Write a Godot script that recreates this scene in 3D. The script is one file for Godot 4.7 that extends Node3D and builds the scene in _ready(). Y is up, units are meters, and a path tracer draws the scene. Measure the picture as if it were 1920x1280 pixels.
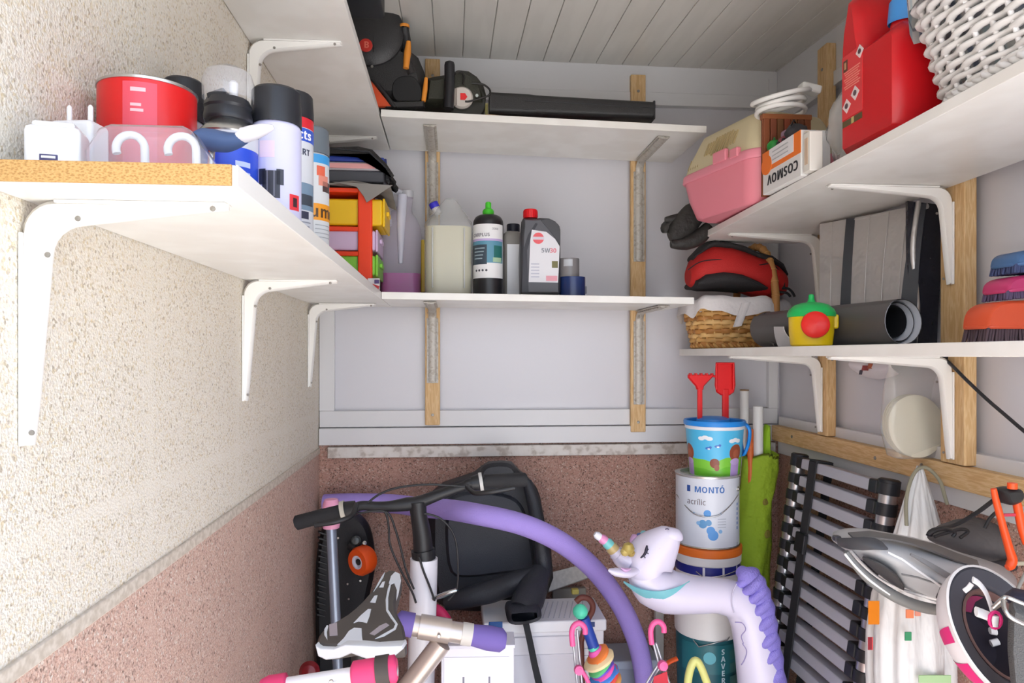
extends Node3D
# A storage shed seen from its open door. Room axes: x along the back wall, y up, -z into the shed; the eye stands at (0, 1.45, 0).
const F := 1322.0
const TH := 0.0845
const EYE := Vector3(0, 1.45, 0)
const XL := -0.388
const XR := 1.0
const DB := 2.1
var used := {}
var mats := {}
var shapes := {}

func _ready():
	# ---- camera, sky, exposure
	var cam := Camera3D.new(); cam.name = "camera"; add_child(cam)
	cam.position = EYE; cam.rotation.y = -TH
	cam.keep_aspect = Camera3D.KEEP_HEIGHT
	cam.near = 0.05; cam.far = 60.0
	cam.projection = Camera3D.PROJECTION_FRUSTUM
	cam.size = 1280.0 / F * cam.near
	cam.frustum_offset = Vector2(0, 25.0 / F * cam.near)
	cam.current = true
	var env := Environment.new()
	var sky := Sky.new(); var sm := ProceduralSkyMaterial.new()
	sm.sky_top_color = Color(0.76, 0.85, 0.98); sm.sky_horizon_color = Color(0.95, 0.97, 1.0)
	sm.ground_bottom_color = Color(0.62, 0.6, 0.57); sm.ground_horizon_color = Color(0.9, 0.88, 0.85)
	sm.sun_angle_max = 0.0; sm.sky_energy_multiplier = 1.0
	sky.sky_material = sm; env.sky = sky; env.background_mode = Environment.BG_SKY
	env.background_energy_multiplier = 1.9
	env.ambient_light_source = Environment.AMBIENT_SOURCE_SKY
	env.tonemap_mode = Environment.TONE_MAPPER_LINEAR
	env.tonemap_exposure = 1.65
	env.sdfgi_enabled = true; env.ssao_enabled = true; env.ssil_enabled = true
	var we := WorldEnvironment.new(); we.name = "world_environment"; we.environment = env; add_child(we)
	var sun := DirectionalLight3D.new(); sun.name = "sun"; add_child(sun)
	sun.light_color = Color(1.0, 0.98, 0.95); sun.light_energy = 3.5; sun.shadow_enabled = true; sun.light_angular_distance = 0.6
	sun.look_at_from_position(Vector3(2.0, 9.0, 2.2), Vector3.ZERO)
	build_setting()
	build_shelves()
	build_left_shelf_things()
	build_back_shelf_things()
	build_right_shelf_things()
	build_floor_things()

# ---------------------------------------------------------------- pixels to places
func ray(u, v) -> Vector3:
	var xc = (u - 960.0) / F
	return Vector3(cos(TH) * xc + sin(TH), (665.0 - v) / F, sin(TH) * xc - cos(TH))
func D(u, v, d) -> Vector3:
	var r = ray(u, v); return EYE + r * (d / -r.z)
func X(u, v, x) -> Vector3:
	var r = ray(u, v); return EYE + r * (x / r.x)
func Y(u, v, y) -> Vector3:
	var r = ray(u, v); return EYE + r * ((y - EYE.y) / r.y)

# ---------------------------------------------------------------- meshes
class MB:
	var v := PackedVector3Array(); var n := PackedVector3Array(); var uv := PackedVector2Array(); var ix := PackedInt32Array()
	func pt(p: Vector3, q: Vector3, t := Vector2.ZERO) -> int:
		v.append(p); n.append(q); uv.append(t); return v.size() - 1
	func tri(a: int, b: int, c: int):
		var g := (v[c] - v[a]).cross(v[b] - v[a])
		if g.length_squared() < 1e-20: return
		if g.dot(n[a] + n[b] + n[c]) < 0: ix.append_array([a, c, b])
		else: ix.append_array([a, b, c])
	# rows of points; N null = computed smooth normals, turned away from the middle (side = 1) or towards it (-1)
	func grid(P: Array, N = null, wrap := false, side := 1.0, facing = null, xf := Transform3D()) -> MB:
		var R := P.size(); var C: int = P[0].size()
		if N == null:
			N = []
			var mid := Vector3.ZERO
			for r in R:
				for p in P[r]: mid += p
			mid /= R * C
			var s := 0.0
			for r in R:
				var row := PackedVector3Array()
				for c in C:
					var a: Vector3 = P[r][(c + 1) % C if wrap else mini(c + 1, C - 1)] - P[r][(c - 1 + C) % C if wrap else maxi(c - 1, 0)]
					var b: Vector3 = P[mini(r + 1, R - 1)][c] - P[maxi(r - 1, 0)][c]
					if a.length() < 1e-7: a = P[maxi(r - 1, 0)][(c + 1) % C] - P[maxi(r - 1, 0)][(c - 1 + C) % C] if r > R / 2 else P[mini(r + 1, R - 1)][(c + 1) % C] - P[mini(r + 1, R - 1)][(c - 1 + C) % C]
					var q: Vector3 = a.cross(b).normalized()
					row.append(q)
					s += q.dot(facing if facing != null else P[r][c] - mid)
				N.append(row)
			if s * side < 0:
				for r in R:
					for c in C: N[r][c] = -N[r][c]
		var base := v.size()
		var W := C + 1 if wrap else C
		for r in R:
			for c in W: pt(xf * P[r][c % C], (xf.basis * N[r][c % C]).normalized(), Vector2(float(c) / (W - 1), float(r) / maxi(R - 1, 1)))
		for r in R - 1:
			for c in W - 1:
				var i := base + r * W + c
				tri(i, i + 1, i + W); tri(i + 1, i + W + 1, i + W)
		return self
	func fan(loop: PackedVector3Array, nrm: Vector3) -> MB:
		var m := Vector3.ZERO
		for p in loop: m += p
		var a := pt(m / loop.size(), nrm)
		var b := v.size()
		for p in loop: pt(p, nrm)
		for k in loop.size(): tri(a, b + k, b + (k + 1) % loop.size())
		return self
	# box with rounded edges
	func box(size: Vector3, r := 0.002, xf := Transform3D()) -> MB:
		var h := size / 2
		r = minf(r, minf(h.x, minf(h.y, h.z)) * 0.98)
		for ax in 3:
			for sg in [-1.0, 1.0]:
				var P := []; var N := []
				var a := (ax + 1) % 3; var b := (ax + 2) % 3
				for i in [-h[a], -h[a] + r, h[a] - r, h[a]]:
					var pr := PackedVector3Array(); var nr := PackedVector3Array()
					for j in [-h[b], -h[b] + r, h[b] - r, h[b]]:
						var p := Vector3.ZERO; p[ax] = sg * h[ax]; p[a] = i; p[b] = j
						var q := p.clamp(-h + Vector3(r, r, r), h - Vector3(r, r, r))
						var e := (p - q).normalized()
						pr.append(q + e * r); nr.append(e)
					P.append(pr); N.append(nr)
				grid(P, N, false, 1, null, xf)
		return self
	# turned profile of (radius, height) points round y; squash = z over x
	func lathe(prof: Array, seg := 32, xf := Transform3D(), squash := 1.0, a0 := 0.0, a1 := TAU) -> MB:
		var S := []   # split at sharp corners
		var cur := [prof[0]]
		for i in range(1, prof.size()):
			cur.append(prof[i])
			if i < prof.size() - 1:
				var e: Vector2 = (prof[i] - prof[i - 1]).normalized(); var f: Vector2 = (prof[i + 1] - prof[i]).normalized()
				if e.dot(f) < 0.8: S.append(cur); cur = [prof[i]]
		S.append(cur)
		var ylo := 1e9; var yhi := -1e9
		for p in prof: ylo = minf(ylo, p.y); yhi = maxf(yhi, p.y)
		for c in S:
			var b := v.size()
			for i in c.size():
				var d: Vector2 = c[mini(i + 1, c.size() - 1)] - c[maxi(i - 1, 0)]
				var o := Vector2(d.y, -d.x).normalized()
				for k in seg + 1:
					var a := a0 + (a1 - a0) * k / seg
					pt(xf * Vector3(c[i].x * sin(a), c[i].y, c[i].x * cos(a) * squash), (xf.basis * Vector3(o.x * sin(a) * squash, o.y, o.x * cos(a))).normalized(), Vector2(float(k) / seg, (yhi - c[i].y) / maxf(yhi - ylo, 1e-6)))
			for i in c.size() - 1:
				for k in seg:
					var q: int = b + i * (seg + 1) + k
					tri(q, q + 1, q + seg + 1); tri(q + 1, q + seg + 2, q + seg + 1)
		return self
	# tube along points, radius a number or one per point; flat: second radius over first (along up)
	func tube(pts: Array, rad, seg := 12, caps := true, flat := 1.0, up := Vector3.UP) -> MB:
		var P := []; var N := []
		var t0: Vector3 = (pts[1] - pts[0]).normalized()
		var x := up.cross(t0)
		if x.length() < 0.05: x = Vector3.RIGHT.cross(t0)
		x = x.normalized()
		for i in pts.size():
			var t: Vector3 = (pts[mini(i + 1, pts.size() - 1)] - pts[maxi(i - 1, 0)]).normalized()
			x = (x - t * x.dot(t)).normalized()
			var y := t.cross(x)
			var r: float = rad if typeof(rad) != TYPE_ARRAY else rad[i]
			var pr := PackedVector3Array(); var nr := PackedVector3Array()
			for k in seg:
				var a := TAU * k / seg
				pr.append(pts[i] + (x * cos(a) + y * sin(a) * flat) * r); nr.append((x * cos(a) * flat + y * sin(a)).normalized())
			P.append(pr); N.append(nr)
		grid(P, N, true)
		if caps:
			fan(P[0], -t0)
			fan(P[-1], (pts[-1] - pts[-2]).normalized())
		return self
	# rings of equal size joined to a skin
	func loft(P: Array, caps := true, wrap := true) -> MB:
		grid(P, null, wrap)
		if caps:
			var a := Vector3.ZERO; var b := Vector3.ZERO
			for p in P[0]: a += p / P[0].size()
			for p in P[-1]: b += p / P[-1].size()
			var a2 := Vector3.ZERO; var b2 := Vector3.ZERO
			for p in P[1]: a2 += p / P[1].size()
			for p in P[-2]: b2 += p / P[-2].size()
			fan(P[0], (a - a2).normalized()); fan(P[-1], (b - b2).normalized())
		return self
	# outline in xy pushed along z from -d/2 to d/2, edges chamfered by r
	func prism(poly: PackedVector2Array, d: float, r := 0.0, xf := Transform3D()) -> MB:
		if Geometry2D.is_polygon_clockwise(poly): poly = poly.duplicate(); poly.reverse()
		var C := poly.size()
		var inner := poly.duplicate()
		var nn := PackedVector2Array()
		for i in C:
			var e := (poly[i] - poly[i - 1]).normalized(); var f := (poly[(i + 1) % C] - poly[i]).normalized()
			var m := (Vector2(e.y, -e.x) + Vector2(f.y, -f.x)).normalized()
			nn.append(m)
			inner[i] = poly[i] - m * r
		var T := Geometry2D.triangulate_polygon(inner)
		for sg in [-1.0, 1.0]:
			var b := v.size()
			for p in inner: pt(xf * Vector3(p.x, p.y, sg * d / 2), xf.basis * Vector3(0, 0, sg), p)
			for k in range(0, T.size(), 3): tri(b + T[k], b + T[k + 1], b + T[k + 2])
		for i in C:
			var j := (i + 1) % C
			var e := (poly[j] - poly[i]).normalized(); var o := Vector2(e.y, -e.x)
			var ni := nn[i] if nn[i].dot(o) > 0.85 else o
			var nj := nn[j] if nn[j].dot(o) > 0.85 else o
			var rows := [[inner, -d / 2, -0.7], [poly, -d / 2 + r, -0.2], [poly, d / 2 - r, 0.2], [inner, d / 2, 0.7]] if r > 0 else [[poly, -d / 2, 0.0], [poly, d / 2, 0.0]]
			var b := v.size()
			for w in rows:
				pt(xf * Vector3(w[0][i].x, w[0][i].y, w[1]), (xf.basis * Vector3(ni.x, ni.y, w[2])).normalized())
				pt(xf * Vector3(w[0][j].x, w[0][j].y, w[1]), (xf.basis * Vector3(nj.x, nj.y, w[2])).normalized())
			for k in rows.size() - 1: tri(b + 2 * k, b + 2 * k + 1, b + 2 * k + 2); tri(b + 2 * k + 1, b + 2 * k + 3, b + 2 * k + 2)
		return self
	# sheet of points with thickness
	func sheet(P: Array, th: float) -> MB:
		var R := P.size(); var C: int = P[0].size()
		var Q := []
		for r in R:
			var row := PackedVector3Array()
			for c in C:
				var a: Vector3 = P[r][mini(c + 1, C - 1)] - P[r][maxi(c - 1, 0)]
				var b: Vector3 = P[mini(r + 1, R - 1)][c] - P[maxi(r - 1, 0)][c]
				row.append(P[r][c] - a.cross(b).normalized() * th)
			Q.append(row)
		var f: Vector3 = P[R / 2][C / 2] - Q[R / 2][C / 2]
		grid(P, null, false, 1, f); grid(Q, null, false, 1, -f)
		for e in [[P[0], Q[0]], [P[-1], Q[-1]]]: grid(e, null, false, 1, null)
		for c in [0, C - 1]:
			var l := PackedVector3Array(); var m := PackedVector3Array()
			for r in R: l.append(P[r][c]); m.append(Q[r][c])
			grid([l, m])
		return self
	func text(s: String, height: float, depth := 0.0006, bend := 0.0, xf := Transform3D(), font := "Droid Sans", bold := true) -> MB:
		var tm := TextMesh.new(); tm.text = s
		var sf := SystemFont.new(); sf.font_names = PackedStringArray([font]); sf.font_weight = 700 if bold else 400
		tm.font = sf; tm.font_size = 32; tm.pixel_size = height / 23.0; tm.depth = depth; tm.curve_step = 4.0
		var A := tm.get_mesh_arrays()
		var b := v.size()
		var V: PackedVector3Array = A[Mesh.ARRAY_VERTEX]; var NN: PackedVector3Array = A[Mesh.ARRAY_NORMAL]
		for k in V.size():
			var p := V[k]; var q := NN[k]
			if bend > 0.0:
				var a := p.x / bend; var rr := bend + p.z
				p = Vector3(rr * sin(a), p.y, rr * cos(a)); q = q.rotated(Vector3.UP, a)
			pt(xf * p, xf.basis * q)
		var I = A[Mesh.ARRAY_INDEX]
		if I != null and I.size() > 0:
			for k in range(0, I.size(), 3): tri(b + I[k], b + I[k + 1], b + I[k + 2])
		else:
			for k in range(0, V.size(), 3): tri(b + k, b + k + 1, b + k + 2)
		return self
	func mesh() -> ArrayMesh:
		var A := []; A.resize(Mesh.ARRAY_MAX)
		A[Mesh.ARRAY_VERTEX] = v; A[Mesh.ARRAY_NORMAL] = n; A[Mesh.ARRAY_TEX_UV] = uv; A[Mesh.ARRAY_INDEX] = ix
		var m := ArrayMesh.new(); m.add_surface_from_arrays(Mesh.PRIMITIVE_TRIANGLES, A)
		return m

func mb() -> MB: return MB.new()
func at(p: Vector3, b := Basis()) -> Transform3D: return Transform3D(b, p)
func rot(x := 0.0, y := 0.0, z := 0.0) -> Basis: return Basis.from_euler(Vector3(deg_to_rad(x), deg_to_rad(y), deg_to_rad(z)))
# axes with y along a direction
func along(dir: Vector3, hint := Vector3(0, 0, 1)) -> Basis:
	var y := dir.normalized(); var x := y.cross(hint).normalized()
	return Basis(x, y, x.cross(y))
func spline(pts: Array, step := 6) -> Array:
	var out := []
	for i in pts.size() - 1:
		for k in step:
			var a = pts[maxi(i - 1, 0)]; var d = pts[mini(i + 2, pts.size() - 1)]
			out.append(pts[i].cubic_interpolate(pts[i + 1], a, d, float(k) / step))
	out.append(pts[-1])
	return out
func splinef(vals: Array, step := 6) -> Array:
	var out := []
	for i in vals.size() - 1:
		for k in step: out.append(lerpf(vals[i], vals[i + 1], float(k) / step))
	out.append(vals[-1])
	return out
func poly_round(pts: Array, step := 5) -> PackedVector2Array:   # closed smooth outline
	var out := PackedVector2Array()
	var n := pts.size()
	for i in n:
		for k in step: out.append(pts[i].cubic_interpolate(pts[(i + 1) % n], pts[(i - 1 + n) % n], pts[(i + 2) % n], float(k) / step))
	return out
func rrect(w: float, h: float, r: float, k := 4) -> PackedVector2Array:
	var out := PackedVector2Array()
	for q in [[1, 1, 0], [-1, 1, 1], [-1, -1, 2], [1, -1, 3]]:
		for i in k + 1:
			var a: float = (q[2] + float(i) / k) * PI / 2
			out.append(Vector2(q[0] * (w / 2 - r) + cos(a) * r, q[1] * (h / 2 - r) + sin(a) * r))
	return out

# ---------------------------------------------------------------- objects
func numbered(called: String) -> String:
	var k: int = used.get(called, 0); used[called] = k + 1
	return called if k == 0 else "%s_%03d" % [called, k]
func thing(called, label, category, p := Vector3.ZERO, b := Basis(), group := "") -> Node3D:
	var o := Node3D.new(); o.name = numbered(called); add_child(o); o.transform = Transform3D(b, p)
	o.set_meta("label", label); o.set_meta("category", category)
	if group: o.set_meta("group", group)
	return o
func struct(called, label) -> Node3D:
	var o := Node3D.new(); o.name = called; add_child(o); o.set_meta("kind", "structure"); o.set_meta("label", label); return o
func part(called, m, material, parent, xf := Transform3D()) -> MeshInstance3D:
	var o := MeshInstance3D.new(); o.name = called
	o.mesh = m.mesh() if m is MB else m
	o.material_override = material; o.transform = xf
	parent.add_child(o, true)
	return o
func single(called, label, category, m, material, p := Vector3.ZERO, b := Basis(), group := "") -> MeshInstance3D:
	var o := MeshInstance3D.new(); o.name = numbered(called); o.mesh = m.mesh() if m is MB else m
	o.material_override = material; o.transform = Transform3D(b, p); add_child(o)
	o.set_meta("label", label); o.set_meta("category", category)
	if group: o.set_meta("group", group)
	return o

# ---------------------------------------------------------------- materials
func col(r, g, b, rough := 0.5, metal := 0.0) -> StandardMaterial3D:
	var key = "%s %s %s %s %s" % [r, g, b, rough, metal]
	if not mats.has(key):
		var m := StandardMaterial3D.new()
		m.albedo_color = Color(r, g, b) if r <= 1.0 and g <= 1.0 and b <= 1.0 else Color(r / 255.0, g / 255.0, b / 255.0)
		m.roughness = rough; m.metallic = metal
		mats[key] = m
	return mats[key]
func noise(type: int, freq: float, sd := 1, oct := 3) -> FastNoiseLite:
	var f := FastNoiseLite.new(); f.noise_type = type; f.frequency = freq; f.seed = sd
	f.fractal_type = FastNoiseLite.FRACTAL_FBM if oct > 1 else FastNoiseLite.FRACTAL_NONE
	f.fractal_octaves = oct
	return f
func ntex(f: FastNoiseLite, stops: Array, side := 512, bump := 0.0) -> NoiseTexture2D:
	var t := NoiseTexture2D.new(); t.width = side; t.height = side; t.seamless = true; t.noise = f
	if bump > 0.0: t.as_normal_map = true; t.bump_strength = bump
	if stops.size():
		var g := Gradient.new(); var o := PackedFloat32Array(); var c := PackedColorArray()
		for s in stops: o.append(s[0]); c.append(Color(s[1]))
		g.offsets = o; g.colors = c; t.color_ramp = g
	return t
func triplanar(tex, scale: Vector3, rough := 0.8, world := true, nrm = null, ns := 1.0) -> StandardMaterial3D:
	var m := StandardMaterial3D.new(); m.albedo_texture = tex; m.roughness = rough
	m.uv1_triplanar = true; m.uv1_world_triplanar = world; m.uv1_scale = scale
	if nrm != null: m.normal_enabled = true; m.normal_texture = nrm; m.normal_scale = ns
	return m
func bumpy(base: StandardMaterial3D, nrm, scale: Vector3, ns := 1.0) -> StandardMaterial3D:
	var m: StandardMaterial3D = base.duplicate(); m.uv1_triplanar = true; m.uv1_scale = scale
	m.normal_enabled = true; m.normal_texture = nrm; m.normal_scale = ns
	return m
func clear(r, g, b, a := 0.15, rough := 0.1) -> StandardMaterial3D:
	var m := StandardMaterial3D.new(); m.albedo_color = Color(r, g, b, a); m.roughness = rough; m.transparency = BaseMaterial3D.TRANSPARENCY_ALPHA
	m.cull_mode = BaseMaterial3D.CULL_DISABLED
	return m
func draw_mat(im: Image, rough := 0.5) -> StandardMaterial3D:
	var m := StandardMaterial3D.new(); m.albedo_texture = ImageTexture.create_from_image(im); m.roughness = rough
	return m
func disc(im: Image, x, y, r, c: Color, ry := -1.0):
	if ry < 0: ry = r
	for j in range(maxi(0, int(y - ry)), mini(im.get_height(), int(y + ry) + 1)):
		for i in range(maxi(0, int(x - r)), mini(im.get_width(), int(x + r) + 1)):
			if pow(float(i - x) / r, 2) + pow(float(j - y) / ry, 2) <= 1.0: im.set_pixel(i, j, c)
# ---------------------------------------------------------------- the shed itself
func make_materials():
	var bump := ntex(noise(FastNoiseLite.TYPE_CELLULAR, 0.11, 5, 2), [], 1024, 5.0)
	mats.stone_bump = bump
	var cells := noise(FastNoiseLite.TYPE_CELLULAR, 0.125, 3, 1); cells.cellular_return_type = FastNoiseLite.RETURN_CELL_VALUE
	var cream := ntex(cells, [[0.0, "b5aa9b"], [0.05, "d8caae"], [0.16, "e3dccf"], [0.5, "e7e1d6"], [0.75, "e0d6c4"], [0.9, "ece7dd"], [0.97, "c9beb0"], [1.0, "dccbab"]], 1024)
	mats.cream = triplanar(cream, Vector3(2.7, 2.7, 2.7), 0.9, true, bump, 0.6)
	var pink := ntex(cells, [[0.0, "8d7468"], [0.08, "c2a294"], [0.3, "d2b2a4"], [0.5, "caa695"], [0.7, "dac2b4"], [0.88, "bd9788"], [0.95, "e2d8ce"], [1.0, "a58676"]], 1024)
	mats.pink = triplanar(pink, Vector3(2.7, 2.7, 2.7), 0.9, true, bump, 0.6)
	var red := ntex(cells, [[0.0, "6a544b"], [0.12, "a98174"], [0.3, "b99082"], [0.5, "b08677"], [0.7, "c4a092"], [0.88, "9c7566"], [0.95, "d3bfb2"], [1.0, "775648"]], 1024)  # pink stucco again, shade of the inner shed mixed into its colour
	mats.pink_shaded = triplanar(red, Vector3(2.7, 2.7, 2.7), 0.9, true, bump, 0.6)
	var gf := noise(FastNoiseLite.TYPE_SIMPLEX, 0.02, 9, 4)
	var grain := ntex(gf, [[0.25, "cca471"], [0.45, "d8b482"], [0.6, "dfbf90"], [0.75, "d2ab78"]], 512)
	mats.wood_y = triplanar(grain, Vector3(9, 0.9, 9), 0.65, true)
	mats.wood_z = triplanar(grain, Vector3(9, 9, 0.9), 0.65, true)
	var chip := ntex(noise(FastNoiseLite.TYPE_CELLULAR, 0.06, 4, 2), [[0.2, "a47c48"], [0.4, "bd9258"], [0.6, "c9a168"], [0.8, "b28750"]], 512)
	mats.chip = triplanar(chip, Vector3(9, 16, 16), 0.85, true)
	var con := ntex(noise(FastNoiseLite.TYPE_SIMPLEX, 0.03, 2, 5), [[0.2, "c0bebb"], [0.8, "d2d0cc"]], 512)
	mats.concrete = triplanar(con, Vector3(1.5, 1.5, 1.5), 0.9, true)
	mats.panel = col(212, 211, 217, 0.28)
	mats.frame = col(218, 217, 219, 0.35)
	mats.ceiling = triplanar(ntex(noise(FastNoiseLite.TYPE_SIMPLEX, 0.01, 6, 3), [[0.3, "d3d0ca"], [0.7, "d8d5cf"]], 512), Vector3(3, 3, 0.5), 0.4, true)
	mats.shelf = triplanar(ntex(noise(FastNoiseLite.TYPE_SIMPLEX, 0.012, 8, 3), [[0.3, "e6e3de"], [0.7, "eceae6"]], 256), Vector3(2, 2, 2), 0.4, true)
	mats.bracket = col(240, 238, 234, 0.35)
	mats.galv = triplanar(ntex(noise(FastNoiseLite.TYPE_SIMPLEX, 0.03, 12, 4), [[0.3, "b4afa7"], [0.55, "bfbab2"], [0.72, "a39a8e"]], 256), Vector3(6, 6, 6), 0.4, true); mats.galv.metallic = 0.15
	mats.screw = col(150, 146, 140, 0.35, 0.5)
	mats.rubber_bump = ntex(noise(FastNoiseLite.TYPE_SIMPLEX, 0.2, 15, 2), [], 256, 3.0)
	mats.weave = ntex(noise(FastNoiseLite.TYPE_CELLULAR, 0.25, 16, 1), [], 256, 4.0)
	mats.wrinkle = ntex(noise(FastNoiseLite.TYPE_SIMPLEX_SMOOTH, 0.014, 17, 3), [], 512, 10.0)

func slab(called, lo: Vector3, hi: Vector3, m, parent, r := 0.002):
	return part(called, mb().box(hi - lo, r), m, parent, at((lo + hi) / 2))

func build_setting():
	make_materials()
	var back := -DB
	var w := struct("floor", "pale concrete floor of the shed and the ground before its door")
	slab("concrete_slab", Vector3(-6, -0.2, -2.35), Vector3(6, 0, 7), mats.concrete, w)
	w = struct("wall_left", "left stucco wall, cream above a pale strip and pink below")
	slab("cream_render", Vector3(XL - 0.2, 1.177, back - 0.2), Vector3(XL, 2.55, 0.35), mats.cream, w)
	slab("pink_render", Vector3(XL - 0.2, 0, back - 0.2), Vector3(XL + 0.001, 1.162, 0.35), mats.pink, w)
	slab("joint_strip", Vector3(XL - 0.1, 1.161, back), Vector3(XL + 0.0035, 1.1785, 0.35), triplanar(ntex(noise(FastNoiseLite.TYPE_SIMPLEX, 0.05, 31, 4), [[0.2, "bfb3a4"], [0.8, "d6ccbf"]], 256), Vector3(5, 5, 5), 0.85), w)
	w = struct("wall_back", "white panelled back wall on shade-toned pink stucco with two wooden battens")
	slab("pink_render", Vector3(XL, 0, back - 0.2), Vector3(XR + 0.2, 1.2, back), mats.pink_shaded, w)
	slab("panel", Vector3(XL, 1.19, back - 0.2), Vector3(XR + 0.2, 2.4, back - 0.012), mats.panel, w)
	slab("sill_rail", Vector3(-0.36, 1.15, back - 0.05), Vector3(0.985, 1.182, back + 0.022), triplanar(ntex(noise(FastNoiseLite.TYPE_SIMPLEX, 0.02, 21, 4), [[0.2, "b5aaa0"], [0.45, "d6cfc8"], [0.8, "dcd6d0"]], 512), Vector3(2, 2, 2), 0.6), w)
	slab("bottom_rail", Vector3(XL + 0.002, 1.187, back - 0.05), Vector3(XR, 1.236, back + 0.016), mats.frame, w)
	slab("bottom_rail", Vector3(XL + 0.002, 1.238, back - 0.05), Vector3(XR, 1.286, back + 0.004), mats.frame, w)
	slab("corner_post", Vector3(XL + 0.001, 1.286, back - 0.05), Vector3(XL + 0.045, 2.3, back + 0.004), mats.frame, w)
	slab("corner_post", Vector3(XR - 0.03, 1.286, back - 0.05), Vector3(XR, 2.3, back + 0.006), mats.frame, w)
	slab("top_rail", Vector3(XL + 0.002, 2.245, back - 0.05), Vector3(XR, 2.38, back + 0.004), mats.frame, w)
	slab("top_rail", Vector3(XL + 0.002, 2.205, back - 0.05), Vector3(XR, 2.243, back + 0.012), mats.frame, w)
	for q in [[797, 825, 110, 797], [1183, 1211, 140, 810]]:
		var a := D(q[0], q[3], DB - 0.02); var b := D(q[1], q[2], DB - 0.02)
		slab("batten", Vector3(a.x, a.y, back + 0.004), Vector3(b.x, b.y, back + 0.02), mats.wood_y, w, 0.0025)
		for yy in [b.y - 0.05, a.y + 0.03, (a.y + b.y) / 2]:
			part("screw", mb().lathe([Vector2(0.0045, 0), Vector2(0.004, 0.0015), Vector2(0, 0.002)], 10), mats.screw, w, at(Vector3((a.x + b.x) / 2, yy, back + 0.02), rot(90)))
	w = struct("wall_right", "white panelled right wall with wooden battens and a wooden rail")
	slab("pink_render", Vector3(XR, 0, back - 0.2), Vector3(XR + 0.2, 1.2, -0.3), mats.pink_shaded, w)
	slab("panel", Vector3(XR + 0.012, 1.19, back - 0.2), Vector3(XR + 0.2, 2.4, -0.3), mats.panel, w)
	slab("bottom_rail", Vector3(XR - 0.008, 1.15, back + 0.02), Vector3(XR + 0.05, 1.19, -0.3), mats.frame, w)
	slab("bottom_rail", Vector3(XR - 0.006, 1.192, back + 0.02), Vector3(XR + 0.05, 1.262, -0.3), mats.frame, w)
	slab("top_rail", Vector3(XR - 0.004, 2.19, back + 0.006), Vector3(XR + 0.05, 2.38, -0.3), mats.frame, w)
	slab("top_rail", Vector3(XR - 0.012, 2.15, back + 0.012), Vector3(XR + 0.05, 2.188, -0.3), mats.frame, w)
	slab("batten", Vector3(0.972, 1.19, -2.08), Vector3(0.998, 1.236, -0.3), mats.wood_z, w, 0.0025)
	slab("batten", Vector3(0.97, 1.238, -1.806), Vector3(0.996, 2.262, -1.757), mats.wood_y, w, 0.0025)
	slab("batten", Vector3(0.97, 1.238, -1.33), Vector3(0.996, 2.2, -1.263), mats.wood_y, w, 0.0025)
	for q in [Vector3(0.972, 1.215, -1.95), Vector3(0.972, 1.212, -1.55), Vector3(0.972, 1.21, -1.1), Vector3(0.97, 2.2, -1.78), Vector3(0.97, 1.26, -1.3)]:
		part("screw", mb().lathe([Vector2(0.0045, 0), Vector2(0.004, 0.0015), Vector2(0, 0.002)], 10), mats.screw, w, at(q, rot(0, 0, 90)))
	w = struct("ceiling", "sloping grey-white panelled ceiling with narrow seams")
	var tilt := Basis(Vector3.BACK, -0.009) * Basis(Vector3.RIGHT, atan(0.055))
	var mid := Vector3(0.31, 2.328 + 0.055 * -0.9, -1.2)
	part("backing", mb().box(Vector3(1.8, 0.08, 2.2), 0.0), mats.ceiling, w, at(mid + Vector3(0, 0.046, 0), tilt))
	var plank := mb().box(Vector3(0.0785, 0.006, 1.96), 0.002).mesh()
	for k in 19: part("ceiling_panel", plank, mats.ceiling, w, at(mid + tilt * Vector3(-0.72 + k * 0.08, 0.003, 0), tilt))
	# the front of the shed, behind the eye: lintel over the open door
	w = struct("door_1", "white frame of the open doorway behind the viewer")
	slab("lintel", Vector3(XL, 2.08, -0.3), Vector3(XR + 0.2, 2.3, -0.22), mats.frame, w)
	slab("jamb", Vector3(XR, 0, -0.3), Vector3(XR + 0.2, 2.08, -0.22), mats.frame, w)

# ---------------------------------------------------------------- shelves and brackets
func board(label, lo: Vector3, hi: Vector3, b := Basis()):
	var t := thing("shelf", label, "shelf", Vector3((lo.x + hi.x) / 2, lo.y, (lo.z + hi.z) / 2), b, "")
	part("board", mb().box(hi - lo, 0.0012), mats.shelf, t, at(Vector3(0, (hi.y - lo.y) / 2, 0)))
	return t

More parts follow.
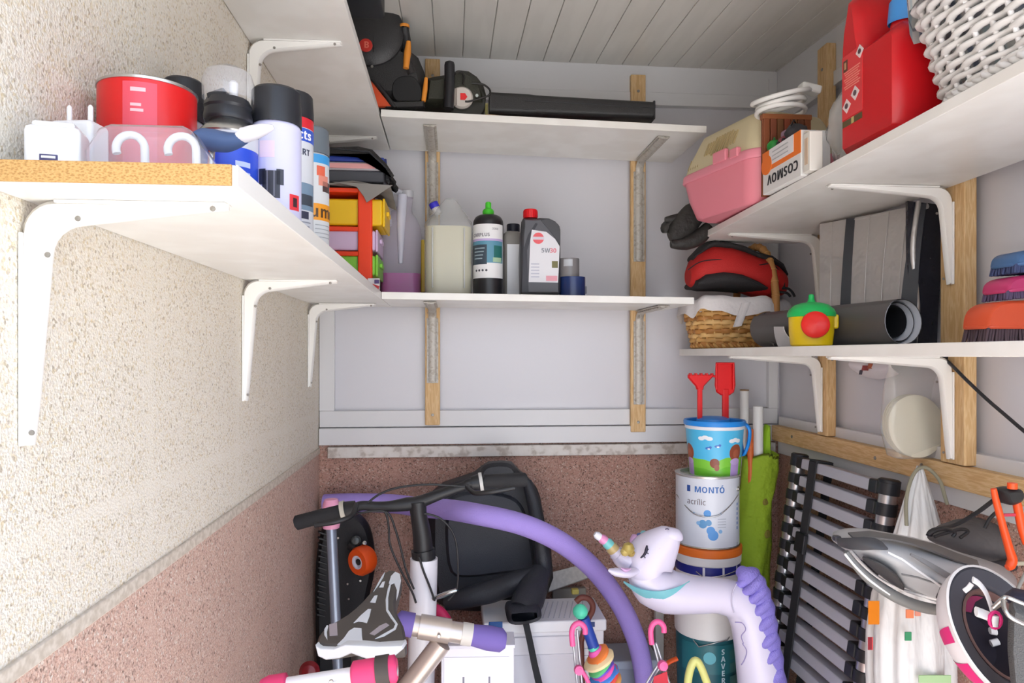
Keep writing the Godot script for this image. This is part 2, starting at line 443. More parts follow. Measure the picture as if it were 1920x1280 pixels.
func bracket(label, p: Vector3, out: Vector3, arm: float, leg: float, thick := 0.02, grey := false, group := ""):
	var b := Basis(out, Vector3.UP, out.cross(Vector3.UP))
	var t := thing("shelf_bracket", label, "bracket", p, b, group)
	var k := 0.45 if grey else 1.0
	var poly := PackedVector2Array([Vector2(arm, 0)])
	for i in 7:
		var a := PI / 2 + PI / 2 * i / 6.0
		poly.append(Vector2(0.03 + cos(a) * 0.03, -0.03 + sin(a) * 0.03))
	poly.append_array([Vector2(0, -leg), Vector2(0.008, -leg), Vector2(0.012, -leg * 0.85)])
	for i in 7:
		var a := PI - PI / 2 * i / 6.0
		poly.append(Vector2(0.024 * k + 0.028 + cos(a) * 0.028, -0.022 * k - 0.028 + sin(a) * 0.028))
	poly.append_array([Vector2(arm * 0.85, -0.009), Vector2(arm, -0.006)])
	var m = mats.galv if grey else mats.bracket
	part("rib", mb().prism(poly, thick * 0.7, thick * 0.2), m, t)
	part("wall_flange", mb().box(Vector3(0.003, leg - 0.03, thick), 0.001), m, t, at(Vector3(0.0016, -0.03 - (leg - 0.03) / 2, 0)))
	part("shelf_flange", mb().box(Vector3(arm - 0.03, 0.003, thick), 0.001), m, t, at(Vector3(0.03 + (arm - 0.03) / 2, -0.0016, 0)))
	for q in [[Vector3(0.024, -0.05, thick * 0.36), rot(90)], [Vector3(0.0105, -leg + 0.012, thick * 0.36), rot(90)], [Vector3(0.05, -0.017, thick * 0.36), rot(90)], [Vector3(arm - 0.012, -0.006, thick * 0.36), rot(90)]]:
		part("screw", mb().lathe([Vector2(0.0026, 0), Vector2(0.0024, 0.001), Vector2(0, 0.0014)], 10), mats.screw, t, at(q[0], q[1]))
	return t

func shelf_y(which, x) -> float:   # the back shelves lean a little
	return lerpf(1.608, 1.600, (x + 0.17) / 0.8) if which == "low" else lerpf(2.066, 2.047, (x + 0.17) / 0.83)
func ru_y(d) -> float: return lerpf(1.8046, 1.782, (d - 0.786) / 1.114)

func build_shelves():
	var t = board("lower white shelf on the left stucco wall with a raw chipboard end", Vector3(XL + 0.001, 1.590, -2.09), Vector3(-0.18, 1.608, -0.604))
	part("raw_end", mb().box(Vector3(0.2045, 0.0175, 0.003), 0.0005), mats.chip, t, at(Vector3(-0.001, 0.009, 0.7445)))
	part("edge_band", mb().box(Vector3(0.002, 0.0184, 1.484), 0.0005), mats.bracket, t, at(Vector3(0.1045, 0.0092, 0)))
	t = board("upper white shelf on the left stucco wall, above the spray cans", Vector3(XL + 0.001, 2.050, -2.09), Vector3(-0.183, 2.067, -0.75))
	t = board("lower white shelf on the back wall carrying the bottles", Vector3(-0.177, 1.586, -2.079), Vector3(0.628, 1.604, -1.79), Basis(Vector3.BACK, -0.01))
	t = board("upper white shelf on the back wall carrying the leaf blower", Vector3(-0.179, 2.0385, -2.079), Vector3(0.661, 2.0565, -1.79), Basis(Vector3.BACK, -0.0226))
	var a := ru_y(0.5) ; var b := ru_y(1.92)
	t = board("upper white shelf on the right wall carrying the white wicker basket", Vector3(0.68, (a + b) / 2 - 0.0172, -1.92), Vector3(0.968, (a + b) / 2, -0.5), Basis(Vector3.RIGHT, -0.0203))
	t = board("lower white shelf on the right wall carrying the brown basket", Vector3(0.68, 1.4475, -2.07), Vector3(0.968, 1.467, -0.5))
	var R := Vector3.RIGHT; var L := Vector3.LEFT
	bracket("nearest white bracket, under the raw chipboard end of the left shelf", Vector3(XL + 0.001, 1.590, -0.675), R, 0.18, 0.222, 0.02)
	bracket("middle white bracket under the lower left shelf", Vector3(XL + 0.001, 1.590, -1.348), R, 0.172, 0.226)
	bracket("farthest white bracket under the lower left shelf, by the back corner", Vector3(XL + 0.001, 1.589, -1.94), R, 0.18, 0.226)
	bracket("white bracket under the upper left shelf, above the blue spray can", Vector3(XL + 0.001, 2.050, -1.38), R, 0.175, 0.226)
	bracket("white bracket under the far end of the upper left shelf", Vector3(XL + 0.001, 2.050, -1.97), R, 0.18, 0.226)
	bracket("white bracket on the right wall under the upper shelf, nearest the basket", Vector3(0.969, ru_y(1.297) - 0.0175, -1.297), L, 0.25, 0.19)
	bracket("white bracket on the right wall under the upper shelf, near the back corner", Vector3(0.969, ru_y(1.78) - 0.0175, -1.785), L, 0.25, 0.2)
	bracket("white bracket under the lower right shelf, beside the round discs", Vector3(0.969, 1.447, -1.297), L, 0.25, 0.2)
	bracket("white bracket under the lower right shelf, near the back corner", Vector3(0.969, 1.447, -1.785), L, 0.25, 0.2)
	var B := Vector3.BACK
	for q in [["upper", 811, 2.053, 0.27, "left"], ["upper", 1198, 2.0365, 0.3, "right"], ["low", 811, 1.5905, 0.22, "left"], ["low", 1198, 1.585, 0.28, "right"]]:
		var p := D(q[1], 500, DB - 0.02)
		bracket("grey steel bracket under the %s back shelf on the %s batten" % [q[0].replace("low", "lower").replace("lowerer", "lower"), q[4]], Vector3(p.x, shelf_y(q[0], p.x) - 0.0195, -DB + 0.0203), B, 0.25, q[3], 0.034, true)
# outline in pixels, standing at depth d, as seen from origin o
func outl(pts: Array, d: float, o: Vector3, smooth := 0) -> PackedVector2Array:
	var a := []
	for p in pts:
		var q: Vector3 = D(p[0], p[1], d) - o
		a.append(Vector2(q.x, q.y))
	return poly_round(a, smooth) if smooth else PackedVector2Array(a)
func patch(r: float, a0: float, a1: float, y0: float, y1: float, lift := 0.0004) -> MB:
	return mb().lathe([Vector2(r, y0), Vector2(r + lift, y0), Vector2(r + lift, y1), Vector2(r, y1)], 16, Transform3D(), 1.0, deg_to_rad(a0), deg_to_rad(a1))
func box_thing(parent, called, size: Vector3, p: Vector3, m, r := 0.002, b := Basis()):
	return part(called, mb().box(size, r), m, parent, at(p, b))
func letters(parent, s, h, m, xf, bend := 0.0, font := "Droid Sans", bold := true):
	return part("lettering", mb().text(s, h, 0.0006, bend, Transform3D(), font, bold), m, parent, xf)

# ---------------------------------------------------------------- on the lower left shelf
func spray(called, label, u, d, r, top, cap_h, cap_m, body_m, base_y := 1.608):
	var c := D(u, 400, d); c.y = base_y
	var t := thing(called, label, "spray can", c, Basis(), "spray cans on the left shelf")
	var h: float = top - base_y - cap_h
	part("body", mb().lathe([Vector2(0, 0.003), Vector2(r - 0.004, 0), Vector2(r - 0.001, 0.001), Vector2(r, 0.003), Vector2(r, h - 0.004), Vector2(r - 0.002, h), Vector2(r - 0.006, h + 0.003), Vector2(0, h + 0.004)], 40), body_m, t)
	part("cap", mb().lathe([Vector2(r - 0.006, h + 0.002), Vector2(r + 0.0005, h), Vector2(r + 0.0005, h + cap_h * 0.25), Vector2(r - 0.001, h + cap_h - 0.003), Vector2(r - 0.0035, h + cap_h), Vector2(0, h + cap_h)], 40), cap_m, t)
	part("rim", mb().lathe([Vector2(r, 0.0), Vector2(r + 0.001, 0.002), Vector2(r, 0.004)], 40), mats.steel, t)
	return [t, h]

func build_left_shelf_things():
	mats.steel = col(190, 190, 188, 0.25, 0.9)
	var black := col(38, 40, 46, 0.35)
	var white := col(238, 238, 240, 0.4)
	# mains chargers
	var p := D(108, 300, 0.66); p.y = 1.608
	var t := thing("usb_charger", "white plug charger with a USB socket facing out, nearest the shelf's raw end", "charger", p, rot(0, 12))
	part("body", mb().box(Vector3(0.044, 0.042, 0.034), 0.005), white, t, at(Vector3(0, 0.021, 0)))
	part("shoulder", mb().box(Vector3(0.034, 0.006, 0.026), 0.003), white, t, at(Vector3(0, 0.0435, 0)))
	part("usb_socket", mb().box(Vector3(0.014, 0.0065, 0.002), 0.0005), col(70, 66, 110, 0.4), t, at(Vector3(-0.002, 0.0125, 0.0167)))
	part("socket_tongue", mb().box(Vector3(0.011, 0.0022, 0.002), 0.0003), white, t, at(Vector3(-0.002, 0.0133, 0.0172)))
	p = D(150, 300, 0.71); p.y = 1.608
	t = thing("plug_charger", "white two-pin charger lying with its pins upward beside the red tin", "charger", p, rot(0, -8))
	part("body", mb().box(Vector3(0.042, 0.064, 0.03), 0.005), white, t, at(Vector3(0, 0.032, 0)))
	for s in [-1, 1]:
		part("pin", mb().lathe([Vector2(0.0024, 0), Vector2(0.0024, 0.016), Vector2(0.0012, 0.018), Vector2(0, 0.018)], 12), white, t, at(Vector3(s * 0.0105, 0.0635, 0)))
	# red tin
	p = D(278, 300, 0.79); p.y = 1.6085
	t = thing("paint_tin", "red tin with a bright rim and a paler painted highlight, on the left shelf", "tin", p)
	var r := 0.0482
	part("body", mb().lathe([Vector2(0, 0.002), Vector2(r - 0.002, 0), Vector2(r, 0.003), Vector2(r, 0.122), Vector2(r - 0.004, 0.123), Vector2(0, 0.121)], 56), col(214, 24, 26, 0.3), t)
	part("rim", mb().lathe([Vector2(r - 0.003, 0.121), Vector2(r + 0.001, 0.122), Vector2(r + 0.0012, 0.1245), Vector2(r - 0.001, 0.126), Vector2(r - 0.004, 0.124)], 56), mats.steel, t)
	part("bottom_rim", mb().lathe([Vector2(r, 0.0), Vector2(r + 0.001, 0.002), Vector2(r, 0.004)], 56), mats.steel, t)
	part("highlight_band", patch(r, -6, 32, 0.012, 0.118), col(222, 78, 96, 0.35), t)  # daylight reflection on the tin, painted as a paler red band
	for q in [[0.112, 0.014, 0.004], [0.096, 0.01, 0.003], [0.0905, 0.012, 0.003], [0.032, 0.014, 0.003]]:
		part("print_line", patch(r + 0.0005, 3, 3 + rad_to_deg(q[1] / r), q[0] - q[2], q[0], 0.0003), col(250, 190, 196, 0.4), t)
	part("print_line", patch(r, -46, -36, 0.056, 0.061), col(236, 130, 140, 0.4), t)
	# blister pack with two hooks
	p = D(293, 300, 0.665); p.y = 1.608
	t = thing("blister_pack", "clear plastic blister pack holding two white hooks, in front of the red tin", "package", p)
	var shell := PackedVector2Array([Vector2(-0.054, 0.0), Vector2(0.056, 0.0), Vector2(0.054, 0.012), Vector2(0.034, 0.043), Vector2(0.028, 0.046), Vector2(-0.034, 0.046), Vector2(-0.044, 0.042), Vector2(-0.056, 0.022)])
	part("shell", mb().prism(shell, 0.03, 0.003), clear(0.86, 0.87, 0.93, 0.16, 0.12), t, at(Vector3(0, 0.0005, 0)))
	for s in [-0.0225, 0.0225]:
		var hk := []
		for k in 15:
			var a := PI * 1.12 - PI * 1.12 * k / 14.0
			hk.append(Vector3(s + cos(a) * 0.0125, 0.0285 + sin(a) * 0.0125, 0))
		hk.append(Vector3(s + 0.0127, 0.018, 0)); hk.append(Vector3(s + 0.0127, 0.004, 0))
		part("hook", mb().tube(hk, 0.0036, 12), white, t)
	part("card", mb().prism(PackedVector2Array([Vector2(-0.03, 0.001), Vector2(0.045, 0.001), Vector2(0.03, 0.012), Vector2(0.0, 0.012)]), 0.001), col(232, 226, 222, 0.6), t, at(Vector3(0, 0, -0.012)))
	# spray cans
	var sp = spray("spray_can", "black-capped spray can behind the red tin, only its cap and silver shoulder showing", 344, 0.985, 0.0265, 1.818, 0.056, black, col(196, 198, 210, 0.3, 0.3))
	sp = spray("spray_can", "largest lavender spray can with a black cap, black emblem and red hazard square", 518, 0.9, 0.0302, 1.778, 0.0445, black, col(206, 206, 236, 0.4))
	t = sp[0]
	part("rose_print", patch(0.0302, -25, 10, 0.08, 0.1), col(224, 204, 226, 0.5), t)
	var em := PackedVector2Array([Vector2(-0.0165, 0.03), Vector2(0.0165, 0.03), Vector2(0.0165, 0.018), Vector2(0.012, 0.0), Vector2(-0.012, 0.0), Vector2(-0.0165, 0.018)])
	part("emblem", mb().lathe([Vector2(0.0302, 0.031), Vector2(0.0307, 0.031), Vector2(0.0307, 0.064), Vector2(0.0302, 0.064)], 10, Transform3D(), 1.0, deg_to_rad(-18), deg_to_rad(22)), col(52, 54, 66, 0.4), t)
	for s in [[-18, 1], [22, -1]]:
		part("emblem_flank", mb().lathe([Vector2(0.0302, 0.047), Vector2(0.0307, 0.047), Vector2(0.0307, 0.066), Vector2(0.0302, 0.066)], 4, Transform3D(), 1.0, deg_to_rad(s[0] - 8), deg_to_rad(s[0] + 8)), col(52, 54, 66, 0.4), t)
	for s in [-6, 9]: part("emblem_line", patch(0.0307, s - 1.5, s + 1.5, 0.033, 0.064, 0.0003), col(112, 114, 128, 0.4), t)
	part("hazard_square", patch(0.0302, 44, 74, 0.019, 0.038), col(222, 56, 66, 0.4), t)
	part("hazard_mark", patch(0.0306, 53, 65, 0.023, 0.034), col(60, 40, 46, 0.4), t)
	sp = spray("spray_can", "tall white spray can with a black cap above a red band and blue lettering", 546, 1.08, 0.0322, 1.838, 0.038, black, col(216, 220, 228, 0.35))
	t = sp[0]; var h: float = sp[1]
	part("red_band", mb().lathe([Vector2(0.0322, h - 0.016), Vector2(0.0326, h - 0.016), Vector2(0.0326, h - 0.001), Vector2(0.0322, h - 0.001)], 40), col(214, 44, 58, 0.35), t)
	part("blue_band", mb().lathe([Vector2(0.0322, h - 0.036), Vector2(0.0326, h - 0.036), Vector2(0.0326, h - 0.017), Vector2(0.0322, h - 0.017)], 40), col(56, 92, 200, 0.35), t)
	letters(t, "cts", 0.013, col(246, 246, 250, 0.4), at(Vector3(0, h - 0.027, 0), rot(0, 50)), 0.0328)
	letters(t, "ART", 0.009, col(60, 66, 90, 0.4), at(Vector3(0, h - 0.052, 0), rot(0, 46)), 0.0323)
	part("picture_panel", patch(0.0322, 20, 90, 0.055, 0.095), col(122, 148, 172, 0.4), t)
	part("picture_car", patch(0.0326, 35, 80, 0.062, 0.078), col(62, 72, 84, 0.4), t)
	part("picture_box", patch(0.0322, 38, 62, 0.042, 0.053), col(56, 60, 84, 0.4), t)
	for k in 5: part("print_line", patch(0.0322, 36, 70 - k * 4, 0.036 - k * 0.006, 0.038 - k * 0.006), col(150, 156, 170, 0.4), t)
	sp = spray("spray_can", "white and sky-blue spray can with a grey cap and orange band, farthest along", 582, 1.28, 0.0325, 1.85, 0.047, col(108, 118, 128, 0.35), col(226, 230, 234, 0.35))
	t = sp[0]; h = sp[1]
	part("blue_band", mb().lathe([Vector2(0.0325, h - 0.018), Vector2(0.0329, h - 0.018), Vector2(0.0329, h - 0.003), Vector2(0.0325, h - 0.003)], 40), col(70, 164, 232, 0.35), t)
	part("orange_band", mb().lathe([Vector2(0.0325, 0.077), Vector2(0.0329, 0.077), Vector2(0.0329, 0.106), Vector2(0.0325, 0.106)], 40), col(250, 166, 42, 0.4), t)
	letters(t, "Sumo", 0.02, col(92, 66, 40, 0.4), at(Vector3(0, 0.0915, 0), rot(0, 48)), 0.0331)
	part("base_band", mb().lathe([Vector2(0.0325, 0.004), Vector2(0.0329, 0.004), Vector2(0.0329, 0.036), Vector2(0.0325, 0.036)], 40), col(60, 158, 236, 0.35), t)
	for q in [[30, 60, 0.155, 0.172, [236, 112, 84]], [36, 75, 0.138, 0.156, [232, 150, 132]], [50, 88, 0.128, 0.146, [84, 66, 66]]]:
		part("picture_print", patch(0.0325, q[0], q[1], q[2], q[3]), col(q[4][0], q[4][1], q[4][2], 0.4), t)
	for k in 4: part("print_line", patch(0.0325, 25, 85, 0.068 - k * 0.007, 0.0695 - k * 0.007), col(176, 182, 190, 0.4), t)
	# blue can with clear cap
	p = D(428, 300, 0.865); p.y = 1.608
	t = thing("spray_can", "blue spray can with a black nozzle collar and a clear dome cap", "spray can", p, Basis(), "spray cans on the left shelf")
	r = 0.0335
	part("body", mb().lathe([Vector2(0, 0.002), Vector2(r - 0.003, 0), Vector2(r, 0.003), Vector2(r, 0.098), Vector2(r - 0.001, 0.101)], 40), col(44, 82, 214, 0.35), t)
	part("label_band", mb().lathe([Vector2(r, 0.082), Vector2(r + 0.0004, 0.082), Vector2(r + 0.0004, 0.1), Vector2(r, 0.1)], 40), col(206, 210, 220, 0.35), t)
	part("blue_print", patch(r + 0.0004, -60, 2, 0.084, 0.097), col(52, 80, 210, 0.35), t)
	part("shoulder", mb().lathe([Vector2(r, 0.1), Vector2(r + 0.001, 0.102), Vector2(r - 0.001, 0.105), Vector2(r - 0.006, 0.111), Vector2(r - 0.011, 0.115), Vector2(r - 0.012, 0.118), Vector2(0, 0.118)], 40), mats.steel, t)
	part("nozzle_collar", mb().lathe([Vector2(0.021, 0.117), Vector2(0.027, 0.118), Vector2(0.0285, 0.122), Vector2(0.0265, 0.132), Vector2(0.028, 0.135), Vector2(0.024, 0.144), Vector2(0.014, 0.147), Vector2(0, 0.147)], 12), black, t)
	part("nozzle_trigger", mb().box(Vector3(0.022, 0.012, 0.03), 0.003), black, t, at(Vector3(-0.008, 0.145, 0.004), rot(0, 0, 20)))
	part("nozzle", mb().lathe([Vector2(0.005, 0.145), Vector2(0.0055, 0.165), Vector2(0.003, 0.168), Vector2(0, 0.168)], 16), col(240, 240, 244, 0.4), t, at(Vector3(0.006, 0, 0)))
	part("clear_cap", mb().lathe([Vector2(0.029, 0.145), Vector2(0.0295, 0.165), Vector2(0.026, 0.176), Vector2(0.016, 0.182), Vector2(0, 0.183)], 32), clear(0.93, 0.94, 0.97, 0.2, 0.15), t)
	for k in 3: part("print_line", patch(r, 30, 62, 0.06 - k * 0.012, 0.066 - k * 0.012), col(190, 206, 250, 0.4), t)
	# handle resting over the blister pack
	p = D(432, 262, 0.765)
	t = thing("scraper", "hand tool with a slate-blue and white grip, leaning on the blue spray can", "hand tool", Vector3(p.x, 1.608, p.z))
	var o := Vector3(p.x, 1.608, p.z)
	var path := []; for q in [[362, 256], [378, 258], [400, 263], [425, 266], [450, 262], [472, 256]]: path.append(D(q[0], q[1], 0.765) - o)
	part("grip", mb().tube(spline(path, 5), splinef([0.005, 0.012, 0.0145, 0.013, 0.009, 0.003], 5), 16, true, 0.8), col(72, 96, 140, 0.5), t)
	path = []; for q in [[442, 256], [456, 254], [476, 248], [496, 242], [513, 238]]: path.append(D(q[0], q[1], 0.762) - o)
	part("grip_end", mb().tube(spline(path, 5), splinef([0.004, 0.011, 0.0105, 0.008, 0.003], 5), 16, true, 0.7), col(240, 238, 244, 0.45), t)
	path = []; for q in [[400, 262], [396, 300], [392, 350]]: path.append(D(q[0], q[1], 0.775) - o)
	path[2].y = 0.0
	part("blade_stem", mb().tube(spline(path, 4), 0.0035, 10), mats.steel, t)
	# drawer rack in the back corner
	p = D(650, 400, 1.83); var ft := shelf_y("low", -0.28)
	o = Vector3(-0.283, ft - 0.001, -1.9)
	t = thing("drawer_rack", "orange plastic rack of yellow, lilac and green drawers, at the back-left corner", "organiser", o)
	var orange := col(246, 66, 22, 0.4)
	var H := 0.268
	part("post", mb().box(Vector3(0.036, H, 0.022), 0.004), orange, t, at(Vector3(0.062, H / 2, 0.075)))
	for q in [[-0.07, 0.075], [-0.07, -0.075], [0.07, -0.075]]:
		part("post", mb().box(Vector3(0.022, H, 0.022), 0.004), orange, t, at(Vector3(q[0], H / 2, q[1])))
	for k in 4:
		var yy: float = [0.042, 0.105, 0.168, 0.262][k] - 0.006
		if k == 3: yy = H - 0.008
		part("tray_frame", mb().box(Vector3(0.15, 0.012, 0.166), 0.003), orange, t, at(Vector3(0, yy, 0)))
	for k in 3:
		var y0: float = [0.043, 0.107, 0.171][k] + 0.001; var hh: float = [0.052, 0.052, 0.068][k]
		var m = [col(134, 206, 66, 0.4), col(214, 190, 222, 0.4), col(244, 198, 26, 0.4)][k]
		var sh: float = 0.03 if k == 2 else 0.012
		var dr := part("drawer", mb().box(Vector3(0.15, hh, 0.15), 0.006), m, t, at(Vector3(sh, y0 + hh / 2, 0)))
		part("drawer_front", mb().box(Vector3(0.006, hh + 0.004, 0.145), 0.002), m, dr, at(Vector3(0.078, 0, 0)))
		part("handle", mb().box(Vector3(0.008, 0.012, 0.05), 0.003), m, dr, at(Vector3(0.084, 0.006, 0)))
	# stack on top of the rack
	var ty := o.y + H
	var B := Vector3(-0.29, ty, -1.9)
	t = thing("folded_pouch", "crumpled grey pouch hanging off the top of the orange rack", "pouch", B)
	var P := []
	for i in 9:
		var row := PackedVector3Array()
		for j in 9:
			var x := lerpf(-0.06, 0.135, j / 8.0); var z := lerpf(-0.07, 0.092, i / 8.0)
			row.append(Vector3(x, 0.006 + 0.004 * sin(i * 1.9 + j * 1.3) - 0.04 * pow(maxf(0, (j - 5) / 3.0) , 1.4) * (1.0 - i / 12.0) * (0.4 + 0.6 * absf(sin(j * 1.1))), z))
		P.append(row)
	part("cloth", mb().sheet(P, 0.004), col(128, 124, 120, 0.8), t)
	var fl := PackedVector2Array([Vector2(0.0, 0.006), Vector2(0.15, 0.0), Vector2(0.085, -0.045), Vector2(0.078, -0.03), Vector2(0.06, -0.006)])
	part("flap", mb().prism(fl, 0.003, 0.0005), col(140, 136, 132, 0.8), t, at(Vector3(-0.01, 0.002, 0.1)))
	t = thing("tool_case", "dark grey flat case with a pink-tinted window strip, on the orange rack", "case", B + Vector3(0, 0.013, 0))
	part("base", mb().box(Vector3(0.17, 0.03, 0.16), 0.005), col(70, 72, 80, 0.5), t, at(Vector3(0.032, 0.015, 0)))
	part("lid", mb().box(Vector3(0.17, 0.022, 0.16), 0.005), col(178, 172, 178, 0.4), t, at(Vector3(0.032, 0.041, 0)))
	part("window_strip", mb().box(Vector3(0.15, 0.013, 0.003), 0.001), col(226, 164, 164, 0.4), t, at(Vector3(0.02, 0.041, 0.0805)))
	part("latch", mb().box(Vector3(0.012, 0.03, 0.03), 0.003), col(58, 58, 62, 0.5), t, at(Vector3(0.122, 0.03, 0.03)))
	t = thing("document_folder", "blue folder between the grey case and the black bag", "folder", B + Vector3(0, 0.066, 0))
	part("cover", mb().box(Vector3(0.165, 0.014, 0.15), 0.004), col(36, 60, 150, 0.4), t, at(Vector3(0.03, 0.0072, 0), rot(0, 3)))
	part("spine", mb().box(Vector3(0.006, 0.012, 0.13), 0.002), col(28, 44, 110, 0.4), t, at(Vector3(0.115, 0.007, 0), rot(0, 3)))
	t = thing("black_bag", "flat black fabric bag topping the stack on the orange rack", "bag", B + Vector3(0, 0.081, 0))
	P = []
	for i in 8:
		var row := PackedVector3Array()
		var z := lerpf(-0.08, 0.09, i / 7.0)
		for q in [[-0.06, 0.004], [-0.045, 0.016], [0.0, 0.018], [0.05, 0.018], [0.085, 0.012], [0.12, -0.02], [0.14, -0.05], [0.134, -0.056], [0.112, -0.024], [0.08, 0.001], [0.0, 0.001], [-0.055, 0.001]]:
			row.append(Vector3(q[0] + 0.003 * sin(i * 2.0), q[1] + 0.002 * sin(i * 1.7 + q[0] * 40), z))
		P.append(row)
	part("fabric", mb().loft(P), bumpy(col(40, 38, 38, 0.85), mats.weave, Vector3(9, 9, 9), 0.6), t)
	part("zip", mb().tube([Vector3(-0.06, 0.011, 0.091), Vector3(0.0, 0.012, 0.092), Vector3(0.08, 0.006, 0.092), Vector3(0.125, -0.035, 0.091)], 0.0022, 8), black, t)
	# small blister by the rack's foot
	p = D(700, 530, 1.80)
	t = thing("card_pack", "small red and white carded pack at the foot of the orange rack", "package", Vector3(p.x, ft - 0.001, -1.808))
	part("card", mb().box(Vector3(0.03, 0.036, 0.002), 0.0008), col(232, 228, 230, 0.5), t, at(Vector3(0, 0.018, 0), rot(-6)))
	part("print_panel", mb().box(Vector3(0.026, 0.016, 0.001), 0.0003), col(206, 56, 58, 0.5), t, at(Vector3(0.0, 0.012, 0.0028), rot(-6, 0, -18)))
	part("print_panel", mb().box(Vector3(0.012, 0.01, 0.001), 0.0003), col(84, 66, 120, 0.5), t, at(Vector3(0.008, 0.027, 0.002), rot(-6)))
# ---------------------------------------------------------------- on the back shelves
func milky(r, g, b, a) -> StandardMaterial3D:
	var m := clear(r, g, b, a, 0.3); return m

# ring of a rounded rectangle in xz
func rr_ring(w: float, dep: float, r: float, y: float, cx := 0.0, cz := 0.0, k := 5) -> PackedVector3Array:
	var out := PackedVector3Array()
	r = minf(r, minf(w, dep) / 2 - 0.0002)
	for q in rrect(w, dep, r, k): out.append(Vector3(q.x + cx, y, q.y + cz))
	return out

func build_back_shelf_things():
	var white := col(236, 236, 238, 0.45); var black := col(34, 34, 38, 0.35)
	# pink-liquid bottle with a moulded handle
	var p := D(752, 500, 2.028); var o := Vector3(p.x, shelf_y("low", p.x), p.z)
	var t := thing("screenwash_bottle", "milky handled bottle with magenta liquid in the bottom, left of the clear jug", "bottle", o, Basis().scaled(Vector3.ONE * 1.07))
	var sh := milky(0.86, 0.82, 0.9, 0.26)
	var L := []
	for q in [[0.0, 0.098, 0.0], [0.004, 0.106, 0.0], [0.16, 0.108, 0.0], [0.19, 0.104, 0.0], [0.212, 0.086, -0.001], [0.228, 0.062, 0.0], [0.24, 0.046, 0.006], [0.252, 0.036, 0.012], [0.262, 0.033, 0.015], [0.283, 0.033, 0.015]]:
		L.append(rr_ring(q[1], minf(0.085, q[1]), 0.024, q[0], q[2]))
	part("body", mb().loft(L), sh, t)
	L = []
	for q in [[0.002, 0.1], [0.006, 0.103], [0.066, 0.104]]: L.append(rr_ring(q[1], 0.08, 0.022, q[0]))
	part("liquid", mb().loft(L), col(196, 44, 168, 0.3), t)
	part("handle", mb().tube(spline([Vector3(0.004, 0.277, 0.02), Vector3(-0.018, 0.284, 0.022), Vector3(-0.032, 0.276, 0.022), Vector3(-0.035, 0.255, 0.024), Vector3(-0.034, 0.225, 0.028), Vector3(-0.028, 0.19, 0.03)], 5), 0.009, 12), milky(0.86, 0.86, 0.9, 0.75), t)
	part("handle_rib", mb().tube([Vector3(0.006, 0.27, 0.032), Vector3(0.003, 0.2, 0.04), Vector3(0.002, 0.09, 0.043)], [0.013, 0.012, 0.005], 12), milky(0.88, 0.88, 0.94, 0.7), t)
	part("cap", mb().lathe([Vector2(0.018, 0.27), Vector2(0.018, 0.288), Vector2(0.016, 0.29), Vector2(0, 0.29)], 24), milky(0.8, 0.8, 0.82, 0.8), t, at(Vector3(0.015, 0, 0)))
	part("loop_shadow_hole", mb().box(Vector3(0.004, 0.022, 0.006), 0.002), black, t, at(Vector3(-0.0415, 0.24, 0.03), rot(0, 0, -12)))  # black block stands in for the shade inside the handle loop
	t.get_child(t.get_child_count() - 1).name = "loop_shade"
	# clear jug
	p = D(841, 500, 1.93); o = Vector3(p.x, shelf_y("low", p.x), p.z)
	t = thing("water_jug", "large milky jug of pale yellow liquid with a blue cap on its side spout", "jug", o)
	L = []
	for q in [[0.0, 0.116], [0.005, 0.126], [0.02, 0.128], [0.19, 0.13], [0.2, 0.126], [0.215, 0.104], [0.235, 0.078], [0.25, 0.056], [0.262, 0.036], [0.268, 0.024]]:
		L.append(rr_ring(q[1], minf(0.12, q[1] * 0.92), 0.034, q[0], 0.004 * clampf((q[0] - 0.19) / 0.05, 0, 1)))
	part("body", mb().loft(L), milky(0.86, 0.87, 0.87, 0.3), t)
	L = []
	for q in [[0.003, 0.11], [0.007, 0.12], [0.022, 0.123], [0.186, 0.124]]: L.append(rr_ring(q[1], 0.112, 0.032, q[0]))
	part("liquid", mb().loft(L), col(206, 200, 168, 0.25), t)
	part("spout", mb().lathe([Vector2(0.012, 0), Vector2(0.011, 0.02), Vector2(0, 0.02)], 20), milky(0.88, 0.88, 0.88, 0.8), t, at(Vector3(-0.028, 0.226, 0.0), rot(0, 0, 25)))
	part("cap", mb().lathe([Vector2(0.013, 0), Vector2(0.013, 0.014), Vector2(0.011, 0.016), Vector2(0, 0.016)], 20), col(52, 46, 190, 0.4), t, at(Vector3(-0.0355, 0.243, 0.0), rot(0, 0, 25)))
	for s in [-1, 1]: part("moulded_rib", mb().box(Vector3(0.004, 0.16, 0.003), 0.0014), milky(0.86, 0.87, 0.87, 0.5), t, at(Vector3(s * 0.042, 0.1, 0.0595)))
	# yellow level between them
	p = D(797, 500, 2.03)
	t = thing("spirit_level", "yellow strip with a black end standing between the two milky bottles", "tool", Vector3(p.x, shelf_y("low", p.x), p.z))
	part("bar", mb().box(Vector3(0.022, 0.15, 0.03), 0.003), col(224, 190, 52, 0.4), t, at(Vector3(0, 0.095, 0)))
	part("end_cap", mb().box(Vector3(0.023, 0.022, 0.031), 0.003), black, t, at(Vector3(0, 0.0112, 0)))
	# black bottle, green cap
	p = D(915.5, 500, 1.9); o = Vector3(p.x, shelf_y("low", p.x), p.z)
	t = thing("polish_bottle", "black round bottle with a bright green nozzle and a pictured label", "bottle", o)
	var r := 0.0408
	part("body", mb().lathe([Vector2(0, 0.002), Vector2(r - 0.003, 0), Vector2(r, 0.003), Vector2(r, 0.198), Vector2(r - 0.001, 0.205), Vector2(r - 0.006, 0.214), Vector2(r - 0.014, 0.219), Vector2(0, 0.22)], 40), black, t)
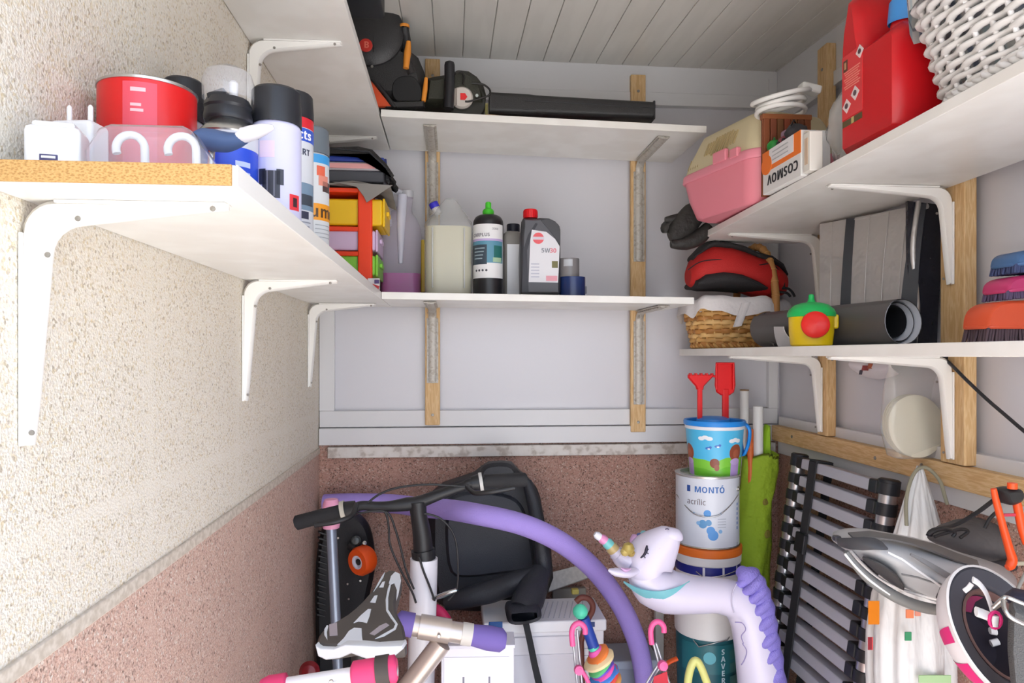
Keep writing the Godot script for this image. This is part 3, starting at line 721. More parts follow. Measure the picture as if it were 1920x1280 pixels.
	part("nozzle", mb().lathe([Vector2(0.0155, 0.218), Vector2(0.0158, 0.231), Vector2(0.013, 0.236), Vector2(0.008, 0.239), Vector2(0.0078, 0.254), Vector2(0.006, 0.256), Vector2(0, 0.256)], 24), col(70, 200, 44, 0.4), t)
	part("label", patch(r, -88, 66, 0.048, 0.191), col(232, 232, 234, 0.45), t)
	part("label_band", patch(r + 0.0004, -88, 66, 0.146, 0.152, 0.0003), col(188, 170, 214, 0.45), t)
	part("label_sky", patch(r + 0.0004, -88, 62, 0.088, 0.146, 0.0003), col(92, 146, 170, 0.45), t)
	part("label_block", patch(r + 0.0008, -85, -8, 0.084, 0.136, 0.0003), col(58, 72, 84, 0.45), t)
	part("label_hill", patch(r + 0.0008, 18, 58, 0.096, 0.134, 0.0003), col(40, 108, 104, 0.45), t)
	part("label_foreground", patch(r + 0.0011, 14, 52, 0.09, 0.102, 0.0003), col(168, 198, 166, 0.45), t)
	for k in 4: part("print_line", patch(r + 0.0011, -62, -16 - k * 3, 0.125 - k * 0.009, 0.128 - k * 0.009, 0.0003), col(150, 170, 178, 0.5), t)
	letters(t, "CARPLUS", 0.009, col(120, 120, 128, 0.5), at(Vector3(0, 0.162, 0), rot(0, -34)), r + 0.0006)
	letters(t, "3000", 0.006, col(170, 170, 176, 0.5), at(Vector3(0, 0.178, 0), rot(0, 24)), r + 0.0006)
	for k in 4: part("pictogram", mb().lathe([Vector2(0.003, 0), Vector2(0.003, 0.0006), Vector2(0, 0.0007)], 12), col(70, 72, 80, 0.5), t, at(Basis(Vector3.UP, deg_to_rad(-52 + k * 14)) * Vector3(0, 0.068, r + 0.0003), Basis(Vector3.UP, deg_to_rad(-52 + k * 14)) * rot(90)))
	# grey bottle with white label
	p = D(961, 500, 1.96); o = Vector3(p.x, shelf_y("low", p.x), p.z)
	t = thing("additive_bottle", "slim grey bottle with a black cap and blank white label, beside the oil bottle", "bottle", o)
	L = []
	for q in [[0.0, 0.052, 0.044], [0.004, 0.055, 0.047], [0.168, 0.055, 0.047], [0.18, 0.052, 0.044], [0.186, 0.04, 0.036], [0.188, 0.034, 0.034]]: L.append(rr_ring(q[1], q[2], 0.012, q[0]))
	part("body", mb().loft(L), col(138, 134, 130, 0.45), t)
	part("cap", mb().lathe([Vector2(0.0185, 0.187), Vector2(0.0185, 0.207), Vector2(0.017, 0.209), Vector2(0, 0.209)], 24), col(26, 28, 40, 0.4), t, at(Vector3(0.002, 0, 0)))
	part("label", mb().box(Vector3(0.038, 0.145, 0.001), 0.0003), col(238, 240, 246, 0.5), t, at(Vector3(0.002, 0.078, 0.0238)))
	# motor oil
	p = D(1013, 500, 1.88); o = Vector3(p.x, shelf_y("low", p.x), p.z)
	t = thing("oil_bottle", "grey motor oil bottle with a red cap and a 5W30 label", "bottle", o)
	var po := outl([[977, 551], [1050, 551], [1051, 545], [1051, 430], [1048, 421], [1041, 414], [1030, 409], [1012, 408], [1008, 409], [981, 409], [980, 420], [978, 440], [976, 480]], 1.85, o)
	var low := 0.0
	for i in po.size(): po[i].y = maxf(po[i].y, 0.0005)
	part("body", mb().prism(po, 0.066, 0.007), col(84, 84, 90, 0.4), t)
	part("cap", mb().lathe([Vector2(0.0185, 0), Vector2(0.019, 0.001), Vector2(0.019, 0.021), Vector2(0.017, 0.0235), Vector2(0, 0.0235)], 28), col(224, 24, 34, 0.4), t, at(D(994.5, 409, 1.88) - o + Vector3(0, -0.001, 0)))
	for k in 18:
		var a := TAU * k / 18
		part("cap_ridge", mb().box(Vector3(0.002, 0.016, 0.0016), 0.0005), col(206, 18, 28, 0.4), t.get_child(1), at(Vector3(sin(a) * 0.019, 0.011, cos(a) * 0.019), Basis(Vector3.UP, a)))
	var fz := 0.0335
	part("side_recess", mb().prism(outl([[978, 548], [991, 548], [988, 470], [997, 440], [1008, 420], [1004, 418], [990, 440], [982, 465], [980, 500]], 1.85, o), 0.0016), col(46, 46, 54, 0.45), t, at(Vector3(0, 0, fz - 0.0005)))
	part("shoulder_panel", mb().prism(outl([[1050, 460], [1049, 425], [1040, 415], [1028, 410], [1013, 413], [1028, 430], [1042, 448]], 1.85, o), 0.0016, 0.0006), col(64, 64, 68, 0.4), t, at(Vector3(0, 0, fz - 0.0004)))
	part("label", mb().prism(outl([[991, 529], [1046, 530], [1049, 462], [1040, 448], [1024, 435], [997, 431], [994, 450]], 1.85, o), 0.0012), col(222, 222, 228, 0.5), t, at(Vector3(0, 0, fz)))
	var c := D(1009, 447, 1.85) - o
	part("round_badge", mb().lathe([Vector2(0.0148, 0), Vector2(0.0148, 0.0006), Vector2(0, 0.0007)], 28), col(228, 96, 104, 0.5), t, at(Vector3(c.x, c.y, fz + 0.0006), rot(90)))
	part("badge_bar", mb().box(Vector3(0.031, 0.0075, 0.0005), 0.0001), col(214, 206, 218, 0.5), t, at(Vector3(c.x, c.y, fz + 0.0016)))
	c = D(1027, 470, 1.85) - o
	letters(t, "5W", 0.0115, col(128, 132, 142, 0.5), at(Vector3(c.x - 0.006, c.y, fz + 0.0009)))
	letters(t, "30", 0.0115, col(220, 110, 126, 0.5), at(Vector3(c.x + 0.0135, c.y, fz + 0.0009)))
	c = D(1040, 496, 1.85) - o
	part("label_picture", mb().box(Vector3(0.016, 0.018, 0.0005), 0.0001), col(112, 108, 66, 0.5), t, at(Vector3(c.x, c.y, fz + 0.0009)))
	c = D(1034, 522, 1.85) - o
	part("label_patch", mb().box(Vector3(0.03, 0.014, 0.0005), 0.0001), col(228, 160, 174, 0.5), t, at(Vector3(c.x, c.y, fz + 0.0009)))
	for k in 5:
		c = D(1003, 495 + k * 6, 1.85) - o
		part("print_line", mb().box(Vector3(0.022, 0.003, 0.0005), 0.0001), col(186, 188, 204, 0.5), t, at(Vector3(c.x, c.y, fz + 0.0009)))
	# tape rolls
	p = D(1073, 520, 1.87); o = Vector3(p.x, shelf_y("low", p.x), p.z)
	t = thing("tape_roll", "navy blue roll of tape lying flat on the back shelf under the grey roll", "tape", o, Basis(), "")
	part("tape", mb().lathe([Vector2(0.02, 0.0), Vector2(0.035, 0.0), Vector2(0.035, 0.054), Vector2(0.02, 0.054), Vector2(0.02, 0.0)], 40), col(34, 54, 104, 0.25), t)
	part("core", mb().lathe([Vector2(0.018, 0.001), Vector2(0.02, 0.001), Vector2(0.02, 0.053), Vector2(0.018, 0.053), Vector2(0.018, 0.001)], 32), col(190, 160, 120, 0.8), t)
	part("tape_end", mb().box(Vector3(0.006, 0.02, 0.003), 0.001), col(110, 110, 116, 0.4), t, at(Vector3(0.0345, 0.02, 0.009)))
	var p2 := D(1067, 490, 1.87)
	t = thing("tape_roll", "grey roll of tape stacked on the navy roll, beside the oil bottle", "tape", Vector3(p2.x, o.y + 0.0545, p2.z))
	part("tape", mb().lathe([Vector2(0.016, 0.0), Vector2(0.0275, 0.0), Vector2(0.0275, 0.049), Vector2(0.016, 0.049), Vector2(0.016, 0.0)], 40), col(122, 120, 122, 0.3), t)
	part("core", mb().lathe([Vector2(0.0145, 0.001), Vector2(0.016, 0.001), Vector2(0.016, 0.048), Vector2(0.0145, 0.048), Vector2(0.0145, 0.001)], 32), col(190, 160, 120, 0.8), t)
	part("painted_glint", patch(0.0276, -40, 10, 0.027, 0.045, 0.0006), clear(0.9, 0.92, 0.95, 0.5, 0.2), t)  # translucent patch painted on as a glint of the tape

	# ---- upper back shelf: leaf blower
	var dark := bumpy(col(44, 43, 44, 0.45), mats.rubber_bump, Vector3(5, 5, 5), 0.25)
	var amber := col(226, 142, 50, 0.45); var org := col(222, 84, 44, 0.45)
	p = D(735, 205, 1.9); o = Vector3(p.x, shelf_y("up", p.x), p.z)
	t = thing("leaf_blower", "black and orange leaf blower motor unit at the left of the upper back shelf", "leaf blower", o)
	po = outl([[655, 42], [700, 46], [735, 52], [750, 66], [762, 90], [768, 110], [786, 124], [797, 150], [802, 170], [800, 196], [792, 203], [720, 205], [690, 205], [655, 200]], 1.9, o)
	for i in po.size(): po[i].y = maxf(po[i].y, 0.001)
	part("housing", mb().prism(po, 0.15, 0.022), dark, t)
	c = D(700, 85, 1.9) - o
	part("fan_cover", mb().lathe([Vector2(0.088, 0), Vector2(0.086, 0.012), Vector2(0.074, 0.022), Vector2(0.05, 0.028), Vector2(0, 0.03)], 40), dark, t, at(Vector3(c.x, c.y, 0.07), rot(90)))
	for k in 5: part("fan_rib", mb().box(Vector3(0.003, 0.11 - k * 0.012, 0.004), 0.0015), dark, t, at(Vector3(c.x + 0.012 + k * 0.012, c.y - 0.005, 0.098 - k * 0.004)))
	c = D(686, 85, 1.8) - o
	part("badge", mb().lathe([Vector2(0.0165, 0), Vector2(0.0165, 0.003), Vector2(0.014, 0.004), Vector2(0, 0.004)], 24), col(196, 48, 38, 0.45), t, at(Vector3(c.x, c.y, 0.0985), rot(90)))
	letters(t, "B", 0.016, col(232, 120, 100, 0.5), at(Vector3(c.x + 0.002, c.y, 0.1035)))
	part("orange_guard", mb().prism(outl([[696, 152], [735, 201], [700, 202]], 1.82, o), 0.012, 0.003), org, t, at(Vector3(0, 0, 0.08)))
	part("guard_edge", mb().tube([D(698, 148, 1.81) - o, D(722, 175, 1.81) - o, D(741, 202, 1.81) - o], 0.005, 10), dark, t)
	var lc := []; for q in [[736, 150], [752, 138], [776, 140], [790, 160], [790, 184], [770, 192], [745, 188], [734, 172]]: lc.append(q)
	part("grip_recess", mb().prism(outl(lc, 1.81, o, 4), 0.01, 0.003), col(26, 26, 28, 0.6), t, at(Vector3(0, 0, 0.072)))
	part("lower_shell", mb().prism(outl([[716, 180], [742, 186], [795, 186], [797, 200], [722, 203]], 1.81, o), 0.02, 0.006), dark, t, at(Vector3(0, 0, 0.075)))
	part("handle", mb().tube([D(758, 52, 1.82) - o, D(762, 75, 1.83) - o, D(764, 118, 1.83) - o, D(772, 140, 1.83) - o], 0.0115, 16), dark, t)
	part("handle_cap", mb().lathe([Vector2(0.013, 0), Vector2(0.014, 0.003), Vector2(0.013, 0.008), Vector2(0, 0.009)], 20), amber, t, at(D(758, 53, 1.82) - o))
	part("amber_trim", mb().tube([D(766, 78, 1.817) - o, D(764, 100, 1.816) - o, D(761, 128, 1.815) - o], [0.006, 0.0095, 0.0075], 12), amber, t)
	part("amber_trim", mb().tube([D(799, 146, 1.82) - o, D(797, 168, 1.82) - o, D(794, 190, 1.82) - o], [0.0045, 0.0065, 0.006], 12), amber, t)
	part("screw", mb().lathe([Vector2(0.004, 0), Vector2(0.003, 0.002), Vector2(0, 0.002)], 10), mats.screw, t, at(D(698, 126, 1.81) - o + Vector3(0, 0, 0.004), rot(90)))
	# black machine on top, against the ceiling
	o = Vector3(-0.275, 2.0675, -1.5)
	t = thing("cordless_tool", "black and grey boxy machine on the upper left shelf, jutting over the leaf blower", "machine", o)
	part("body", mb().box(Vector3(0.11, 0.17, 0.11), 0.012), col(36, 38, 42, 0.5), t, at(Vector3(0, 0.0855, 0)))
	part("head", mb().box(Vector3(0.08, 0.08, 0.1), 0.008), col(40, 42, 46, 0.5), t, at(Vector3(0.089, 0.148, 0)))
	part("side_panel", mb().box(Vector3(0.045, 0.04, 0.008), 0.003), col(104, 102, 106, 0.45), t, at(Vector3(0.1, 0.158, 0.051)))
	part("plate", mb().box(Vector3(0.04, 0.006, 0.012), 0.002), col(146, 144, 150, 0.4), t, at(Vector3(0.1, 0.128, 0.051)))
	# chainsaw-like electric saw
	p = D(850, 207, 1.9); o = Vector3(p.x, shelf_y("up", p.x), p.z)
	t = thing("chainsaw", "dark chainsaw with an upright black bar handle and a pale round cover marked in red", "chainsaw", o)
	po = outl([[796, 207], [868, 212], [908, 212], [910, 190], [905, 172], [893, 156], [878, 146], [860, 144], [840, 152], [815, 156], [800, 160]], 1.9, o)
	for i in po.size(): po[i].y = maxf(po[i].y, 0.001)
	part("housing", mb().prism(po, 0.12, 0.016), bumpy(col(46, 46, 36, 0.45), mats.rubber_bump, Vector3(5, 5, 5), 0.25), t)
	part("bar_handle", mb().tube(spline([D(843, 122, 1.82) - o, D(843, 150, 1.82) - o, D(842, 180, 1.82) - o, D(841, 204, 1.82) - o], 3), 0.0135, 16), black, t)
	part("handle_tip", mb().lathe([Vector2(0.0135, 0), Vector2(0.012, 0.006), Vector2(0.006, 0.0095), Vector2(0, 0.01)], 16), black, t, at(D(843, 122, 1.82) - o))
	c = D(866, 184, 1.84) - o
	part("side_cover", mb().lathe([Vector2(0.029, 0), Vector2(0.029, 0.006), Vector2(0.025, 0.011), Vector2(0, 0.012)], 32), col(206, 198, 190, 0.4), t, at(Vector3(c.x, c.y, 0.058), rot(90)))
	part("cover_fin", mb().box(Vector3(0.012, 0.045, 0.01), 0.003), col(150, 140, 132, 0.4), t, at(Vector3(c.x - 0.018, c.y, 0.066)))
	part("red_arrow", mb().prism(PackedVector2Array([Vector2(-0.008, -0.008), Vector2(0.004, -0.008), Vector2(0.01, 0.0), Vector2(0.004, 0.009), Vector2(-0.008, 0.009)]), 0.002), col(226, 40, 44, 0.45), t, at(Vector3(c.x + 0.004, c.y, 0.0708)))
	part("chain_disc", mb().lathe([Vector2(0.05, 0), Vector2(0.05, 0.003), Vector2(0.046, 0.005), Vector2(0, 0.005)], 36), col(40, 40, 34, 0.4), t, at(Vector3(c.x + 0.012, c.y - 0.004, 0.05), rot(90)))
	for q in [[[853, 138], [858, 134], [866, 136], [870, 144], [868, 158]], [[884, 156], [905, 158], [918, 168], [917, 178], [902, 184], [880, 190], [872, 190]]]:
		var path := []; for w in q: path.append(D(w[0], w[1], 1.83) - o)
		part("cord", mb().tube(spline(path, 6), 0.0026, 8), col(30, 28, 26, 0.5), t)
	part("knob", mb().lathe([Vector2(0.004, 0), Vector2(0.004, 0.004), Vector2(0, 0.005)], 12), col(190, 200, 196, 0.4), t, at(D(894, 181, 1.84) - o + Vector3(0, 0, 0.005), rot(90)))
	# olive sheet behind the tube, offcut of wood, red blade guard
	p = D(912, 207, 1.88); o = Vector3(p.x, shelf_y("up", p.x), p.z)
	t = thing("cardboard_strip", "narrow yellow-green strip standing at the mouth of the black tube", "offcut", o)
	part("strip", mb().box(Vector3(0.008, 0.056, 0.03), 0.001), col(184, 176, 108, 0.6), t, at(Vector3(0, 0.028, 0)))
	part("cut_edge", mb().box(Vector3(0.0082, 0.004, 0.0302), 0.0005), col(206, 196, 136, 0.6), t, at(Vector3(0, 0.054, 0)))
	p = D(928, 210, 1.84); o = Vector3(p.x, shelf_y("up", p.x) + 0.0005, p.z)
	t = thing("wood_offcut", "small pale wooden offcut in front of the black tube", "offcut", o)
	part("block", mb().box(Vector3(0.05, 0.012, 0.03), 0.0015), mats.wood_y, t, at(Vector3(0, 0.006, 0), rot(0, 8, -1.3)))
	part("end_grain", mb().box(Vector3(0.001, 0.0115, 0.029), 0.0003), col(196, 150, 92, 0.8), t, at(Vector3(0.0251, 0.0055, -0.003), rot(0, 8, -1.3)))
	p = D(1030, 215, 1.9); o = Vector3(p.x, shelf_y("up", p.x) + 0.001, p.z)
	t = thing("blade_guard", "flat dark red blade cover lying under the black tube", "cover", o, Basis(Vector3.BACK, -0.0226))
	part("sleeve", mb().box(Vector3(0.34, 0.014, 0.08), 0.004), col(148, 26, 34, 0.45), t, at(Vector3(0, 0.0075, 0)))
	part("ridge", mb().box(Vector3(0.32, 0.003, 0.02), 0.001), col(120, 20, 28, 0.45), t, at(Vector3(0, 0.0155, 0)))
	# black tube of the blower
	var a := D(917, 197, 1.865); var b := D(1222, 211, 1.865)
	o = Vector3(a.x, shelf_y("up", a.x), a.z)
	t = thing("blower_tube", "long black leaf blower tube lying along the upper back shelf", "tube", o)
	L = []
	var n := 26
	for i in n:
		var f := i / float(n - 1)
		var ce: Vector3 = a.lerp(b, f) - o
		var hh := lerpf(0.0275, 0.0235, f) * (1.06 if i < 7 else 1.0)
		var ring := PackedVector3Array()
		for q in rrect(0.052, hh * 2, 0.014, 4): ring.append(ce + Vector3(0, q.y, q.x))
		L.append(ring)
	part("pipe", mb().loft(L), dark, t)
	part("seam", mb().tube([a - o + Vector3(0.09, 0.006, 0.027), b - o + Vector3(-0.004, 0.004, 0.0265)], 0.0014, 6), black, t)
	c = D(1222, 213, 1.865) - o
	part("mouth_rim", mb().box(Vector3(0.006, 0.05, 0.054), 0.003), black, t, at(c + Vector3(0, 0.002, 0)))
# ---------------------------------------------------------------- on and under the right shelves
func build_right_shelf_things():
	var white := col(236, 235, 232, 0.5); var black := col(34, 34, 38, 0.5)
	# pet carrier: local z runs from its far end to its near end, local -x is the side we see
	var A := Vector3(0.59, 0, -1.786); var Bq := Vector3(0.66, 0, -1.497)
	var dz := (Bq - A).normalized(); var len := A.distance_to(Bq)
	var bas := Basis(Vector3(dz.z, 0, -dz.x), Vector3.UP, dz)
	var base := (A + Bq) / 2 + bas.x * 0.13; base.y = ru_y(1.64) + 0.0045
	var t := thing("pet_carrier", "pet carrier with a pink tub and a beige slotted top, at the shelf's far end", "pet carrier", base, bas)
	var L := []
	for q in [[0.0, 0.21, 0.25, 0.05], [0.004, 0.225, 0.27, 0.05], [0.05, 0.25, 0.3, 0.05], [0.094, 0.262, 0.312, 0.045]]: L.append(rr_ring(q[1], q[2], q[3], q[0]))
	part("tub", mb().loft(L), col(228, 134, 148, 0.45), t)
	L = []
	for q in [[0.094, 0.268, 0.318, 0.045], [0.097, 0.272, 0.322, 0.045], [0.112, 0.27, 0.32, 0.045], [0.116, 0.262, 0.312, 0.045]]: L.append(rr_ring(q[1], q[2], q[3], q[0]))
	part("tub_rim", mb().loft(L), col(232, 142, 158, 0.45), t)
	L = []
	for q in [[0.116, 0.258, 0.308, 0.04], [0.135, 0.25, 0.3, 0.04], [0.195, 0.2, 0.262, 0.04], [0.207, 0.19, 0.25, 0.04], [0.212, 0.17, 0.23, 0.035]]: L.append(rr_ring(q[1], q[2], q[3], q[0]))
	var beige := col(216, 202, 164, 0.5)
	var top := part("cover", mb().loft(L), beige, t)
	for k in 12:
		part("vent_slot", mb().box(Vector3(0.004, 0.05 if k > 2 and k < 10 else 0.036, 0.005), 0.0018), col(176, 156, 112, 0.6), top, at(Vector3(-0.1135, 0.165, -0.055 + k * 0.0105), rot(0, 0, -23)))
	for k in 5: part("vent_slot", mb().box(Vector3(0.004, 0.03, 0.005), 0.0018), col(176, 156, 112, 0.6), top, at(Vector3(-0.1205, 0.14, -0.118 + k * 0.0105), rot(0, 0, -23)))
	part("latch", mb().box(Vector3(0.012, 0.028, 0.05), 0.003), col(230, 138, 152, 0.45), t, at(Vector3(-0.133, 0.124, 0.03)))
	part("latch", mb().box(Vector3(0.012, 0.022, 0.03), 0.003), col(230, 138, 152, 0.45), t, at(Vector3(-0.133, 0.118, 0.085)))
	# black glove over the end of the shelf
	var c := D(1310, 430, 1.86)
	var o := Vector3(c.x, ru_y(1.86) - 0.0, c.z)
	t = thing("work_glove", "black leather glove drooping over the far end of the upper right shelf", "glove", o)
	var pth := []; for q in [[1372, 392, 1.87], [1345, 386, 1.865], [1320, 390, 1.86], [1300, 402, 1.86], [1282, 424, 1.86], [1266, 440, 1.86], [1256, 446, 1.86]]: pth.append(D(q[0], q[1], q[2]) - o)
	var leather := bumpy(col(44, 42, 40, 0.55), mats.wrinkle, Vector3(6, 6, 6), 0.5)
	part("hand", mb().tube(spline(pth, 5), splinef([0.008, 0.014, 0.022, 0.033, 0.036, 0.032, 0.016], 5), 18, true, 0.8, Vector3.BACK), leather, t)
	pth = []; for q in [[1292, 404], [1275, 408], [1258, 411], [1247, 412]]: pth.append(D(q[0], q[1], 1.86) - o)
	part("finger", mb().tube(spline(pth, 4), splinef([0.014, 0.013, 0.011, 0.007], 4), 14), leather, t)
	pth = []; for q in [[1330, 425], [1310, 445], [1285, 455], [1258, 458]]: pth.append(D(q[0], q[1], 1.85) - o)
	part("finger", mb().tube(spline(pth, 4), splinef([0.016, 0.022, 0.02, 0.01], 4), 14), leather, t)
	pth = []; for q in [[1280, 414], [1262, 420], [1250, 428], [1249, 436]]: pth.append(D(q[0], q[1], 1.87) - o)
	part("finger", mb().tube(spline(pth, 4), splinef([0.016, 0.02, 0.018, 0.01], 4), 14), leather, t)
	# cardboard box lying upside down
	A = X(1427, 350, 0.668); Bq = X(1498, 318, 0.668)
	base = Vector3(0.668, ru_y(1.44) + 0.001, (A.z + Bq.z) / 2 + 0.008); var bl := absf(A.z - Bq.z)
	t = thing("carton", "upside-down white and orange carton with black lettering, between carrier and plastic bag", "box", base + Vector3(0.03, 0.002, 0), Basis.from_scale(Vector3(1, 0.84, 1)))
	part("body", mb().box(Vector3(0.06, 0.106, bl), 0.002), col(228, 226, 224, 0.6), t, at(Vector3(0, 0.053, 0)))
	var fx := -0.0303
	var face := Basis(Vector3.FORWARD * -1.0, Vector3.UP, Vector3.LEFT)   # x along +z, z out of the face
	part("orange_panel", mb().box(Vector3(bl, 0.052, 0.001), 0.0003), col(242, 122, 36, 0.6), t, at(Vector3(fx, 0.0795, 0), face))
	part("white_panel", mb().prism(PackedVector2Array([Vector2(-0.05, -0.018), Vector2(0.056, -0.018), Vector2(0.056, 0.022), Vector2(-0.05, 0.022)]), 0.0012), col(228, 226, 228, 0.6), t, at(Vector3(fx - 0.0005, 0.083, 0), face))
	part("orange_spot", mb().lathe([Vector2(0.024, 0), Vector2(0.024, 0.0012), Vector2(0, 0.0013)], 24, Transform3D(), 1.0, 0, TAU), col(242, 122, 36, 0.6), t, at(Vector3(fx - 0.0003, 0.07, -bl / 2 + 0.022), Basis(Vector3.UP, Vector3.LEFT, Vector3.FORWARD)))
	letters(t, "COSMOV", 0.023, col(40, 40, 44, 0.6), at(Vector3(fx - 0.0006, 0.03, 0.008), face * rot(0, 0, 180)))
	for k in 3: part("print_line", mb().box(Vector3(0.07, 0.0025, 0.0005), 0.0001), col(180, 180, 184, 0.6), t, at(Vector3(fx - 0.0014, 0.074 + k * 0.01, 0.0), face))
	# brown board, toys behind
	c = D(1470, 300, 1.56); o = Vector3(0.80, ru_y(1.5), -1.5)
	t = thing("wooden_crate", "reddish brown ribbed wooden box behind the white and orange carton", "box", Vector3(0.727, ru_y(1.49) + 0.004, -1.486))
	part("box", mb().box(Vector3(0.11, 0.17, 0.008), 0.002), col(122, 66, 36, 0.6), t, at(Vector3(0, 0.085, 0)))
	for k in 7: part("slat", mb().box(Vector3(0.0138, 0.168, 0.005), 0.002), col(134 - (k % 3) * 10, 72 - (k % 2) * 8, 40, 0.6), t, at(Vector3(-0.0465 + k * 0.0155, 0.085, 0.006)))
	part("top_rail", mb().box(Vector3(0.112, 0.012, 0.016), 0.002), col(150, 88, 50, 0.6), t, at(Vector3(0, 0.174, 0)))
	var cy: float = base.y + 0.106 * 0.84 + 0.0024
	c = X(1452, 251, 0.69)
	t = thing("toy_ball", "green toy ball on top of the white and orange carton", "ball", Vector3(c.x, cy, c.z))
	part("ball", mb().lathe([Vector2(0, 0), Vector2(0.008, 0.0015), Vector2(0.0135, 0.006), Vector2(0.016, 0.0135), Vector2(0.0145, 0.02), Vector2(0.009, 0.026), Vector2(0, 0.028)], 24), col(34, 150, 60, 0.4), t)
	part("stalk", mb().lathe([Vector2(0.003, 0.026), Vector2(0.002, 0.033), Vector2(0, 0.034)], 10), col(30, 110, 50, 0.5), t)
	c = X(1478, 250, 0.695)
	t = thing("toy_truck", "small dark red toy beside the green ball on the carton", "toy", Vector3(c.x, cy, c.z))
	part("body", mb().box(Vector3(0.03, 0.016, 0.04), 0.005), col(132, 52, 66, 0.5), t, at(Vector3(0, 0.012, 0)))
	part("cabin", mb().box(Vector3(0.02, 0.014, 0.02), 0.004), col(150, 120, 140, 0.5), t, at(Vector3(0, 0.026, -0.006)))
	for q in [[-1, -1], [1, -1], [-1, 1], [1, 1]]: part("wheel", mb().lathe([Vector2(0, -0.002), Vector2(0.006, -0.002), Vector2(0.006, 0.002), Vector2(0, 0.002)], 14), black, t, at(Vector3(q[0] * 0.016, 0.006, q[1] * 0.012), rot(0, 0, 90)))
	c = X(1493, 238, 0.7)
	t = thing("dark_pouch", "little charcoal pouch in front of the brown crate, above the carton", "pouch", Vector3(c.x, cy, c.z))
	L = []
	for q in [[0.0, 0.03], [0.006, 0.042], [0.02, 0.044], [0.03, 0.036], [0.036, 0.02]]: L.append(rr_ring(q[1], q[1] * 0.8, q[1] * 0.3, q[0], 0.003 * sin(q[0] * 300)))
	part("fabric", mb().loft(L), col(58, 56, 60, 0.8), t)
	part("drawstring", mb().tube([Vector3(0.0, 0.036, 0), Vector3(-0.01, 0.042, 0.01), Vector3(-0.02, 0.028, 0.018)], 0.0016, 8), black, t)
	# white cable loops on top
	o = Vector3(0.80, ru_y(1.49) + 0.184, -1.486)
	t = thing("cable_loops", "coiled white cable resting on the brown crate and the pet carrier", "cable", o)
	for k in 3:
		pth = []
		for i in 25:
			var a := TAU * i / 24.0
			pth.append(Vector3(-0.085 + cos(a) * (0.05 + k * 0.004) * (1.0 if k != 1 else 0.86), 0.006 + k * 0.008 + 0.008 * k * (1.0 + cos(a + 0.6)), 0.0 + sin(a) * (0.05 + k * 0.006)))
		part("coil", mb().tube(pth, 0.005, 10), white, t)
	part("plug", mb().box(Vector3(0.045, 0.018, 0.03), 0.005), white, t, at(Vector3(-0.03, 0.05, 0.02), rot(0, 0, -12)))
	# small white carton
	c = X(1507, 320, 0.70)
	t = thing("small_carton", "small white carton squeezed between the orange-white carton and the plastic bag", "box", Vector3(0.682, ru_y(1.28) + 0.001, -1.285))
	part("body", mb().box(Vector3(0.026, 0.075, 0.026), 0.002), col(226, 222, 214, 0.6), t, at(Vector3(0, 0.0385, 0)))
	part("flap", mb().box(Vector3(0.026, 0.002, 0.02), 0.0005), col(216, 206, 190, 0.6), t, at(Vector3(0, 0.0775, 0.0), rot(12)))
	part("print_panel", mb().box(Vector3(0.0008, 0.05, 0.012), 0.0002), col(212, 186, 160, 0.6), t, at(Vector3(-0.0133, 0.04, 0.0)))
	# clear plastic bag
	base = Vector3(0.79, ru_y(1.2) + 0.001, -1.268)
	t = thing("plastic_bag", "crumpled clear plastic bag beside the red canister", "bag", base)
	var rn := RandomNumberGenerator.new(); rn.seed = 4
	L = []
	for i in 14:
		var f := i / 13.0
		var ring := PackedVector3Array()
		var rx := 0.078 * (0.8 + 0.35 * sin(f * 2.6)) * (1.0 - 0.55 * pow(f, 3)); var rz := 0.046 * (0.8 + 0.3 * sin(f * 2.8)) * (1.0 - 0.6 * pow(f, 3))
		for k in 28:
			var a := TAU * k / 28.0
			var w := 1.0 + 0.08 * sin(a * 5 + f * 9) + 0.06 * sin(a * 9 - f * 14) + rn.randf_range(-0.035, 0.035)
			ring.append(Vector3(cos(a) * rx * w + 0.01 * f, 0.001 + f * 0.2 + rn.randf_range(-0.003, 0.003) * minf(1, f * 5), sin(a) * rz * w))
		L.append(ring)
	part("film", mb().loft(L), clear(0.92, 0.92, 0.92, 0.3, 0.22), t)
	L = []
	for q in [[0.002, 0.1, 0.05], [0.06, 0.11, 0.056], [0.11, 0.09, 0.05], [0.135, 0.05, 0.03]]: L.append(rr_ring(q[1], q[2], 0.03, q[0], 0.012))
	part("contents", mb().loft(L), bumpy(col(206, 206, 196, 0.5), mats.wrinkle, Vector3(5, 5, 5), 0.8), t)
	# red canister
	A = X(1590, 262, 0.694); Bq = X(1716, 200, 0.694)
	base = Vector3(0.76, ru_y(1.09) + 0.0025, -1.135)
	var hl := 0.086
	t = thing("canister", "large red plastic canister with a blue cap and a hazard label", "canister", base)
	var prof := [Vector2(-hl, 0.012), Vector2(-hl + 0.012, 0.0), Vector2(hl - 0.012, 0.0), Vector2(hl, 0.012), Vector2(hl, 0.16), Vector2(hl - 0.012, 0.178), Vector2(-0.012, 0.178), Vector2(-0.012, 0.178), Vector2(-0.016, 0.2), Vector2(-0.022, 0.232), Vector2(-0.03, 0.268), Vector2(-hl + 0.03, 0.282), Vector2(-hl + 0.014, 0.252), Vector2(-hl + 0.004, 0.222), Vector2(-hl, 0.19)]
	var pl := PackedVector2Array(); for q in prof: if pl.size() == 0 or pl[-1].distance_to(q) > 1e-4: pl.append(q)
	var red := col(206, 16, 28, 0.35)
	part("body", mb().prism(pl, 0.13, 0.016, at(Vector3.ZERO, face)), red, t)
	part("neck", mb().lathe([Vector2(0.026, 0.0), Vector2(0.024, 0.02), Vector2(0, 0.02)], 28), red, t, at(Vector3(-0.02, 0.172, 0.042)))
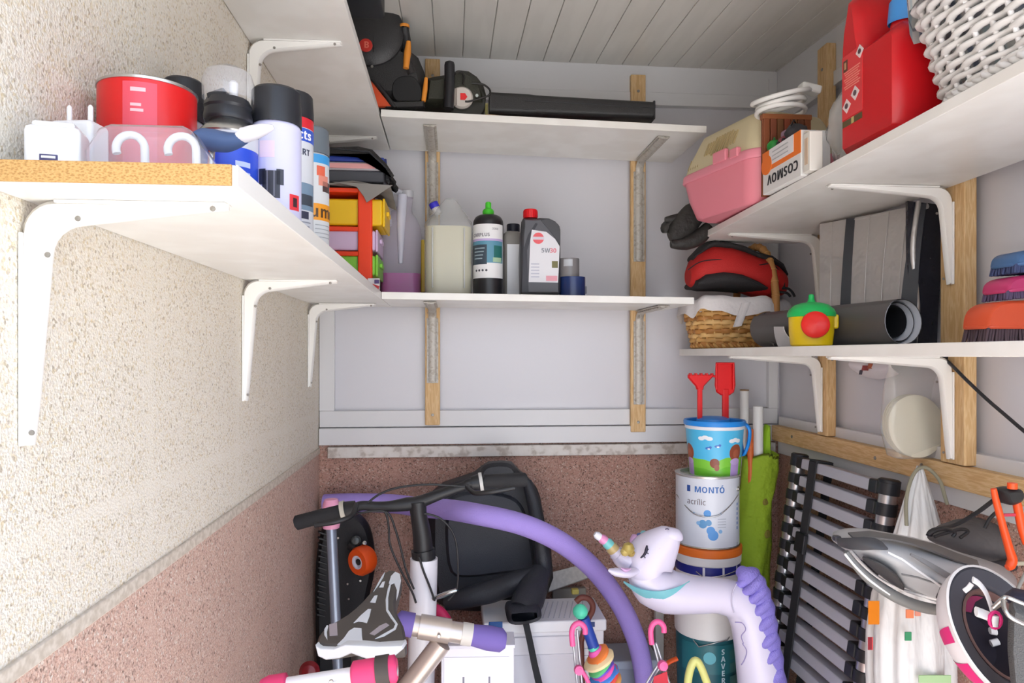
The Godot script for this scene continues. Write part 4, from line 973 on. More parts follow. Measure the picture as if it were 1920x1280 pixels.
	part("cap", mb().lathe([Vector2(0.028, 0.0), Vector2(0.029, 0.002), Vector2(0.028, 0.034), Vector2(0.026, 0.037), Vector2(0, 0.037)], 32), col(70, 150, 226, 0.4), t, at(Vector3(-0.02, 0.19, 0.042), rot(6, 0, 0)))
	part("handle", mb().tube(spline([Vector3(0.03, 0.262, -0.035), Vector3(0.03, 0.275, 0.0), Vector3(0.03, 0.255, 0.05), Vector3(0.03, 0.17, 0.072)], 5), 0.013, 14), red, t)
	var lx := -0.0653
	part("label", mb().box(Vector3(0.062, 0.112, 0.0008), 0.0002), col(222, 62, 66, 0.45), t, at(Vector3(lx, 0.122, -hl + 0.046), face))
	part("label_strip", mb().box(Vector3(0.06, 0.011, 0.0008), 0.0002), col(92, 78, 44, 0.45), t, at(Vector3(lx, 0.058, -hl + 0.046), face))
	part("label_strip_mark", mb().box(Vector3(0.008, 0.011, 0.0006), 0.0002), col(196, 176, 112, 0.45), t, at(Vector3(lx - 0.0003, 0.058, -hl + 0.048), face))
	for q in [[0.03, 0.088, 0.0115], [0.056, 0.102, 0.0115], [0.07, 0.168, 0.0105]]:
		var dm := part("hazard_diamond", mb().box(Vector3(q[2] * 1.6, q[2] * 1.6, 0.0007), 0.0002), col(232, 214, 214, 0.45), t, at(Vector3(lx - 0.0006, q[1], -hl + q[0]), face * rot(0, 0, 45)))
		part("hazard_symbol", mb().lathe([Vector2(q[2] * 0.42, 0), Vector2(q[2] * 0.42, 0.0006), Vector2(0, 0.0007)], 14), col(92, 70, 76, 0.5), dm, at(Vector3(0, 0, 0.0003), rot(90)))
	part("dark_code", mb().box(Vector3(0.013, 0.02, 0.0007), 0.0002), col(96, 62, 44, 0.45), t, at(Vector3(lx - 0.0004, 0.16, -hl + 0.026), face))
	part("dark_code_mark", mb().box(Vector3(0.006, 0.012, 0.0005), 0.0002), col(196, 150, 110, 0.45), t, at(Vector3(lx - 0.0008, 0.16, -hl + 0.026), face))
	for k in 8: part("print_line", mb().box(Vector3(0.05 - (k % 3) * 0.006, 0.002, 0.0005), 0.0001), col(240, 146, 130, 0.5), t, at(Vector3(lx - 0.0005, 0.148 - k * 0.0042, -hl + 0.046), face))
	# white wicker basket
	base = Vector3(0.824, ru_y(0.54) + 0.002, -0.775)
	wicker("wicker_basket", "white wicker basket with a fabric lining, at the near end of the upper right shelf", base, [0.122, 0.24], [0.17, 0.262], 0.16, 15, 42, 0.0062, [col(238, 237, 238, 0.6), col(228, 226, 224, 0.6)], 3.6)
	t = get_child(get_child_count() - 1)
	L = []
	for q in [[0.012, 0.105, 0.225], [0.15, 0.153, 0.246], [0.17, 0.165, 0.258], [0.178, 0.175, 0.268], [0.168, 0.183, 0.276], [0.136, 0.181, 0.274]]:
		var ring := PackedVector3Array()
		for k in 64:
			var a := TAU * k / 64.0
			var dip := 0.0 if q[1] < 0.18 else 0.012 * sin(a * 7) + 0.008 * sin(a * 13)
			var w := 1.0 + (0.006 * sin(a * 11) if q[1] > 0.15 else 0.0)
			ring.append(Vector3(signf(cos(a)) * pow(absf(cos(a)), 0.6) * q[1] * w, q[0] + dip, signf(sin(a)) * pow(absf(sin(a)), 0.6) * q[2] * w))
		L.append(ring)
	var im := Image.create(256, 64, false, Image.FORMAT_RGB8); im.fill(Color8(232, 232, 230))
	for k in 16:
		im.fill_rect(Rect2i(k * 16, 0, 3, 64), Color8(140, 150, 176)); im.fill_rect(Rect2i(k * 16 + 7, 0, 4, 64), Color8(196, 214, 222))
	for k in 4: im.fill_rect(Rect2i(0, k * 16 + 6, 256, 2), Color8(150, 150, 160))
	var lin := draw_mat(im, 0.85)
	part("lining", mb().grid(L, null, true), lin, t)

	# ---- lower right shelf
	var sy := 1.467
	base = Vector3(0.79, sy + 0.001, -1.955)
	wicker("picnic_basket", "brown wicker basket with an arched handle, by the back wall", base, [0.1, 0.085], [0.125, 0.1], 0.108, 9, 30, 0.0058, [col(206, 158, 92, 0.55), col(178, 122, 60, 0.55), col(222, 180, 116, 0.55)], 2.6)
	t = get_child(get_child_count() - 1)
	pth = []
	for i in 17:
		var a := PI * i / 16.0
		pth.append(Vector3(0.075 + 0.045 * -cos(a) * -1.0 * 0.35, 0.09 + 0.2 * pow(sin(a), 0.8), cos(a) * 0.098))
	part("handle", mb().tube(pth, 0.0105, 10), bumpy(col(190, 136, 78, 0.55), mats.rubber_bump, Vector3(8, 30, 8), 0.6), t)
	for k in 14:
		var q: Vector3 = pth[1 + k]
		part("handle_wrap", mb().tube(ringpts(q, (pth[2 + k] - pth[k]).normalized(), 0.0104), 0.0014, 6, false), col(206, 154, 92, 0.55), t.get_child(t.get_child_count() - 1 - k))
	# white cloth in the basket
	t = thing("basket_cloth", "white cotton cloth lining the brown basket and hanging over its rim", "cloth", base)
	L = []
	var prf := [[0.05, 0.8, 0], [0.1, 0.96, 0], [0.122, 1.0, 0.3], [0.128, 1.06, 0.6], [0.115, 1.13, 1.0], [0.085, 1.16, 1.4]]
	for q in prf:
		var ring := PackedVector3Array()
		for k in 60:
			var a := TAU * k / 60.0
			var fold := sin(a * 6 + 0.7) * 0.5 + sin(a * 11) * 0.3
			var tail: float = q[2] * (0.012 * fold - 0.016 * exp(-pow((a - 0.9) / 0.5, 2)))
			var w: float = q[1] + 0.03 * fold * q[2] + 0.16 * q[2] * exp(-pow((a - 0.15) / 0.35, 2))
			ring.append(Vector3(signf(cos(a)) * pow(absf(cos(a)), 0.65) * 0.121 * w, q[0] + tail + (0.016 if q[2] > 0 else 0.0) * (0.4 + 0.6 * sin(a)), signf(sin(a)) * pow(absf(sin(a)), 0.65) * 0.097 * w))
		L.append(ring)
	var cloth := bumpy(col(226, 222, 222, 0.9), mats.wrinkle, Vector3(6, 6, 6), 0.4)
	cloth.cull_mode = BaseMaterial3D.CULL_DISABLED
	part("drape", mb().grid(L, null, true), cloth, t)
	var pp := []
	for i in 6:
		var row := PackedVector3Array()
		for j in 5: row.append(D(lerpf(1408 - i * 2.5, 1390 - i * 2, j / 4.0) + i * -1.0, 566 + i * 9 + j * 0.5, 1.845) - base + Vector3(0, 0, 0.003 * sin(j * 1.6)))
		pp.append(row)
	part("tail", mb().sheet(pp, 0.0015), cloth, t)
	# red and black bag
	o = Vector3(0.79, sy + 0.115, -1.945)
	t = thing("sport_bag", "red and black soft zip bag sitting on the cloth in the brown basket", "bag", o)
	var secs := [[1290, 517, 18, 0.03], [1300, 508, 34, 0.055], [1325, 500, 42, 0.07], [1360, 502, 42, 0.075], [1395, 512, 40, 0.075], [1425, 522, 40, 0.07], [1450, 528, 32, 0.06], [1466, 532, 22, 0.04]]
	L = []
	for q in secs:
		var ce: Vector3 = D(q[0], q[1], 1.93) - o
		var ring := PackedVector3Array()
		for k in 20:
			var a := TAU * k / 20.0
			ring.append(ce + Vector3(0, sin(a) * q[2] / F * 1.93, cos(a) * q[3]))
		L.append(ring)
	part("shell", mb().loft(L), bumpy(col(190, 30, 28, 0.7), mats.weave, Vector3(8, 8, 8), 0.35), t)
	L = []
	for q in [[1295, 482, 6, 0.03], [1318, 462, 9, 0.05], [1330, 458, 9, 0.055], [1360, 462, 9, 0.055], [1385, 468, 9, 0.055], [1410, 480, 9, 0.055], [1435, 484, 8, 0.05], [1458, 497, 6, 0.04], [1472, 512, 4, 0.02]]:
		var ce: Vector3 = D(q[0], q[1] + 3, 1.93) - o
		var ring := PackedVector3Array()
		for k in 14: ring.append(ce + Vector3(0, sin(TAU * k / 14) * q[2] / F * 2.0, cos(TAU * k / 14) * q[3]))
		L.append(ring)
	var bcl := bumpy(col(40, 38, 40, 0.8), mats.weave, Vector3(8, 8, 8), 0.35)
	part("top_panel", mb().loft(L), bcl, t)
	L = []
	for q in [[1296, 535, 8, 0.06], [1310, 528, 18, 0.068], [1340, 526, 20, 0.084], [1372, 530, 18, 0.09], [1400, 538, 12, 0.086], [1420, 544, 5, 0.07]]:
		var ce: Vector3 = D(q[0], q[1], 1.93) - o
		var ring := PackedVector3Array()
		for k in 14: ring.append(ce + Vector3(0, sin(TAU * k / 14) * q[2] / F * 1.93, cos(TAU * k / 14) * q[3]))
		L.append(ring)
	part("front_pocket", mb().loft(L), bcl, t)
	pth = []; for q in [[1290, 506], [1310, 492], [1335, 487], [1370, 487], [1395, 492], [1415, 497], [1440, 494]]: pth.append(D(q[0], q[1], 1.862) - o)
	part("zip", mb().tube(spline(pth, 4), 0.0016, 6), black, t)
	for q in [[[1440, 492], [1458, 505], [1468, 522], [1470, 540]], [[1466, 540], [1478, 541], [1486, 548], [1490, 556]], [[1460, 547], [1475, 549], [1482, 556]]]:
		pth = []; for w in q: pth.append(D(w[0], w[1], 1.88) - o)
		part("strap", mb().tube(spline(pth, 4), 0.0035, 8), bcl, t)
	# watering can
	base = Vector3(0.75, sy, -1.42)
	t = thing("watering_can", "small toy watering can, yellow with a green lid and a red rose", "watering can", base, rot(0, -24))
	part("body", mb().lathe([Vector2(0, 0.001), Vector2(0.036, 0.0), Vector2(0.041, 0.004), Vector2(0.044, 0.03), Vector2(0.0445, 0.062)], 40), col(238, 202, 10, 0.35), t)
	part("lid", mb().lathe([Vector2(0.0445, 0.062), Vector2(0.0475, 0.0625), Vector2(0.0475, 0.07), Vector2(0.044, 0.078), Vector2(0.034, 0.087), Vector2(0.02, 0.0915), Vector2(0.009, 0.093), Vector2(0.006, 0.099), Vector2(0.0055, 0.108), Vector2(0.003, 0.11), Vector2(0, 0.11)], 40), col(24, 186, 92, 0.35), t)
	part("spout", mb().lathe([Vector2(0.012, 0), Vector2(0.014, 0.03), Vector2(0.02, 0.036), Vector2(0, 0.038)], 24), col(214, 40, 24, 0.35), t, at(Vector3(0.004, 0.044, 0.024), rot(80)))
	part("rose", mb().lathe([Vector2(0.023, -0.002), Vector2(0.0275, 0.0), Vector2(0.0265, 0.004), Vector2(0.018, 0.009), Vector2(0, 0.0115)], 32), col(230, 28, 20, 0.35), t, at(Vector3(0.004, 0.044, 0.055), rot(84)))
	part("handle_stub", mb().box(Vector3(0.012, 0.03, 0.012), 0.004), col(238, 202, 10, 0.35), t, at(Vector3(0.0465, 0.052, 0)))
	# roll of dark sheet
	A = Vector3(0.80, sy + 0.0485, -1.74); Bq = X(1699, 606, 0.868); Bq.y = sy + 0.0485
	o = Vector3(A.x, sy, A.z)
	t = thing("mat_roll", "roll of dark grey sheet with white inner face, lying behind the toy watering can", "roll", o)
	dz = (Bq - A).normalized(); var rx := Vector3.UP.cross(dz).normalized(); var ry := dz.cross(rx)
	var wl := A.distance_to(Bq)
	var turn := func(r0: float, r1: float, turns: float, off: float, z0: float) -> Array:
		var rows := []
		for i in 2:
			var row := PackedVector3Array()
			for k in int(turns * 30) + 1:
				var a := TAU * k / 30.0 + 2.4
				var r := lerpf(r0, r1, k / (turns * 30.0)) + off
				row.append(A - o + dz * (wl * i + (z0 * (k / (turns * 30.0)) if i == 1 else 0.0)) + (rx * cos(a) + ry * sin(a)) * r)
			rows.append(row)
		return rows
	part("outer_face", mb().grid(turn.call(0.048, 0.0355, 2.2, 0.0, -0.03), null, false), col(92, 88, 88, 0.45), t)
	part("inner_face", mb().grid(turn.call(0.048, 0.0355, 2.2, -0.0018, -0.03), null, false, -1.0), col(226, 228, 236, 0.4), t)
	part("core", mb().tube([A - o + dz * 0.01, Bq - o - dz * 0.035], 0.033, 30, true), col(20, 20, 24, 0.8), t)  # near-black colour paints the darkness inside the roll
	t.get_child(2).mesh = mb().lathe([Vector2(0.0325, 0), Vector2(0.0325, wl - 0.034), Vector2(0.0315, wl - 0.034), Vector2(0.0315, 0.02), Vector2(0, 0.02)], 32).mesh()
	t.get_child(2).transform = at(A - o, along(dz))
	var fp := []
	for i in 8:
		var row := PackedVector3Array()
		for j in 5:
			var f := j / 4.0
			var a := D(lerpf(1452, 1470, f) + 26 * pow(i / 7.0, 2) * (0.3 + f), 612 + 37 * i / 7.0, lerpf(1.62, 1.5, f))
			row.append(a - o)
		fp.append(row)
	part("loose_flap", mb().sheet(fp, 0.0015), col(226, 226, 232, 0.45), t)
	pth = []; for q in [[1440, 588, 1.72], [1433, 600, 1.73], [1430, 618, 1.73], [1440, 636, 1.7], [1458, 647, 1.66]]: pth.append(D(q[0], q[1], q[2]) - o)
	part("curled_edge", mb().tube(spline(pth, 4), 0.013, 10, true, 0.5), col(78, 74, 74, 0.5), t)
	# silver insulated bag
	var foil := StandardMaterial3D.new(); foil.albedo_color = Color8(206, 202, 199); foil.metallic = 0.6; foil.roughness = 0.36
	foil.uv1_triplanar = true; foil.uv1_scale = Vector3(3, 3, 3); foil.normal_enabled = true; foil.normal_texture = mats.wrinkle; foil.normal_scale = 0.5
	o = Vector3(0.9, sy, -1.47)
	t = thing("cooler_bag", "silver foil cooler bag with black straps, standing behind the rolled sheet", "bag", o)
	var lat := func(l: float, r: float, dl: float, dr: float, rows: int, cols: int, push: float) -> Array:
		var out := []
		for i in rows:
			var f := i / float(rows - 1)
			var row := PackedVector3Array()
			var bow := sin(f * PI) * 0.012
			for j in cols:
				var g := j / float(cols - 1)
				var u := lerpf(l, r, g); var d := lerpf(dl, dr, g)
				var q := D(u, 600, d); q.y = sy + 0.002 + f * (0.296 - 0.006 * g)
				q.x += 0.03 * f * f * g - bow * 0.6 + push; q.z += bow
				row.append(q - o)
			out.append(row)
		return out
	var quilt := foil.duplicate(); 
	var front: Array = lat.call(1537, 1702, 1.63, 1.37, 15, 17, 0.0)
	part("front_panel", mb().sheet(front, 0.008), foil, t)
	# bubble seams: raised lines across the panel
	for j in [2, 8, 11, 14]:
		var s := MB.new(); var line := []
		for i in 15: line.append(front[i][j] + Vector3(-0.0015, 0, 0.0015))
		part("quilt_seam", mb().tube(line, 0.0008, 5), foil, t)
	var side: Array = lat.call(1702, 1757, 1.37, 1.38, 15, 6, 0.0)
	part("side_gusset", mb().sheet(side, 0.006), bumpy(col(44, 44, 52, 0.25), mats.wrinkle, Vector3(4, 4, 4), 0.8), t)
	for q in [[5, 0.014], [16, 0.012]]:
		var rows := []
		for i in 15:
			var row := PackedVector3Array()
			var ce: Vector3 = front[i][mini(q[0], 16)]
			for j in 3: row.append(ce + Vector3(-0.0035, 0, 0.0035) + Vector3(0.011, 0, 0.011) * (j - 1.0) * (0.6 + 0.5 * (1.0 - i / 14.0)))
			rows.append(row)
		part("strap", mb().sheet(rows, 0.003), col(52, 54, 60, 0.5), t)
	var line2 := []
	for i in 15: line2.append(side[i][1] + Vector3(-0.002, 0, 0.004) + Vector3(0.006, 0, 0) * sin(i * 0.5))
	part("silver_piping", mb().tube(line2, 0.0055, 8), foil, t)
	part("back_panel", mb().box(Vector3(0.012, 0.29, 0.25), 0.004), foil, t, at(Vector3(0.052, 0.148, -0.06), rot(0, 8)))
	part("rolled_top", mb().tube([front[14][0] + Vector3(0.012, -0.004, 0.0), front[14][16] + Vector3(0.012, -0.004, 0.0)], 0.006, 8), foil, t)
	# brushes
	base = Vector3(0.928, sy, -1.1)
	t = thing("hand_brush", "orange brush head with dark bristles, bristles down, at the right end", "brush", base)
	brush(t, col(236, 92, 52, 0.4), col(90, 70, 76, 0.8), 0.064)
	t = thing("hand_brush", "magenta brush head lying on the orange brush", "brush", base + Vector3(0.02, 0.077, -0.002), rot(0, 0, 6))
	brush(t, col(206, 62, 116, 0.4), col(96, 80, 110, 0.8), 0.034, 0.048)
	t = thing("hand_brush", "blue brush head on top of the pile of brushes", "brush", base + Vector3(0.028, 0.118, -0.002), rot(0, 0, 3))
	brush(t, col(74, 112, 160, 0.4), col(70, 80, 120, 0.8), 0.034, 0.042)

	# ---- under the lower right shelf
	base = Vector3(0.955, 1.2365, -1.39)
	t = thing("disc_bag", "clear bag of round cream discs standing on the wooden rail", "bag", base, rot(0, 4))
	for k in 4:
		part("disc", mb().lathe([Vector2(0, 0), Vector2(0.062, 0), Vector2(0.0645, 0.0015), Vector2(0.0645, 0.005), Vector2(0.062, 0.0065), Vector2(0, 0.0065)], 44), col(226 - k * 3, 221 - k * 3, 204 - k * 4, 0.5), t, at(Vector3(-0.004 + k * 0.001, 0.0665, 0.01 - k * 0.0068), rot(84)))
	L = []
	for q in [[0.0, 0.09, 0.03], [0.006, 0.12, 0.04], [0.06, 0.142, 0.044], [0.12, 0.136, 0.04], [0.15, 0.12, 0.028], [0.18, 0.115, 0.014], [0.2, 0.12, 0.006]]:
		var ring := PackedVector3Array()
		for p in rr_ring(q[1], q[2], q[2] * 0.45, q[0]): ring.append(p + Vector3(0.004 * sin(p.x * 90 + q[0] * 60), 0, 0.004 * sin(p.x * 110 + q[0] * 40)))
		L.append(ring)
	part("film", mb().loft(L), clear(0.93, 0.93, 0.9, 0.16, 0.2), t)
	o = X(1630, 690, 0.975)
	t = thing("printed_bag", "folded white plastic bag with a small red print, wedged under the lower right shelf", "bag", Vector3(o.x, 1.447, o.z))
	pp = []
	for i in 7:
		var row := PackedVector3Array()
		for j in 9:
			row.append(Vector3(0.012 - 0.02 * sin(i / 6.0 * PI) - 0.003 * sin(j * 1.3), -0.002 - 0.05 * i / 6.0 + 0.014 * pow(absf(j / 4.0 - 1.0), 2) * i / 6.0, -0.07 + j * 0.02))
		pp.append(row)
	part("film", mb().sheet(pp, 0.0025), col(224, 218, 222, 0.35), t)
	for q in [[-0.012, 0.02, 0.026, [150, 60, 60]], [0.008, 0.015, 0.018, [176, 92, 60]], [-0.03, 0.03, 0.012, [60, 56, 70]]]:
		part("print_patch", mb().box(Vector3(0.0012, 0.012, q[2]), 0.0004), col(q[3][0], q[3][1], q[3][2], 0.5), t, at(Vector3(-0.0088, -0.008 - q[1], q[0] + 0.01), rot(0, 0, -12)))
	# black cable
	pth = [X(1768, 671, 0.962), X(1782, 682, 0.958), X(1812, 712, 0.957), X(1850, 748, 0.957), X(1885, 778, 0.957), X(1925, 812, 0.957), X(2010, 880, 0.958)]
	o = pth[0]
	for i in pth.size(): pth[i] -= o
	t = thing("cable", "black cable slanting down the right wall under the lower shelf", "cable", o)
	part("lead", mb().tube(spline(pth, 5), 0.0032, 10), black, t)
	part("clip", mb().box(Vector3(0.02, 0.006, 0.012), 0.002), black, t, at(Vector3(0.004, 0.001, -0.002)))

func ringpts(p: Vector3, n: Vector3, r: float) -> Array:
	var b := along(n, Vector3(0.3, 0.2, 1)); var out := []
	for k in 11: out.append(p + (b.x * cos(TAU * k / 10) + b.z * sin(TAU * k / 10)) * r)
	return out

# woven basket: rows of weavers that pass in front of and behind upright stakes
func wicker(called, label, base: Vector3, lo: Array, hi: Array, h: float, rows: int, stakes: int, r: float, ms: Array, sq: float):
	var t := thing(called, label, "basket", base)
	var ex := 2.0 / sq
	var pos := func(a: float, f: float, off: float) -> Vector3:
		var e := 1.0 - pow(1.0 - f, 1.5) * 1.0
		var w := lerpf(lo[0], hi[0], f) + off; var d := lerpf(lo[1], hi[1], f) + off
		return Vector3(signf(cos(a)) * pow(absf(cos(a)), ex) * w, f * h + r, signf(sin(a)) * pow(absf(sin(a)), ex) * d)
	# even spacing round the outline
	var fine := []; var acc := [0.0]
	for k in 721:
		fine.append(pos.call(TAU * k / 720.0, 0.6, 0.0))
		if k: acc.append(acc[-1] + fine[k].distance_to(fine[k - 1]))
	var ang := func(s: float) -> float:
		var want: float = fposmod(s, 1.0) * acc[-1]
		var k := acc.bsearch(want)
		return TAU * k / 720.0
	var rn := RandomNumberGenerator.new(); rn.seed = 11
	for k in stakes:
		var a: float = ang.call(k / float(stakes))
		var pts := []
		for i in 5: pts.append(pos.call(a, i / 4.0, 0.0))
		part("stake", mb().tube(pts, r * 0.62, 6), ms[k % ms.size()], t)
	for j in rows:
		var f := (j + 0.5) / rows
		var pts := []
		var n := stakes * 4
		var ph := rn.randf_range(-0.0006, 0.0006)
		for k in n + 1:
			var s := k / float(n)
			var off := sin(PI * s * stakes + PI * j) * r * 0.62
			if j == rows - 1 or j == 0: off *= 0.6
			pts.append(pos.call(ang.call(s), f, off) + Vector3(0, ph + 0.0012 * sin(s * 40 + j * 2.1), 0))
		part("weaver", mb().tube(pts, r * 0.66, 7, false, 1.24 * h / rows / 2 / (r * 0.66)), ms[(j * 2 + 1) % ms.size()], t)
	# twisted rim and foot
	for q in [[1.0, 0.0], [0.0, 0.0]]:
		for s2 in 2:
			var pts := []
			for k in 241:
				var s := k / 240.0
				pts.append(pos.call(ang.call(s), q[0], cos(TAU * s * stakes + PI * s2) * r * 0.7) + Vector3(0, sin(TAU * s * stakes + PI * s2) * r * 0.6 + (r * 0.3 if q[0] == 0.0 else 0.0), 0))
			part("rim" if q[0] == 1.0 else "foot", mb().tube(pts, r * 0.85, 7, false), ms[s2 % ms.size()], t)
	var ring := PackedVector3Array()
	var N := []
	for f in [0.0, 1.0]:
		var row := PackedVector3Array()
		for k in 48: row.append((pos.call(TAU * k / 48.0, 0.02, -r)) * Vector3(f, 1, f))
		N.append(row)
	part("bottom", mb().grid(N, null, true, 1, Vector3.UP), ms[0], t)

func brush(t: Node3D, m, bm, h: float, w := 0.066):
	var po := PackedVector2Array()
	for k in 17:
		var f := PI * k / 16.0
		po.append(Vector2(signf(cos(f)) * pow(absf(cos(f)), 0.6) * w, h * 0.42 + h * 0.7 * pow(sin(f), 0.75)))
	part("head", mb().prism(po, 0.06, 0.005), m, t)
	part("lip", mb().prism(rrect(w * 2 + 0.008, 0.064, 0.02), 0.006, 0.002, Transform3D(rot(90), Vector3(0, h * 0.44, 0))), m, t)
	var s := mb(); var rn := RandomNumberGenerator.new(); rn.seed = 3
	for i in 26:
		for j in 10:
			var x := lerpf(-w * 0.92, w * 0.92, i / 25.0); var z := lerpf(-0.025, 0.025, j / 9.0)
			s.tube([Vector3(x, h * 0.44, z), Vector3(x * 1.1 + rn.randf_range(-0.002, 0.002), 0.0005, z * 1.1 + rn.randf_range(-0.002, 0.002))], [0.0028, 0.0022], 5)
	var b := part("bristles", s, bm, t); b.set_meta("kind", "stuff")
# ---------------------------------------------------------------- standing on the floor
func onp(u, v, p0: Vector3, n: Vector3) -> Vector3:
	var r := ray(u, v); return EYE + r * ((p0 - EYE).dot(n) / r.dot(n))
# outline given in pixels lying on the plane of transform xf (z = its normal), as local xy
func outp(pts: Array, xf: Transform3D, smooth := 0) -> PackedVector2Array:
	var a := []; var inv := xf.affine_inverse()
	for p in pts:
		var q: Vector3 = inv * onp(p[0], p[1], xf.origin, xf.basis.z)
		a.append(Vector2(q.x, q.y))
	return poly_round(a, smooth) if smooth else PackedVector2Array(a)
func path(pts: Array, o: Vector3, step := 5) -> Array:   # [u, v, depth]
	var a := []
	for p in pts: a.append(D(p[0], p[1], p[2]) - o)
	return spline(a, step) if step else a
func radii(vals: Array, d: float, step := 5) -> Array:   # radii in pixels
	var a := []
	for x in vals: a.append(x * d / F)
	return splinef(a, step) if step else a
func floor_at(u, v, d) -> Vector3:
	var p := D(u, v, d); p.y = 0; return p
func wheel(parent, called, r: float, w: float, xf: Transform3D, tyre_m, hub_m, spokes := 0):
	var t := part(called, mb().lathe([Vector2(r - w, -w * 0.4), Vector2(r - w * 0.3, -w * 0.5), Vector2(r, -w * 0.2), Vector2(r, w * 0.2), Vector2(r - w * 0.3, w * 0.5), Vector2(r - w, w * 0.4), Vector2(r - w, -w * 0.4)], 36), tyre_m, parent, xf)
	part("hub", mb().lathe([Vector2(0, -w * 0.5), Vector2(r * 0.16, -w * 0.5), Vector2(r * 0.16, w * 0.5), Vector2(0, w * 0.5)], 20), hub_m, t)
	if spokes:
		for k in spokes:
			var a := TAU * k / spokes
			part("spoke", mb().tube([Vector3(cos(a), 0, sin(a)) * r * 0.12, Vector3(cos(a), 0, sin(a)) * (r - w)], 0.002, 5), hub_m, t)
	else:
		part("disc", mb().lathe([Vector2(0, -w * 0.3), Vector2(r - w * 0.9, -w * 0.3), Vector2(r - w * 0.9, w * 0.3), Vector2(0, w * 0.3)], 28), hub_m, t)

